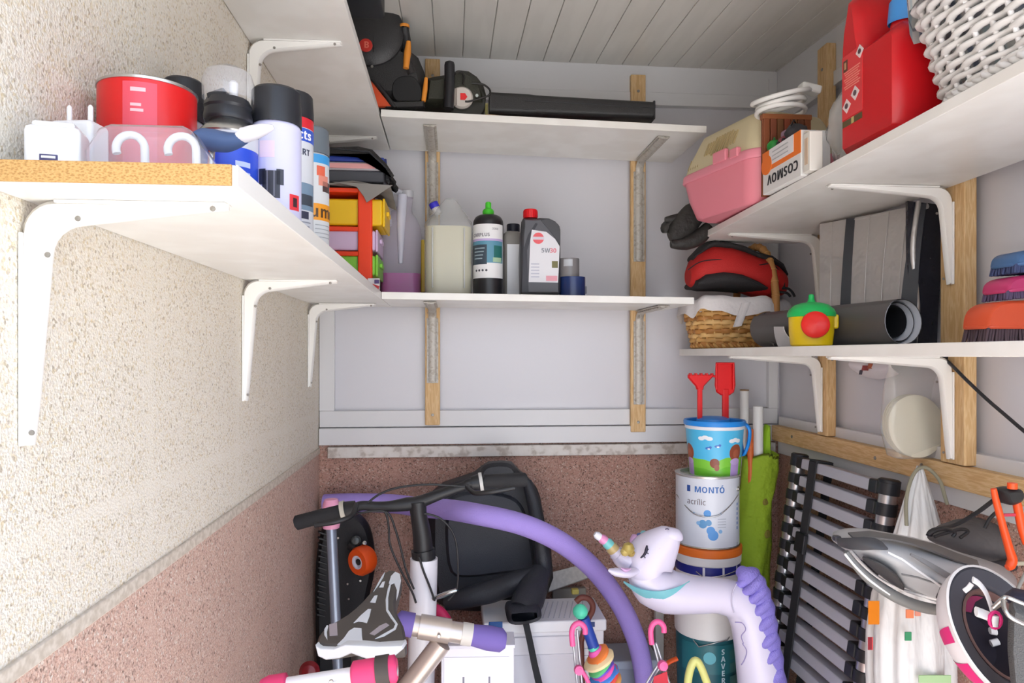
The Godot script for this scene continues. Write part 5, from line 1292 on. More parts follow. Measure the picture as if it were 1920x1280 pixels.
func build_floor_things():
	var white := col(232, 230, 234, 0.45); var black := col(30, 30, 33, 0.45); var steel = mats.steel
	var pink := col(226, 62, 116, 0.6); var violet := col(118, 100, 172, 0.85)
	folding_bike(white, black)
	pool_noodle()
	paint_stack()
	unicorn()
	ladder()
	helmets(black)
	# child's bicycle seat
	var o := Vector3(D(920, 1000, 1.98).x, 0, -1.98)
	var t := thing("infant_carrier", "black plastic child's bicycle seat leaning on the back wall behind the noodle", "child seat", o)
	var shell := bumpy(col(38, 40, 46, 0.5), mats.rubber_bump, Vector3(6, 6, 6), 0.3)
	var pts := [[860, 900], [890, 890], [905, 878], [918, 870], [945, 868], [962, 870], [975, 884], [990, 896], [1005, 912], [1012, 930], [1017, 960], [1026, 1000], [1032, 1030], [1036, 1080], [1024, 1112], [1012, 1148], [985, 1158], [940, 1140], [890, 1142], [842, 1139], [812, 1120], [804, 1080], [800, 1020], [800, 960], [806, 930], [830, 910]]
	part("shell", mb().prism(outl(pts, 1.98, o), 0.12, 0.025), shell, t, at(Vector3(0, 0, -0.02)))
	pts = [[850, 935], [900, 925], [960, 935], [985, 960], [996, 1000], [1004, 1050], [1000, 1075], [950, 1082], [880, 1090], [845, 1080], [835, 1020], [838, 960]]
	part("back_pad", mb().prism(outl(pts, 1.9, o, 3), 0.02, 0.008), bumpy(col(52, 55, 63, 0.55), mats.weave, Vector3(7, 7, 7), 0.2), t, at(Vector3(0, 0, 0.04)))
	part("side_wing", mb().tube(path([[988, 902, 1.9], [1000, 940, 1.88], [1008, 980, 1.86], [1016, 1030, 1.85], [1018, 1070, 1.84], [1006, 1100, 1.83]], o), radii([9, 13, 14, 15, 17, 16], 1.87), 14), shell, t)
	part("seat_lip", mb().tube(path([[838, 1132, 1.84], [870, 1122, 1.82], [920, 1108, 1.81], [970, 1090, 1.8], [1006, 1076, 1.81]], o), radii([12, 18, 22, 20, 16], 1.82), 16), shell, t)
	part("leg_guard", mb().tube(path([[1012, 1072, 1.82], [1000, 1100, 1.78], [990, 1125, 1.74], [978, 1148, 1.71]], o), radii([20, 28, 30, 26], 1.76), 18), shell, t)
	part("foot_rest", mb().prism(outl([[950, 1140], [960, 1134], [1005, 1132], [1014, 1145], [1010, 1158], [985, 1166], [958, 1166], [949, 1154]], 1.7, o, 3), 0.07, 0.012), shell, t, at(Vector3(0, 0, 0.27)))
	part("head_rest", mb().prism(outl([[900, 885], [915, 870], [950, 868], [968, 880], [972, 905], [940, 912], [905, 908]], 1.92, o, 3), 0.03, 0.01), shell, t, at(Vector3(0, 0, 0.05)))
	part("harness_strap", mb().sheet([PackedVector3Array([D(979, 1164, 1.705) - o, D(991, 1163, 1.705) - o]), PackedVector3Array([D(987, 1200, 1.7) - o, D(999, 1199, 1.7) - o]), PackedVector3Array([D(996, 1245, 1.695) - o, D(1008, 1243, 1.695) - o]), PackedVector3Array([D(1006, 1290, 1.69) - o, D(1019, 1288, 1.69) - o]), PackedVector3Array([D(1020, 1360, 1.69) - o, D(1033, 1358, 1.69) - o])], 0.002), col(28, 28, 32, 0.8), t)
	part("edge_trim", mb().tube(path([[812, 1122, 1.84], [830, 1118, 1.84], [858, 1106, 1.83]], o), 0.004, 8), col(170, 190, 190, 0.4), t)
	part("mount_bar", mb().tube([Vector3(0, 0.75, -0.02), Vector3(0.0, 0.3, -0.01), Vector3(0.0, 0.011, 0.0)], 0.011, 10), steel, t)
	# tall white drawer box
	var l := D(911, 1168, 1.75); var r := D(1133, 1168, 1.75)
	t = thing("drawer_box", "white box tower with ruled front panels, under the black child seat", "storage box", Vector3((l.x + r.x) / 2, 0, -1.83))
	var w := r.x - l.x; var top := l.y
	var card := col(226, 224, 228, 0.6)
	part("body", mb().box(Vector3(w, top - 0.012, 0.155), 0.004), card, t, at(Vector3(0, (top - 0.012) / 2, 0)))
	part("lid", mb().box(Vector3(w + 0.012, 0.03, 0.166), 0.005), col(234, 233, 236, 0.5), t, at(Vector3(0, top - 0.014, 0)))
	for k in 11: part("lid_groove", mb().box(Vector3(0.0025, 0.0016, 0.12), 0.0006), col(198, 198, 206, 0.6), t, at(Vector3(-0.03 + k * 0.0135, top + 0.0014, 0.005), rot(0, -14)))
	for k in 3:
		var dr := part("drawer", mb().box(Vector3(w * 0.84, 0.215, 0.008), 0.003), col(222, 220, 226, 0.55), t, at(Vector3(0.004, top - 0.145 - k * 0.235, 0.079)))
		part("panel_frame", mb().box(Vector3(w * 0.6, 0.16, 0.003), 0.001), col(214, 212, 220, 0.55), dr, at(Vector3(-0.02, -0.016, 0.0045)))
		part("finger_notch", mb().lathe([Vector2(0.014, 0), Vector2(0.014, 0.002), Vector2(0, 0.0022)], 20), col(204, 202, 210, 0.55), dr, at(Vector3(-0.03, 0.05, 0.0055), rot(90)))
		for j in 9: part("side_slit", mb().box(Vector3(0.04, 0.002, 0.002), 0.0005), col(176, 178, 190, 0.6), dr, at(Vector3(w * 0.36, 0.075 - j * 0.018, 0.0042)))
	part("blue_label", mb().box(Vector3(0.034, 0.034, 0.003), 0.001), col(26, 84, 152, 0.5), t, at(Vector3(-w / 2 + 0.024, top - 0.012, 0.0855)))
	part("blue_mark", mb().box(Vector3(0.02, 0.012, 0.002), 0.0006), col(56, 76, 128, 0.5), t, at(Vector3(w / 2 - 0.035, top - 0.01, 0.0845)))
	# beige board behind the tower, and the brown crook
	o = floor_at(1070, 1090, 2.04)
	t = thing("speckled_board", "pale speckled board slanting between the child seat and the purple noodle", "board", o)
	var bx := Transform3D(rot(-32), D(1070, 1085, 2.03))
	part("board", mb().prism(outp([[1036, 1072], [1100, 1056], [1118, 1078], [1028, 1110]], bx), 0.012, 0.002), triplanar(mats.concrete.albedo_texture, Vector3(4, 4, 4), 0.6), t, Transform3D(bx.basis, bx.origin - o))
	part("stand", mb().box(Vector3(0.1, 0.76, 0.02), 0.003), col(150, 146, 138, 0.7), t, at(Vector3(0.0, 0.38, -0.03)))
	part("yellow_edge", mb().box(Vector3(0.02, 0.014, 0.02), 0.003), col(206, 190, 96, 0.6), t, at(D(1078, 1108, 1.93) - o))
	o = floor_at(1098, 1140, 1.735)
	t = thing("walking_stick", "brown wooden crook handle poking up behind the mint umbrella ball", "stick", o)
	part("crook", mb().tube(path([[1080, 1128, 1.735], [1090, 1120, 1.735], [1103, 1122, 1.735], [1111, 1133, 1.735], [1110, 1146, 1.735], [1102, 1162, 1.735], [1090, 1200, 1.735]], o), 0.0075, 12), col(104, 52, 40, 0.5), t)
	part("shaft", mb().tube([D(1090, 1200, 1.735) - o, Vector3(0.0, 0.35, 0.0), Vector3(0.02, 0.006, 0)], 0.0065, 10), col(94, 48, 38, 0.5), t)
	# white box in front
	l = D(828, 1212, 1.5); r = D(966, 1210, 1.5)
	t = thing("white_carton", "plain white upright carton right of the bike's white column", "box", Vector3((l.x + r.x) / 2, 0, -1.54), rot(0, -3))
	top = D(900, 1205, 1.52).y
	part("body", mb().box(Vector3(r.x - l.x, top, 0.07), 0.004), col(236, 234, 242, 0.5), t, at(Vector3(0, top / 2, 0)))
	part("front_panel", mb().box(Vector3((r.x - l.x) * 0.9, top - 0.03, 0.003), 0.0012), col(240, 238, 246, 0.5), t, at(Vector3(-0.002, top / 2 - 0.008, 0.0355)))
	part("rim", mb().box(Vector3(r.x - l.x + 0.004, 0.008, 0.074), 0.002), col(228, 226, 236, 0.5), t, at(Vector3(0, top - 0.002, 0)))
	for k in 2: part("slot", mb().box(Vector3(0.004, 0.014, 0.002), 0.0006), col(130, 126, 140, 0.5), t, at(Vector3(-0.03 + k * 0.055, top - 0.072, 0.037)))
	# grey tote and pale post
	l = D(1136, 1242, 1.95); r = D(1200, 1242, 1.95)
	t = thing("grey_tote", "grey-blue plastic tote low behind the purple noodle", "box", Vector3((l.x + r.x) / 2 + 0.02, 0, -2.02))
	part("tub", mb().box(Vector3(0.17, l.y - 0.02, 0.12), 0.008), col(150, 158, 176, 0.5), t, at(Vector3(0, (l.y - 0.02) / 2, 0)))
	part("lid", mb().box(Vector3(0.182, 0.025, 0.132), 0.006), col(166, 174, 190, 0.5), t, at(Vector3(0, l.y - 0.013, 0)))
	l = D(1239, 1100, 2.04)
	t = thing("white_plank", "narrow off-white plank upright against the stucco behind the unicorn", "plank", Vector3(l.x, 0, -2.06))
	part("plank", mb().box(Vector3(0.026, 0.86, 0.02), 0.002), col(196, 190, 186, 0.6), t, at(Vector3(0, 0.43, 0)))
	part("foot", mb().box(Vector3(0.04, 0.012, 0.04), 0.003), col(120, 120, 120, 0.6), t, at(Vector3(0, 0.006, 0)))
	# longboard
	o = floor_at(647, 1050, 2.0)
	t = thing("longboard", "black longboard with a ribbed edge and orange wheel, upright in the back-left corner", "skateboard", o)
	pts = [[600, 1010], [606, 985], [622, 968], [648, 960], [676, 966], [694, 990], [702, 1030], [702, 1070], [694, 1110], [686, 1160], [682, 1300], [682, 1480], [640, 1560], [600, 1480], [596, 1300], [592, 1120], [594, 1050]]
	part("deck", mb().prism(outl(pts, 2.0, o, 3), 0.04, 0.012), bumpy(col(26, 26, 30, 0.5), mats.rubber_bump, Vector3(9, 9, 9), 0.5), t)
	for k in 15:
		var q := D(604 - k * 0.3, 1002 + k * 11, 1.97) - o
		part("rib", mb().box(Vector3(0.028, 0.006, 0.02), 0.002), black, t, at(Vector3(q.x, q.y, 0.014), rot(0, 20, -24)))
	for q in [[634, 1008], [654, 1122], [652, 1094], [676, 1088]]:
		part("bolt", mb().lathe([Vector2(0.004, 0), Vector2(0.003, 0.003), Vector2(0, 0.003)], 8), steel, t, at(D(q[0], q[1], 1.975) - o + Vector3(0, 0, 0.0), rot(90)))
	var c := D(680, 1050, 1.94) - o
	var ax := rot(0, 0, -90) * rot(38, 0, 0)
	var wh := part("wheel", mb().lathe([Vector2(0.018, -0.021), Vector2(0.034, -0.021), Vector2(0.039, -0.012), Vector2(0.039, 0.012), Vector2(0.034, 0.021), Vector2(0.018, 0.021), Vector2(0.018, -0.021)], 36), col(238, 86, 24, 0.4), t, Transform3D(along(Vector3(-0.62, -0.05, 0.78)), c))
	part("core", mb().lathe([Vector2(0.009, -0.018), Vector2(0.0185, -0.018), Vector2(0.0185, 0.0215), Vector2(0.0155, 0.0215), Vector2(0.013, 0.016), Vector2(0.009, 0.016), Vector2(0.009, -0.018)], 28), col(214, 210, 222, 0.4), wh)
	part("bearing", mb().lathe([Vector2(0, -0.017), Vector2(0.009, -0.017), Vector2(0.009, 0.017), Vector2(0, 0.017)], 20), black, wh)
	part("truck", mb().tube(path([[655, 1022, 1.965], [668, 1030, 1.955], [676, 1042, 1.945]], o), 0.011, 12), black, t)
	part("pivot_knob", mb().lathe([Vector2(0.013, 0), Vector2(0.0135, 0.008), Vector2(0.009, 0.014), Vector2(0, 0.015)], 18), col(70, 76, 76, 0.3), t, at(D(668, 1013, 1.965) - o, rot(80)))
	part("axle_nut", mb().lathe([Vector2(0.006, 0), Vector2(0.006, 0.012), Vector2(0, 0.013)], 8), steel, t, at(D(681, 1020, 1.95) - o, rot(60, 30)))
	part("lower_truck", mb().tube([Vector3(-0.06, 0.2, 0.05), Vector3(0.06, 0.2, 0.05)], 0.01, 10), black, t)
	# scooter with grey pole and pink collar
	o = floor_at(631, 1100, 1.78)
	t = thing("scooter", "child's scooter with a silver pole and a pink collar, in front of the longboard", "scooter", o)
	part("pole", mb().tube([D(620, 960, 1.78) - o, D(634, 1260, 1.78) - o, Vector3(0.01, 0.1, 0.0)], 0.0125, 18), col(150, 160, 178, 0.3, 0.5), t)
	part("collar", mb().lathe([Vector2(0.0, 0.0), Vector2(0.02, 0.001), Vector2(0.022, 0.01), Vector2(0.021, 0.06), Vector2(0.016, 0.072), Vector2(0, 0.074)], 24), col(238, 164, 196, 0.5), t, at(D(621, 990, 1.78) - o))
	part("clamp", mb().lathe([Vector2(0.0127, 0), Vector2(0.017, 0.001), Vector2(0.017, 0.05), Vector2(0.0127, 0.051)], 20), black, t, at(D(632, 1222, 1.78) - o))
	part("deck", mb().box(Vector3(0.1, 0.02, 0.28), 0.008), black, t, at(Vector3(0.0, 0.1, 0.12)))
	for z in [-0.02, 0.24]: wheel(t, "wheel", 0.05, 0.025, at(Vector3(0.01, 0.0505, z), rot(0, 0, 90)), black, white)
	part("tail_light", mb().lathe([Vector2(0, 0), Vector2(0.022, 0.002), Vector2(0.024, 0.012), Vector2(0.016, 0.022), Vector2(0, 0.026)], 24), col(120, 16, 26, 0.3), t, at(D(582, 1256, 1.70) - o, rot(80)))
	part("light_arm", mb().tube([D(584, 1262, 1.71) - o, D(632, 1262, 1.775) - o], 0.006, 8), black, t)
	# T-bar with purple foam grips
	o = D(836, 1195, 1.42); o.y = 0
	t = thing("toy_scooter", "folded toy scooter with a champagne T-bar and purple foam grips", "scooter", o)
	var champ := col(206, 192, 182, 0.3, 0.55)
	var ca := D(775, 1172, 1.42) - o; var cb := D(885, 1190, 1.42) - o
	part("crossbar", mb().tube([ca, ca.lerp(cb, 0.35), ca.lerp(cb, 0.7), cb], 0.0205, 20), champ, t)
	part("bar_sleeve", mb().tube([ca.lerp(cb, 0.1), ca.lerp(cb, 0.62)], 0.0242, 20), champ, t)
	part("end_ring", mb().tube([ca.lerp(cb, 0.82), cb], 0.0221, 20), col(214, 208, 200, 0.4), t)
	part("grip", mb().tube([cb, cb.lerp(D(945, 1201, 1.42) - o, 0.5), D(940, 1200, 1.42) - o, D(948, 1201, 1.42) - o], [0.0205, 0.0242, 0.023, 0.015], 20), violet, t)
	part("grip", mb().tube([D(742, 1166, 1.42) - o, D(748, 1167, 1.42) - o, ca], [0.015, 0.0236, 0.0236], 20), violet, t)
	part("screw", mb().lathe([Vector2(0.004, 0), Vector2(0.003, 0.002), Vector2(0, 0.002)], 10), steel, t, at(D(823, 1192, 1.391) - o, rot(90)))
	var pa := D(828, 1205, 1.42) - o; var pb := D(740, 1320, 1.42) - o; var pc := D(690, 1385, 1.42) - o
	part("post", mb().tube([pa, pb, pc], 0.0205, 18), champ, t)
	part("post_clamp", mb().tube([pb, pb.lerp(pc, 0.3)], 0.026, 16), black, t)
	part("hinge", mb().box(Vector3(0.05, 0.06, 0.04), 0.01), black, t, at(pc))
	part("deck", mb().prism(rrect(0.08, pc.y - 0.09, 0.03), 0.025, 0.006), col(130, 110, 180, 0.5), t, at(Vector3(pc.x - 0.04, (pc.y + 0.05) / 2, pc.z)))
	for z in [0.052, pc.y - 0.1]: wheel(t, "wheel", 0.05, 0.024, at(Vector3(pc.x - 0.05, z, pc.z - 0.03), rot(90)), black, white)
	# white and pink bar in front
	o = D(640, 1270, 1.05); o.y = 0
	t = thing("kick_scooter", "white scooter handlebar with bright pink foam grips and a dark strap, below the saddle", "scooter", o)
	ca = D(505, 1290, 1.05) - o; cb = D(745, 1252, 1.05) - o
	part("handlebar", mb().tube([ca, ca.lerp(cb, 0.5), cb], 0.0115, 18), white, t)
	part("grip", mb().tube([ca.lerp(cb, 0.64), ca.lerp(cb, 0.66), ca.lerp(cb, 0.985), cb], [0.0135, 0.0195, 0.0195, 0.014], 18), pink, t)
	part("grip", mb().tube([ca + (ca - cb) * 0.06, ca, ca.lerp(cb, 0.13), ca.lerp(cb, 0.14)], [0.014, 0.018, 0.018, 0.013], 18), pink, t)
	part("strap", mb().tube([ca.lerp(cb, 0.835), ca.lerp(cb, 0.94)], 0.0215, 18), col(74, 66, 62, 0.7), t)
	part("bolt", mb().lathe([Vector2(0.004, 0), Vector2(0.003, 0.002), Vector2(0, 0.002)], 8), steel, t, at(ca.lerp(cb, 0.49) + Vector3(0, 0, 0.011), rot(90)))
	part("stem", mb().tube([ca.lerp(cb, 0.5), Vector3(0.11, 0.55, 0.0), Vector3(0.12, 0.1, 0.0)], 0.014, 16), white, t)
	part("deck", mb().box(Vector3(0.1, 0.02, 0.32), 0.008), pink, t, at(Vector3(0.12, 0.1, 0.14)))
	for z in [-0.02, 0.29]: wheel(t, "wheel", 0.05, 0.024, at(Vector3(0.12, 0.0505, z), rot(0, 0, 90)), black, white)
	# pink hoop behind the bike column
	o = floor_at(830, 1200, 1.83)
	t = thing("pink_hoop", "bright pink plastic hoop peeping out right of the bike's white column", "hoop", o)
	var hp := []
	var hc := D(812, 1222, 1.72) - o
	for k in 41: hp.append(hc + Vector3(cos(TAU * k / 40) * 0.05, sin(TAU * k / 40) * 0.105, 0.02 * cos(TAU * k / 40)))
	part("ring", mb().tube(hp, 0.013, 14, false), col(216, 40, 98, 0.5), t)
	part("stake", mb().tube([hc + Vector3(0.02, -0.1, 0), Vector3(hc.x + 0.09, 0.005, hc.z)], 0.008, 10), col(170, 30, 76, 0.5), t)
	# rainbow umbrella
	o = floor_at(1130, 1300, 1.52)
	t = thing("child_umbrella", "child's furled rainbow umbrella with a mint ball and a blue grip", "umbrella", o)
	var mint := col(84, 206, 170, 0.45)
	var ua := D(1088, 1146, 1.52) - o; var ub := D(1150, 1290, 1.52) - o
	part("ball", mb().lathe([Vector2(0, -0.0165), Vector2(0.0095, -0.0135), Vector2(0.0155, -0.006), Vector2(0.0165, 0.0), Vector2(0.0155, 0.006), Vector2(0.0095, 0.0135), Vector2(0, 0.0165)], 28), mint, t, at(ua))
	var dir := (D(1113, 1212, 1.52) - D(1094, 1156, 1.52)).normalized()
	part("grip", mb().tube([D(1094, 1158, 1.52) - o, D(1113, 1212, 1.52) - o], 0.0125, 18), col(28, 62, 152, 0.5), t)
	part("runner", mb().tube([D(1111, 1210, 1.52) - o, D(1122, 1228, 1.52) - o, D(1134, 1252, 1.52) - o], [0.0125, 0.0115, 0.008], 16), mint, t)
	var cc := [[236, 96, 176], [240, 130, 60], [244, 220, 170], [96, 190, 120], [116, 84, 200], [238, 90, 170], [70, 140, 220], [230, 80, 70], [240, 170, 90], [140, 100, 210], [250, 150, 200], [80, 170, 230]]
	for k in 12:
		var f := k / 11.0
		var ce := D(1118 + f * 26, 1222 + f * 80, 1.52) - o
		var rr := [0.018, 0.03, 0.036, 0.034, 0.03, 0.032, 0.036, 0.038, 0.036, 0.032, 0.028, 0.022][k] as float
		var ud := (D(1144, 1302, 1.52) - D(1118, 1222, 1.52)).normalized()
		part("canopy_frill", mb().lathe([Vector2(rr * 0.3, -0.011), Vector2(rr * 0.8, -0.008), Vector2(rr * 1.02, -0.001), Vector2(rr * 0.95, 0.006), Vector2(rr * 0.3, 0.011)], 24), col(cc[k][0], cc[k][1], cc[k][2], 0.7), t, Transform3D(along(ud.rotated(Vector3.BACK, 0.5 if k % 2 else 0.2)), ce))
	part("canopy_core", mb().tube([D(1118, 1224, 1.52) - o, D(1138, 1280, 1.52) - o, D(1150, 1340, 1.52) - o, Vector3(0.02, 0.45, 0)], [0.012, 0.026, 0.028, 0.01], 14), col(206, 120, 180, 0.7), t)
	part("tip", mb().tube([Vector3(0.02, 0.46, 0), Vector3(0.02, 0.004, 0)], 0.005, 10), steel, t)
	# doll stroller
	o = floor_at(1158, 1300, 1.42)
	t = thing("doll_stroller", "toy stroller with two pink crook handles and thin metal rods", "toy stroller", o)
	var hot := col(236, 92, 152, 0.4); var rod := col(176, 178, 188, 0.3, 0.6)
	for q in [[1075, 0.0, 1.0, 1.45], [1223, -3.0, 1.0, 1.45]]:
		var u: float = q[0]; var vv: float = q[1]
		part("handle", mb().tube(path([[u - 1, 1210 + vv, 1.45], [u - 3, 1185 + vv, 1.45], [u + 2, 1172 + vv, 1.45], [u + 12, 1168 + vv, 1.45], [u + 21, 1176 + vv, 1.45], [u + 22, 1188 + vv, 1.45]], o), 0.0058, 12), hot, t)
	for q in [[1075, 1208, 1083, 1290, 0.0], [1082, 1180, 1092, 1290, 0.0], [1225, 1205, 1240, 1262, 0.0], [1230, 1205, 1258, 1290, 0.0], [1240, 1245, 1215, 1290, 0.0], [1236, 1242, 1200, 1300, 0.01]]:
		part("rod", mb().tube([D(q[0], q[1], 1.45) - o, D(q[2], q[3], 1.45) - o, D(q[2] + (q[2] - q[0]) * 0.5, 1400, 1.45) - o], 0.0026, 8), rod, t)
	part("joint", mb().lathe([Vector2(0.009, 0), Vector2(0.01, 0.006), Vector2(0.009, 0.014), Vector2(0, 0.015)], 16), hot, t, at(D(1084, 1254, 1.45) - o, rot(80)))
	part("cross_link", mb().tube(path([[1086, 1252, 1.44], [1098, 1268, 1.44], [1112, 1300, 1.44]], o), 0.0045, 10), hot, t)
	part("joint", mb().lathe([Vector2(0.01, 0), Vector2(0.011, 0.006), Vector2(0.009, 0.014), Vector2(0, 0.015)], 16), hot, t, at(D(1241, 1246, 1.45) - o, rot(80)))
	part("seat_cloth", mb().sheet([PackedVector3Array([D(1226, 1268, 1.44) - o, D(1250, 1258, 1.44) - o]), PackedVector3Array([D(1222, 1300, 1.43) - o, D(1254, 1290, 1.44) - o]), PackedVector3Array([D(1180, 1420, 1.43) - o, D(1250, 1420, 1.44) - o])], 0.002), col(196, 44, 60, 0.7), t)
	for s in [-0.1, 0.1]:
		part("leg", mb().tube([Vector3(s * 0.8, 0.62, -0.03), Vector3(s, 0.06, 0.02)], 0.005, 8), rod, t)
		wheel(t, "wheel", 0.045, 0.02, at(Vector3(s * 1.05, 0.0455, 0.02), rot(0, 0, 90)), black, hot)
	part("axle", mb().tube([Vector3(-0.12, 0.045, 0.02), Vector3(0.12, 0.045, 0.02)], 0.004, 8), rod, t)
	for s in [-1, 1]: part("side_frame", mb().tube([Vector3(s * 0.085, 0.61, -0.03), D(1088 if s < 0 else 1245, 1395, 1.45) - o], 0.0035, 8), rod, t)
	# toy spade with loop handle, orange strap
	o = floor_at(1305, 1300, 1.55)
	t = thing("toy_spade", "pale yellow toy spade, its looped handle in front of the teal pail", "toy spade", o)
	hp = []
	for q in [[1288, 1300], [1291, 1268], [1297, 1246], [1304, 1238], [1312, 1246], [1322, 1270], [1330, 1300], [1312, 1318]]: hp.append(D(q[0], q[1], 1.55) - o)
	hp.append(hp[0])
	part("loop_handle", mb().tube(spline(hp, 4), 0.0088, 12, false), col(222, 222, 136, 0.5), t)
	part("shaft", mb().tube([D(1311, 1316, 1.55) - o, Vector3(0, 0.28, 0)], 0.009, 12), col(222, 222, 136, 0.5), t)
	part("blade", mb().prism(rrect(0.11, 0.28, 0.03), 0.006, 0.002), col(214, 214, 120, 0.5), t, at(Vector3(0, 0.1405, 0)))
	o = floor_at(1262, 1240, 1.72)
	t = thing("orange_clamp", "orange plastic clamp jaw showing left of the teal pail", "clamp", o)
	part("jaw", mb().tube(path([[1242, 1250, 1.7], [1256, 1240, 1.7], [1270, 1234, 1.7]], o), 0.008, 10, true, 0.6), col(232, 92, 28, 0.5), t)
	part("bar", mb().tube([D(1246, 1248, 1.7) - o, Vector3(-0.02, 0.004, 0)], 0.006, 8), steel, t)

func pool_noodle():
	var o := floor_at(1213, 1300, 1.88)
	var t := thing("pool_noodle", "lavender foam pool noodle arching across the lower shed", "pool noodle", o)
	var pts := path([[608, 944, 2.05], [660, 942, 2.04], [735, 944, 2.02], [790, 951, 1.95], [840, 955, 1.85], [891, 963, 1.76], [973, 981, 1.74], [1039, 1009, 1.76], [1088, 1043, 1.8], [1127, 1082, 1.84], [1162, 1131, 1.86], [1185, 1178, 1.87], [1200, 1224, 1.88], [1209, 1280, 1.88], [1213, 1340, 1.88]], o, 5)
	pts.append(Vector3(0.0, 0.2, 0)); pts.append(Vector3(0.0, 0.002, 0))
	var foam := bumpy(col(168, 146, 222, 0.85), mats.rubber_bump, Vector3(6, 6, 6), 0.4)
	part("foam", mb().tube(pts, 0.0265, 28), foam, t)
	part("hole", mb().lathe([Vector2(0.009, 0), Vector2(0.009, 0.0008), Vector2(0, 0.0009)], 18), col(60, 46, 90, 0.9), t, Transform3D(along((pts[0] - pts[1]).normalized()), pts[0]))

func folding_bike(white, black):
	var o := Vector3(D(800, 1200, 1.6).x, 0, -1.6)
	var t := thing("bicycle", "white folding bicycle with black handlebars and a grey and white saddle", "bicycle", o)
	var gloss := col(232, 230, 236, 0.25)
	# bar and stem
	part("handlebar", mb().tube(path([[560, 978, 1.6], [650, 957, 1.6], [677, 948, 1.6], [704, 949, 1.6], [730, 949, 1.6], [763, 945, 1.6], [786, 941, 1.6], [826, 926, 1.6], [868, 912, 1.6], [890, 904, 1.6], [985, 899, 1.6]], o), radii([9, 9, 9, 9, 10, 13, 12, 10, 9, 9, 9], 1.6), 16), black, t)
	var gl := [D(553, 981, 1.6) - o, D(556, 980, 1.6) - o, D(600, 968, 1.6) - o, D(638, 959, 1.6) - o]
	var rub := bumpy(col(36, 36, 39, 0.75), mats.rubber_bump, Vector3(12, 12, 12), 0.6)
	part("grip", mb().tube(gl, radii([9, 13.5, 13, 13], 1.6, 0), 18), rub, t)
	part("grip", mb().tube([D(988, 899, 1.6) - o, D(985, 899, 1.6) - o, D(930, 901, 1.6) - o, D(908, 902, 1.6) - o], radii([9, 13, 13, 12.5], 1.6, 0), 18), rub, t)
	part("shift_ring", mb().tube([D(640, 959, 1.6) - o, D(648, 957, 1.6) - o], radii([19, 19], 1.6, 0), 22), col(196, 190, 176, 0.4), t)
	part("shift_ring", mb().tube([D(899, 904, 1.6) - o, D(905, 903, 1.6) - o], radii([18, 18], 1.6, 0), 22), col(206, 204, 200, 0.4), t)
	part("shifter", mb().tube([D(649, 957, 1.6) - o, D(668, 951, 1.6) - o], radii([17, 13], 1.6, 0), 18), black, t)
	part("shifter", mb().tube([D(884, 906, 1.6) - o, D(898, 904, 1.6) - o], radii([13, 16], 1.6, 0), 18), black, t)
	part("brake_lever", mb().tube(path([[668, 946, 1.58], [660, 966, 1.53], [630, 978, 1.51], [590, 984, 1.51]], o), 0.0055, 10), black, t)
	part("brake_lever", mb().tube(path([[876, 912, 1.58], [890, 924, 1.53], [920, 922, 1.51], [965, 914, 1.51]], o), 0.0055, 10), black, t)
	part("stem", mb().tube(path([[783, 940, 1.6], [785, 965, 1.6], [791, 1000, 1.6], [794, 1042, 1.6]], o), radii([17, 15, 17, 19], 1.6), 22), black, t)
	part("stem_collar", mb().tube([D(793, 1030, 1.6) - o, D(795, 1048, 1.6) - o], radii([22, 22], 1.6, 0), 24), black, t)
	var ctop := D(795, 1046, 1.6) - o; var cbot := D(789, 1290, 1.6) - o
	var foot := Vector3(cbot.x - 0.004, 0.42, cbot.z - 0.06)
	part("column", mb().tube([ctop, ctop.lerp(cbot, 0.5), cbot, foot], 0.031, 26), gloss, t)
	part("quick_release", mb().tube(path([[812, 1122, 1.575], [836, 1112, 1.56], [856, 1106, 1.56]], o), 0.0045, 8), mats.steel, t)
	# cables
	for q in [[[690, 942], [712, 926], [746, 914], [800, 908], [846, 910], [872, 912]], [[672, 962], [700, 958], [722, 960], [729, 990], [731, 1020], [748, 1062], [772, 1108], [780, 1130]], [[700, 958], [728, 962], [742, 995], [752, 1030], [762, 1070], [776, 1104]], [[796, 962], [826, 972], [850, 1000], [858, 1040], [857, 1100], [840, 1125]], [[786, 1044], [794, 1070], [806, 1100], [815, 1126]]]:
		var a := []; for w in q: a.append([w[0], w[1], 1.565])
		part("cable", mb().tube(path(a, o), 0.0024, 8), black, t)
	# wheels, fork, frame (below the picture)
	var fw := Vector3(foot.x, 0.25, foot.z - 0.1)
	for s in [-1, 1]: part("fork_blade", mb().tube([foot, Vector3(foot.x + s * 0.045, 0.4, foot.z - 0.02), Vector3(fw.x + s * 0.045, 0.25, fw.z)], 0.012, 10), gloss, t)
	var fd := Vector3(-0.06, 0, 0.36).normalized()
	wheel(t, "wheel", 0.245, 0.045, Transform3D(along(Vector3(fd.z, 0, -fd.x)), fw), black, mats.steel, 20)
	# saddle: its top lies on a plane tipped a little nose-up
	var yaw := rad_to_deg(atan2(-0.07, 1.0))
	var sp := D(675, 1150, 1.27)
	var xf := Transform3D(rot(0, -9) * rot(-90 + 14), sp)
	var lx := Transform3D(xf.basis, xf.origin - o)
	var dark := col(84, 78, 74, 0.6); var pale := col(226, 230, 236, 0.4)
	var sd := part("saddle", mb().prism(outp([[720, 1072], [736, 1067], [750, 1072], [752, 1084], [746, 1110], [742, 1128], [745, 1148], [756, 1170], [760, 1190], [758, 1206], [700, 1207], [662, 1204], [630, 1210], [597, 1207], [596, 1194], [604, 1180], [625, 1165], [650, 1150], [680, 1124], [702, 1097]], xf, 2), 0.03, 0.005), dark, t, Transform3D(xf.basis, xf.origin - o - xf.basis.z * 0.015))
	var lift := 0.0158
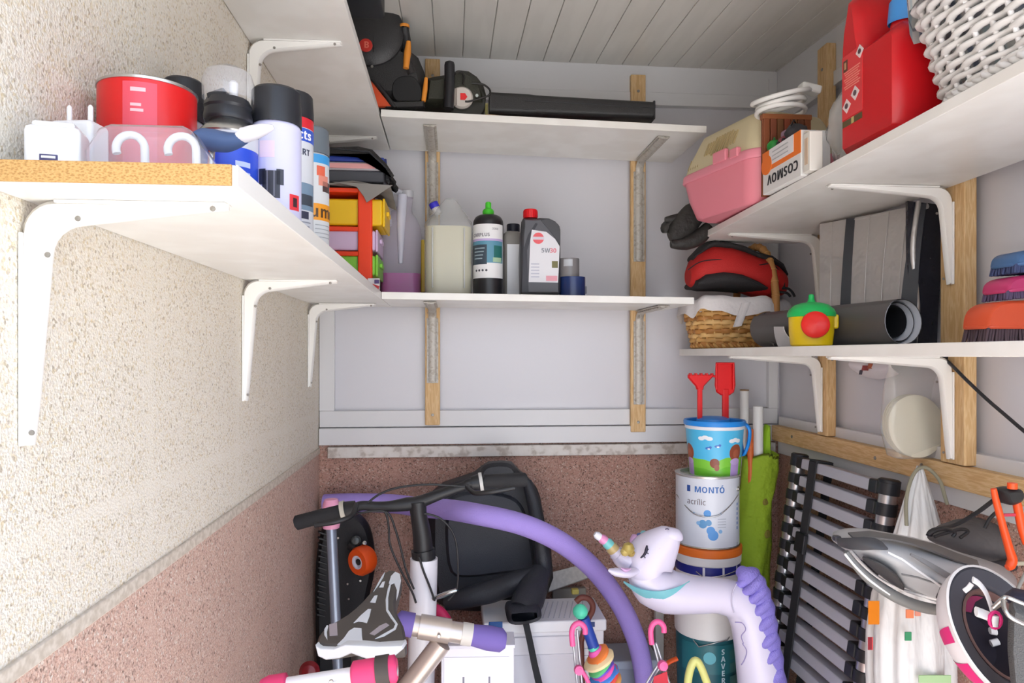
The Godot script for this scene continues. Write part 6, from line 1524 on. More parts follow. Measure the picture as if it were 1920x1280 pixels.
	for q in [[[663, 1168], [676, 1154], [690, 1142], [696, 1142], [693, 1155], [688, 1168], [680, 1166], [672, 1165]], [[694, 1129], [702, 1117], [708, 1116], [704, 1130]], [[711, 1101], [717, 1091], [722, 1090], [719, 1101]], [[632, 1209], [645, 1196], [654, 1183], [664, 1177], [678, 1178], [679, 1195], [681, 1206], [655, 1209]], [[729, 1094], [733, 1080], [741, 1072], [750, 1076], [752, 1088], [747, 1115], [743, 1126], [744, 1106], [739, 1093], [733, 1096]], [[703, 1198], [716, 1190], [738, 1178], [741, 1170], [732, 1158], [724, 1145], [723, 1125], [727, 1104], [730, 1096], [733, 1096], [728, 1120], [728, 1143], [737, 1157], [746, 1170], [742, 1180], [720, 1193]], [[707, 1096], [716, 1080], [722, 1072], [719, 1082], [710, 1097], [700, 1110]]]:
		part("white_inlay", mb().prism(outp(q, xf), 0.0016, 0.0004), pale, sd, at(Vector3(0, 0, lift - 0.0006)))
	for q in [[[617, 1171], [632, 1167], [633, 1191], [618, 1192]], [[693, 1188], [712, 1173], [724, 1168], [730, 1172], [712, 1184], [702, 1191]]]:
		part("grey_print", mb().prism(outp(q, xf), 0.0014, 0.0003), col(176, 166, 172, 0.5), sd, at(Vector3(0, 0, lift - 0.0006)))
	part("white_inlay", mb().prism(outp([[608, 1180], [613, 1172], [616, 1173], [613, 1185], [614, 1200], [608, 1190]], xf), 0.0014, 0.0003), pale, sd, at(Vector3(0, 0, lift - 0.0006)))
	var rear := Transform3D(rot(-4, -9), onp(675, 1208, sp, xf.basis.z))
	part("bumper", mb().prism(outp([[595, 1205], [606, 1210], [630, 1211], [650, 1203], [680, 1204], [710, 1206], [757, 1205], [759, 1212], [745, 1224], [715, 1232], [690, 1231], [662, 1221], [640, 1230], [615, 1233], [600, 1226]], rear), 0.03, 0.002), pale, t, Transform3D(rear.basis, rear.origin - o - rear.basis.z * 0.004))
	var under := sp - o - xf.basis.z * 0.03
	for s in [-1, 1]: part("saddle_rail", mb().tube([under + Vector3(s * 0.022, 0.0, 0.09), under + Vector3(s * 0.022, -0.03, 0.02), under + Vector3(s * 0.01, 0.0, -0.09)], 0.0035, 8), mats.steel, t)
	var bb := Vector3(-0.09, 0.33, 0.24)
	part("seat_post", mb().tube([under + Vector3(0, -0.03, 0.02), bb + Vector3(0, 0.12, 0.02), bb], 0.0155, 16), black, t)
	part("main_tube", mb().tube([foot + Vector3(0, 0.04, 0.03), bb + Vector3(0, 0.03, 0.0)], 0.03, 18), gloss, t)
	var rw := Vector3(-0.135, 0.25, 0.52)
	for s in [-1, 1]: part("stay", mb().tube([bb, rw + Vector3(s * 0.05, 0, 0)], 0.01, 10), gloss, t)
	wheel(t, "wheel", 0.245, 0.045, Transform3D(along(Vector3(fd.z, 0, -fd.x)), rw), black, mats.steel, 20)
	for s in [-1, 1]:
		part("crank", mb().tube([bb + Vector3(s * 0.05, -0.02, 0), bb + Vector3(s * 0.055, -0.02 - s * 0.1, 0.08)], 0.008, 8), mats.steel, t)
		part("pedal", mb().box(Vector3(0.07, 0.02, 0.06), 0.005), black, t, at(bb + Vector3(s * 0.095, -0.02 - s * 0.1, 0.08)))

func paint_stack():
	var c := D(1326, 1000, 1.86); c.y = 0
	var o := c
	# storage crate that carries the pails (below the picture)
	var t := thing("storage_crate", "grey crate under the teal pail, mostly below the picture", "crate", o)
	part("crate", mb().box(Vector3(0.12, 0.42, 0.13), 0.008), col(120, 124, 130, 0.6), t, at(Vector3(0, 0.21, 0)))
	part("lid", mb().box(Vector3(0.126, 0.02, 0.136), 0.005), col(100, 104, 110, 0.6), t, at(Vector3(0, 0.4185, 0)))
	# teal pail
	var y0 := 0.429
	o.y = y0
	t = thing("paint_pail", "teal-labelled plastic paint pail with a white collar, lowest of the paint stack", "pail", o)
	var r := 0.083; var h := 0.352
	part("body", mb().lathe([Vector2(0, 0.002), Vector2(r * 0.88, 0), Vector2(r * 0.9, 0.004), Vector2(r, h - 0.07)], 44), col(232, 230, 230, 0.4), t)
	part("label", mb().lathe([Vector2(r * 0.92, 0.03), Vector2(r * 0.928, 0.03), Vector2(r * 1.004, h - 0.075), Vector2(r, h - 0.075)], 44), col(24, 88, 98, 0.4), t)
	part("collar", mb().lathe([Vector2(r, h - 0.074), Vector2(r * 1.04, h - 0.072), Vector2(r * 1.06, h - 0.02), Vector2(r * 1.07, h - 0.012), Vector2(r * 1.05, h), Vector2(0, h)], 44), col(234, 230, 226, 0.4), t)
	part("lid_panel", patch(r * 1.012, -70, 70, h - 0.16, h - 0.085, 0.0004), col(34, 104, 112, 0.4), t)
	part("round_mark", mb().lathe([Vector2(0.016, 0), Vector2(0.016, 0.001), Vector2(0, 0.0012)], 24), col(96, 178, 190, 0.5), t, at(Basis(Vector3.UP, -0.28) * Vector3(0, h - 0.118, r * 1.012), Basis(Vector3.UP, -0.28) * rot(90)))
	for k in 4: part("label_block", patch(r * 1.02, 22, 44, h - 0.125 - k * 0.034, h - 0.1 - k * 0.034, 0.0004), col(58 + k * 4, 112, 110, 0.5), t)
	var vs := "SAVERS"
	for k in vs.length(): letters(t, vs[k], 0.014, col(196, 216, 222, 0.5), at(Vector3(0, h - 0.102 - k * 0.0185, 0), rot(0, 8)), r * 1.02)
	part("wire_handle", mb().tube([Vector3(-0.086, h - 0.04, 0), Vector3(-0.05, h - 0.09, 0.075), Vector3(0.02, h - 0.068, 0.09), Vector3(0.086, h - 0.04, 0.02)], 0.0018, 6), mats.steel, t)
	# white tub with orange rim
	var y1 := y0 + h + 0.0005; o.y = y1
	t = thing("paint_tub", "white tub with an orange rim and dark blue band, behind the unicorn's neck", "tub", o)
	h = 0.943 - y1; r = 0.0855
	part("body", mb().lathe([Vector2(0, 0.002), Vector2(r * 0.92, 0), Vector2(r * 0.94, 0.004), Vector2(r * 0.99, h - 0.045), Vector2(r * 1.03, h - 0.043), Vector2(r * 1.04, h - 0.02)], 44), col(236, 232, 228, 0.4), t)
	part("lid", mb().lathe([Vector2(r * 1.04, h - 0.022), Vector2(r * 1.06, h - 0.02), Vector2(r * 1.06, h - 0.002), Vector2(r * 1.02, h), Vector2(0, h)], 44), col(242, 120, 38, 0.4), t)
	part("blue_band", mb().lathe([Vector2(r * 0.975, h - 0.068), Vector2(r * 0.997, h - 0.068), Vector2(r * 0.999, h - 0.046), Vector2(r * 0.98, h - 0.046)], 44), col(32, 40, 130, 0.4), t)
	for q in [[-28, -24], [6, 10], [38, 42]]: part("band_break", patch(r, q[0], q[1], h - 0.068, h - 0.046, 0.0006), col(226, 224, 230, 0.4), t)
	part("low_label", patch(r * 0.95, 0, 40, 0.012, 0.03, 0.0006), col(34, 42, 128, 0.4), t)
	part("low_label_mark", patch(r * 0.957, 5, 10, 0.014, 0.028, 0.0004), col(214, 214, 230, 0.4), t)
	part("wire_handle", mb().tube([Vector3(-0.088, h - 0.03, 0.01), Vector3(-0.04, h - 0.07, 0.086), Vector3(0.01, h - 0.062, 0.094), Vector3(0.06, h - 0.052, 0.078), Vector3(0.089, h - 0.03, 0.01)], 0.0016, 6), mats.steel, t)
	# metal paint can
	o.y = 0.9435
	t = thing("paint_can", "large white metal paint can printed with blue lettering and blue dots", "paint can", o)
	r = 0.0835; h = 0.19
	part("body", mb().lathe([Vector2(0, 0.002), Vector2(r - 0.002, 0), Vector2(r, 0.002), Vector2(r, h - 0.006)], 48), col(216, 220, 230, 0.3), t)
	part("top_ring", mb().lathe([Vector2(r, h - 0.007), Vector2(r + 0.0025, h - 0.006), Vector2(r + 0.0025, h - 0.001), Vector2(r, h), Vector2(r - 0.012, h), Vector2(r - 0.013, h - 0.006), Vector2(r - 0.016, h - 0.007), Vector2(0, h - 0.007)], 48), col(206, 204, 204, 0.25, 0.6), t)
	part("bottom_ring", mb().lathe([Vector2(r, 0.0), Vector2(r + 0.0018, 0.002), Vector2(r, 0.005)], 48), mats.steel, t)
	letters(t, "MONTÓ", 0.0155, col(58, 110, 180, 0.4), at(Vector3(0, h - 0.035, 0), rot(0, -16)), r + 0.0004)
	part("logo_block", patch(r, -58, -51, h - 0.042, h - 0.026, 0.0005), col(46, 80, 150, 0.4), t)
	letters(t, "acrílic", 0.014, col(110, 100, 104, 0.4), at(Vector3(0, h - 0.068, 0), rot(0, -40)), r + 0.0004, "Droid Sans", false)
	for q in [[-20, 0.094, 0.0095, 0], [-44, 0.093, 0.002, 1], [-28, 0.066, 0.011, 1], [-18, 0.07, 0.008, 1], [-14, 0.05, 0.011, 0], [-10, 0.038, 0.0135, 0], [3, 0.048, 0.005, 2], [4, 0.094, 0.0026, 1], [-36, 0.068, 0.005, 2]]:
		var b := Basis(Vector3.UP, deg_to_rad(q[0]))
		part("blue_dot", mb().lathe([Vector2(q[2], -0.0016), Vector2(q[2], 0.0004), Vector2(0, 0.0009)], 24), [col(78, 150, 220, 0.4), col(96, 156, 206, 0.4), col(132, 180, 222, 0.4)][q[3]], t, at(b * Vector3(0, q[1], r + 0.0004 - q[2] * q[2] / (2.6 * r)), b * rot(90)))
	for k in 4: part("print_line", patch(r, -2, 14, 0.058 + k * 0.007, 0.06 + k * 0.007, 0.0004), col(178, 184, 196, 0.5), t)
	var side := "ANTI"
	for k in 6: part("side_mark", patch(r, 42, 47, 0.048 + k * 0.0125, 0.055 + k * 0.0125, 0.0004), col(120, 148, 200, 0.5), t)
	part("side_mark", patch(r, 44, 45.5, 0.004, 0.014, 0.0004), col(60, 66, 90, 0.5), t)
	var b2 := Basis(Vector3.UP, deg_to_rad(48))
	part("handle_lug", mb().lathe([Vector2(0.007, 0), Vector2(0.0065, 0.002), Vector2(0.004, 0.003), Vector2(0.0035, 0.005), Vector2(0, 0.005)], 20), mats.steel, t, at(b2 * Vector3(0, h - 0.037, r), b2 * rot(90)))
	part("wire_handle", mb().tube(spline([b2 * Vector3(0, h - 0.05, r + 0.003), Vector3(0.024, 0.108, r * 0.98), Vector3(-0.012, 0.088, r * 1.03), Vector3(-0.06, 0.092, r * 0.78), Vector3(-r * 1.02, 0.13, 0.0)], 5), 0.0015, 6), mats.steel, t)
	# toy bucket
	o.y = 0.9435 + h - 0.0068
	var bc := D(1337, 850, 1.87); o.x = bc.x
	t = thing("toy_bucket", "blue toy beach bucket with a printed meadow, on top of the paint can", "bucket", o)
	h = 0.142
	var im := Image.create(768, 256, false, Image.FORMAT_RGB8)
	im.fill(Color8(84, 190, 236))
	for x in 768:
		var y := int(158 + 10 * sin(x * 0.025) + 5 * sin(x * 0.06))
		im.fill_rect(Rect2i(x, y, 1, 256 - y), Color8(126, 200, 64))
		im.fill_rect(Rect2i(x, y + 50, 1, maxi(0, 206 - y)), Color8(108, 188, 50))
	for q in [[300, 40], [436, 52], [610, 44], [110, 50], [40, 36]]:
		for k in 3: disc(im, q[0] + k * 18 - 18, q[1] + (6 if k != 1 else 0), 15, Color8(238, 240, 246), 11)
	for q in [[352, 86], [312, 98], [560, 90], [700, 96]]:
		disc(im, q[0], q[1], 13, Color8(60, 110, 200), 7); disc(im, q[0] + 10, q[1] - 6, 6, Color8(60, 110, 200)); disc(im, q[0] + 3, q[1] + 3, 6, Color8(236, 240, 250), 4)
	# a bush on a trunk and a tulip bed stand where the printed figures are
	for q in [[340, 178], [620, 180], [120, 178]]:
		disc(im, q[0], q[1], 22, Color8(132, 62, 40), 26); disc(im, q[0] + 10, q[1] + 24, 12, Color8(150, 76, 50), 18)
	for q in [[444, 150], [200, 156], [720, 156]]:
		disc(im, q[0], q[1] - 28, 36, Color8(150, 78, 54), 46); disc(im, q[0] + 2, q[1] - 22, 18, Color8(172, 98, 72), 24)
		im.fill_rect(Rect2i(q[0] - 26, q[1] + 18, 56, 80), Color8(176, 150, 206)); disc(im, q[0], q[1] + 20, 30, Color8(188, 164, 214), 18)
	part("body", mb().lathe([Vector2(0.0645, 0.001), Vector2(0.066, 0.004), Vector2(0.0765, h - 0.016)], 56), draw_mat(im, 0.35), t, at(Vector3.ZERO, rot(0, 180)))
	part("base", mb().lathe([Vector2(0, 0.0), Vector2(0.0645, 0.0), Vector2(0.0648, 0.002)], 40), col(110, 190, 60, 0.4), t)
	part("white_band", mb().lathe([Vector2(0.0765, h - 0.017), Vector2(0.0785, h - 0.016), Vector2(0.0788, h - 0.008), Vector2(0.0765, h - 0.007)], 48), col(236, 236, 240, 0.4), t)
	var blue := col(34, 138, 226, 0.35)
	part("rim", mb().lathe([Vector2(0.0765, h - 0.008), Vector2(0.0815, h - 0.007), Vector2(0.0822, h + 0.002), Vector2(0.08, h + 0.006), Vector2(0.074, h + 0.004), Vector2(0.072, h - 0.02), Vector2(0, h - 0.022)], 48), blue, t)
	part("inner_sieve", mb().lathe([Vector2(0.05, h - 0.02), Vector2(0.046, h + 0.008), Vector2(0.03, h + 0.014), Vector2(0, h + 0.015)], 8), blue, t, at(Vector3(-0.004, 0, 0)))
	part("handle", mb().tube(spline([Vector3(0.074, h - 0.004, 0.03), Vector3(0.083, h - 0.02, 0.036), Vector3(0.087, h - 0.06, 0.018), Vector3(0.08, h - 0.09, 0.0), Vector3(0.084, h - 0.05, -0.03), Vector3(0.08, h - 0.002, -0.03)], 5), 0.0068, 10, true, 0.7), blue, t)
	# rake and spade standing in it
	var hy := o.y + h - 0.019
	var red := col(222, 24, 30, 0.4)
	var rb := D(1312, 790, 1.86); rb.y = hy
	t = thing("toy_rake", "red toy rake with a flared head, upright in the beach bucket", "toy rake", rb)
	part("shaft", mb().box(Vector3(0.013, 0.092, 0.011), 0.003), red, t, at(D(1312, 757, 1.86) - rb))
	part("head", mb().prism(outl([[1290, 702], [1336, 702], [1336, 706], [1319, 724], [1318, 730], [1306, 730], [1304, 724], [1290, 708]], 1.86, rb), 0.012, 0.003), red, t)
	for k in 5: part("tine", mb().box(Vector3(0.005, 0.006, 0.016), 0.0015), red, t, at(D(1293 + k * 10, 702, 1.86) - rb + Vector3(0, 0.001, 0.006)))
	part("link", mb().tube([D(1332, 704, 1.86) - rb, D(1343, 706, 1.86) - rb], 0.003, 8), red, t)
	rb = D(1360, 785, 1.87); rb.y = hy
	t = thing("toy_shovel", "red toy shovel with a square blade, upright in the beach bucket", "toy shovel", rb)
	part("shaft", mb().box(Vector3(0.018, 0.09, 0.012), 0.004), red, t, at(D(1360, 759, 1.87) - rb))
	part("blade", mb().prism(outl([[1342, 679], [1377, 679], [1379, 722], [1376, 735], [1368, 741], [1352, 741], [1343, 735], [1340, 722]], 1.87, rb), 0.008, 0.003), red, t)
	for u in [1343.5, 1375.5]: part("blade_edge", mb().tube([D(u, 681, 1.86) - rb, D(u, 730, 1.86) - rb], 0.003, 8), red, t)
	part("blade_top", mb().box(Vector3(0.048, 0.005, 0.012), 0.002), red, t, at(D(1359.5, 681, 1.865) - rb))
	# lime sleeve with poles behind the stack
	o = floor_at(1420, 1000, 2.0)
	t = thing("beach_parasol", "lime green fabric sleeve with white poles, standing behind the paint stack", "parasol", o)
	var L := []
	var rn := RandomNumberGenerator.new(); rn.seed = 8
	for q in [[0.01, 1425, 12, 20], [0.3, 1422, 24, 26], [1100, 1413, 29, 24], [1060, 1413, 30, 25], [1020, 1411, 35, 26], [980, 1412, 36, 26], [940, 1416, 32, 26], [920, 1420, 34, 26], [900, 1422, 33, 26], [875, 1424, 35, 26], [858, 1425, 35, 25], [850, 1426, 34, 24], [862, 1426, 26, 18]]:
		var ce := D(q[1], q[0] if q[0] > 2 else 1000.0, 2.0) - o
		if q[0] < 2: ce.y = q[0]
		var ring := PackedVector3Array()
		for k in 36:
			var a := TAU * k / 36.0
			var w := 1.0 + 0.045 * sin(a * 5 + ce.y * 22) + 0.03 * sin(a * 9 - ce.y * 37) + rn.randf_range(-0.012, 0.012)
			ring.append(ce + Vector3(cos(a) * q[2] / F * 2.0 * w, sin(a * 3 + ce.y * 30) * 0.006, sin(a) * q[3] / F * 2.0 * w))
		L.append(ring)
	part("sleeve", mb().loft(L), bumpy(col(156, 186, 44, 0.8), mats.wrinkle, Vector3(4, 4, 4), 1.1), t)
	for q in [[1401, 732, 0.0125, -0.02, [226, 224, 222]], [1418, 761, 0.0145, 0.012, [232, 232, 232]], [1402, 803, 0.009, 0.018, [226, 112, 52]]]:
		var p := D(q[1 - 1], q[1], 2.0) - o
		part("pole", mb().tube([p + Vector3(0, 0, q[3]), Vector3(p.x, 0.9, q[3])], q[2], 18), col(q[4][0], q[4][1], q[4][2], 0.45), t)
	part("pole_joint", mb().tube([D(1418, 795, 2.0) - o + Vector3(0, 0, 0.012), Vector3((D(1418, 795, 2.0) - o).x, 1.08, 0.012)], 0.0125, 18), col(214, 212, 210, 0.45), t)
	part("folded_panel", mb().prism(outl([[1428, 852], [1430, 810], [1436, 795], [1442, 797], [1443, 852]], 2.0, o), 0.03, 0.006), col(150, 196, 40, 0.6), t)
	part("pole_cap", mb().lathe([Vector2(0.013, 0), Vector2(0.013, 0.004), Vector2(0, 0.005)], 16), col(140, 110, 80, 0.6), t, at(D(1401, 733, 2.0) - o + Vector3(0, 0, -0.02)))
	for q in [[1436, 940, 8], [1440, 1000, 9]]: part("stain", mb().lathe([Vector2(q[2] / F * 2.0, -0.004), Vector2(q[2] / F * 1.4, 0.003), Vector2(0, 0.004)], 16), col(140, 130, 56, 0.9), t, at(D(q[0], q[1], 1.965) - o, rot(80, 30)))

func unicorn():
	var o := floor_at(1425, 1280, 1.66)
	var t := thing("unicorn_float", "inflatable white unicorn pool float with a pastel horn and violet mane, draped round the paint stack", "pool float", o)
	t.set_meta("label", "inflatable white unicorn pool float with pastel horn and violet mane, before the paint stack")
	var vinyl := col(226, 220, 240, 0.28)  # white vinyl, its lavender tint paints in the bluish shade
	var d := 1.64
	# head as a smooth skin of sections from brow to muzzle; neck from the cheek to the right and down
	var spine := path([[1226, 1084, d], [1216, 1066, d], [1218, 1050, d], [1230, 1032, d], [1246, 1014, d], [1258, 1000, d], [1264, 993, d]], o, 4)
	part("head", mb().tube(spine, radii([20, 42, 48, 44, 33, 22, 6], d, 4), 28, true, 0.95, Vector3.BACK), vinyl, t)
	part("muzzle", mb().tube(path([[1240, 1006, d], [1256, 1004, d - 0.01], [1268, 1004, d - 0.01], [1277, 1010, d]], o), radii([10, 17, 13, 4], d), 20), vinyl, t)
	spine = path([[1196, 1062, d], [1204, 1076, d], [1222, 1094, d], [1252, 1108, d], [1300, 1115, d], [1345, 1116, d], [1384, 1128, d], [1403, 1160, d], [1412, 1200, d], [1422, 1250, d], [1432, 1320, d]], o, 4)
	spine.append(Vector3(0.02, 0.4, 0)); spine.append(Vector3(0.02, 0.06, 0.0)); spine.append(Vector3(0.02, 0.004, 0.0))
	var rr := radii([18, 30, 42, 42, 35, 33, 36, 36, 37, 42, 46], d, 4); rr.append(0.07); rr.append(0.07); rr.append(0.03)
	part("neck", mb().tube(spine, rr, 30), vinyl, t)
	part("ear", mb().tube(path([[1196, 1068, d - 0.03], [1176, 1074, d - 0.05], [1154, 1072, d - 0.055], [1141, 1068, d - 0.05]], o), radii([8, 14, 13, 4], d), 18, true, 0.6), vinyl, t)
	part("ear_blush", mb().tube(path([[1182, 1066, d - 0.062], [1172, 1068, d - 0.066], [1164, 1064, d - 0.064]], o), radii([2, 7, 2], d), 12, true, 0.5), col(218, 176, 222, 0.4), t)
	# horn in coloured steps
	var hc := [[216, 210, 228], [196, 172, 120], [120, 200, 200], [232, 150, 196], [232, 232, 240]]
	var hp := [[1160, 1042], [1151, 1031], [1143, 1022], [1134, 1013], [1124, 1006], [1115, 1000]]
	for k in 5:
		part("horn_step", mb().tube([D(hp[k][0] + 2, hp[k][1] + 2, d) - o, D((hp[k][0] + hp[k + 1][0]) / 2.0, (hp[k][1] + hp[k + 1][1]) / 2.0, d) - o, D(hp[k + 1][0], hp[k + 1][1], d) - o], radii([13 - k * 1.5, 14 - k * 1.6, 11 - k * 1.6], d, 0), 16), col(hc[k][0], hc[k][1], hc[k][2], 0.35), t)
	part("horn_base", mb().tube(path([[1158, 1038, d], [1166, 1044, d], [1178, 1050, d]], o), radii([15, 20, 22], d), 18), vinyl, t)
	for q in [[1178, 1028, 12, [190, 168, 92]], [1172, 1034, 9, [206, 184, 110]], [1183, 1036, 8, [176, 150, 80]]]:
		part("gold_curl", mb().lathe([Vector2(0, -q[2] / F * d), Vector2(q[2] / F * d * 0.7, -q[2] / F * d * 0.7), Vector2(q[2] / F * d, 0), Vector2(q[2] / F * d * 0.7, q[2] / F * d * 0.7), Vector2(0, q[2] / F * d)], 18), col(q[3][0], q[3][1], q[3][2], 0.4, 0.3), t, at(D(q[0], q[1], d - 0.035) - o))
	for q in [[1190, 1010, 9, [206, 160, 200]], [1199, 1006, 7, [70, 90, 150]], [1208, 1004, 10, [130, 196, 204]]]:
		part("fringe_curl", mb().tube(path([[q[0] - 7, q[1] + 7, d + 0.02], [q[0], q[1] - 1, d + 0.02], [q[0] + 8, q[1] - 2, d + 0.02]], o), radii([3, q[2], 3], d), 14), col(q[3][0], q[3][1], q[3][2], 0.4), t)
	# eye, blush, nostril, mouth
	var zf := d - 0.058
	part("eyelid", mb().tube(path([[1213, 1022, zf + 0.002], [1212, 1030, zf], [1209, 1038, zf], [1201, 1046, zf]], o), radii([1.5, 3.2, 2.6, 1.2], d), 10), col(34, 30, 52, 0.5), t)
	for q in [[1211, 1026, 1216, 1030], [1210, 1034, 1216, 1038], [1206, 1040, 1210, 1046]]: part("eyelash", mb().tube([D(q[0], q[1], zf) - o, D(q[2], q[3], zf) - o], 0.0012, 6), col(34, 30, 52, 0.5), t)
	part("blush", mb().lathe([Vector2(0.0085, -0.004), Vector2(0.0075, 0.0015), Vector2(0, 0.003)], 20), col(226, 170, 214, 0.4), t, at(D(1236, 1034, d - 0.044) - o, rot(90)))
	part("nostril", mb().tube(path([[1247, 992, d - 0.028], [1251, 991, d - 0.028], [1254, 992, d - 0.027]], o), 0.0015, 6), col(84, 76, 104, 0.5), t)
	part("mouth", mb().tube(path([[1257, 1013, d - 0.022], [1264, 1014, d - 0.026], [1272, 1013, d - 0.022]], o), 0.0013, 6), col(120, 104, 150, 0.5), t)
	# teal rein along the jaw: a strip hugging the neck tube
	var rows := []
	for k in 21:
		var f := k / 20.0
		var u := lerpf(1169, 1293, f); var vt := 1090 + 78.0 * f * (1.0 - f) - 2 * f; var hw := 2 + 17 * sin(PI * minf(f * 1.05, 1.0)) * (0.7 + 0.3 * f)
		var row := PackedVector3Array()
		for j in 5:
			var v := vt + hw * j / 4.0
			var ck := [[1160, 1075, 10], [1180, 1084, 24], [1204, 1090, 38], [1222, 1096, 43], [1252, 1108, 42], [1300, 1115, 36]]
			var cv := 1115.0; var cr := 36.0
			for m in 5:
				if u >= ck[m][0] and u <= ck[m + 1][0]:
					var g: float = (u - ck[m][0]) / (ck[m + 1][0] - ck[m][0])
					cv = lerpf(ck[m][1], ck[m + 1][1], g); cr = lerpf(ck[m][2], ck[m + 1][2], g)
			row.append(D(u, v, d - 0.004 - sqrt(maxf(cr * cr - pow(v - cv, 2), cr * cr * 0.06)) * d / F) - o)
		rows.append(row)
	part("teal_band", mb().sheet(rows, 0.0025), col(124, 196, 206, 0.3), t)
	# mane: puffy violet strip down the outer side
	var mane := bumpy(col(142, 130, 214, 0.4), mats.rubber_bump, Vector3(4, 30, 4), 0.9)
	var mp := []; var mr := []
	var mk := path([[1386, 1068, d + 0.02], [1404, 1084, d - 0.01], [1416, 1106, d - 0.014], [1427, 1140, d - 0.014], [1434, 1185, d - 0.014], [1442, 1230, d - 0.014], [1450, 1290, d - 0.014], [1456, 1350, d]], o, 10)
	for k in mk.size():
		mp.append(mk[k]); mr.append((minf(6.0 + k * 2.0, 25.0) + 1.6 * sin(k * 0.9)) * d / F)
	part("mane", mb().tube(mp, mr, 24), mane, t)
	for k in 9:
		var q: Vector3 = mk[6 + k * 7]
		part("mane_lock", mb().tube(spline([q + Vector3(0.016, 0.016, 0.014), q + Vector3(0.004, 0.005, 0.026), q + Vector3(-0.014, -0.012, 0.024), q + Vector3(-0.026, -0.022, 0.012)], 5), splinef([0.006, 0.012, 0.012, 0.005], 5), 14), mane, t)
	for q in [[[1378, 1166], [1392, 1168], [1398, 1180], [1390, 1192], [1394, 1206]], [[1392, 1206], [1400, 1220], [1396, 1236], [1390, 1246]]]:
		var a := []; for w in q: a.append([w[0], w[1], d - 0.049])
		part("curl_line", mb().tube(path(a, o), 0.0012, 6), col(150, 140, 190, 0.5), t)
	part("seam", mb().tube(path([[1381, 1094, d - 0.045], [1374, 1110, d - 0.047], [1372, 1130, d - 0.045], [1376, 1148, d - 0.043]], o), 0.0014, 6), col(206, 200, 222, 0.4), t)

func ladder():
	var up := Vector3(0.165, 1.185, 0).normalized()
	var bas := Basis(Vector3(0, 0, 1), up, Vector3(0, 0, 1).cross(up))
	var o := Vector3(0.777, 0.0, -1.645)
	var t := thing("telescopic_ladder", "collapsed telescopic aluminium ladder with black joints and a strap, leaning below the wooden rail", "ladder", o, bas)
	var alu := col(196, 196, 200, 0.28, 0.85); var jo := col(32, 34, 40, 0.45); var slat := col(186, 186, 196, 0.4, 0.1)
	var H := 1.186; var s := 0.0452; var hw := 0.197
	var ring := mb().lathe([Vector2(0.0185, 0), Vector2(0.0185, 0.019)], 24).mesh()
	var collar := mb().lathe([Vector2(0.0185, 0), Vector2(0.0225, 0.001), Vector2(0.0225, 0.026), Vector2(0.0185, 0.027)], 24).mesh()
	var rung := mb().box(Vector3(hw * 2 - 0.04, 0.0265, 0.034), 0.003).mesh()
	for k in 12:
		var y := H - 0.027 - k * s
		var rg := part("rung", rung, slat, t, at(Vector3(0, y + 0.012, 0)))
		for q in [-1, 1]:
			part("joint_collar", collar, jo, t, at(Vector3(q * hw, y, 0)))
			part("tube_ring", ring, alu, t, at(Vector3(q * hw, y - s + 0.0265, 0)))
			part("end_socket", mb().box(Vector3(0.03, 0.03, 0.036), 0.004), jo, rg, at(Vector3(q * (hw - 0.033), 0, 0)))
	for q in [-1, 1]:
		part("top_cap", mb().lathe([Vector2(0.0225, 0), Vector2(0.0225, 0.005), Vector2(0.018, 0.008), Vector2(0, 0.008)], 24), jo, t, at(Vector3(q * hw, H - 0.0005, 0)))
		part("base_tube", mb().lathe([Vector2(0.027, 0.03), Vector2(0.027, H - 12 * s - 0.004), Vector2(0.024, H - 12 * s), Vector2(0, H - 12 * s)], 24), col(120, 122, 130, 0.4, 0.5), t, at(Vector3(q * hw, 0, 0)))
		part("foot", mb().lathe([Vector2(0, 0.006), Vector2(0.03, 0.006), Vector2(0.031, 0.02), Vector2(0.029, 0.04), Vector2(0.027, 0.041)], 24), jo, t, at(Vector3(q * hw, 0, 0)))
	var low := part("rung", mb().box(Vector3(hw * 2 - 0.03, 0.03, 0.036), 0.003), slat, t, at(Vector3(0, 0.3, 0)))
	# strap round the rungs
	part("strap", mb().box(Vector3(0.036, 0.62, 0.004), 0.0015), col(40, 40, 44, 0.8), t, at(Vector3(-0.085, H - 0.31, 0.0215)))
	part("strap", mb().box(Vector3(0.036, 0.62, 0.004), 0.0015), col(40, 40, 44, 0.8), t, at(Vector3(-0.085, H - 0.31, -0.0215)))
	part("strap_fold", mb().box(Vector3(0.036, 0.006, 0.046), 0.002), col(40, 40, 44, 0.8), t, at(Vector3(-0.085, H + 0.002, 0)))
	part("buckle", mb().box(Vector3(0.046, 0.05, 0.012), 0.003), col(30, 30, 34, 0.5), t, at(Vector3(-0.085, H - 0.21, 0.026)))

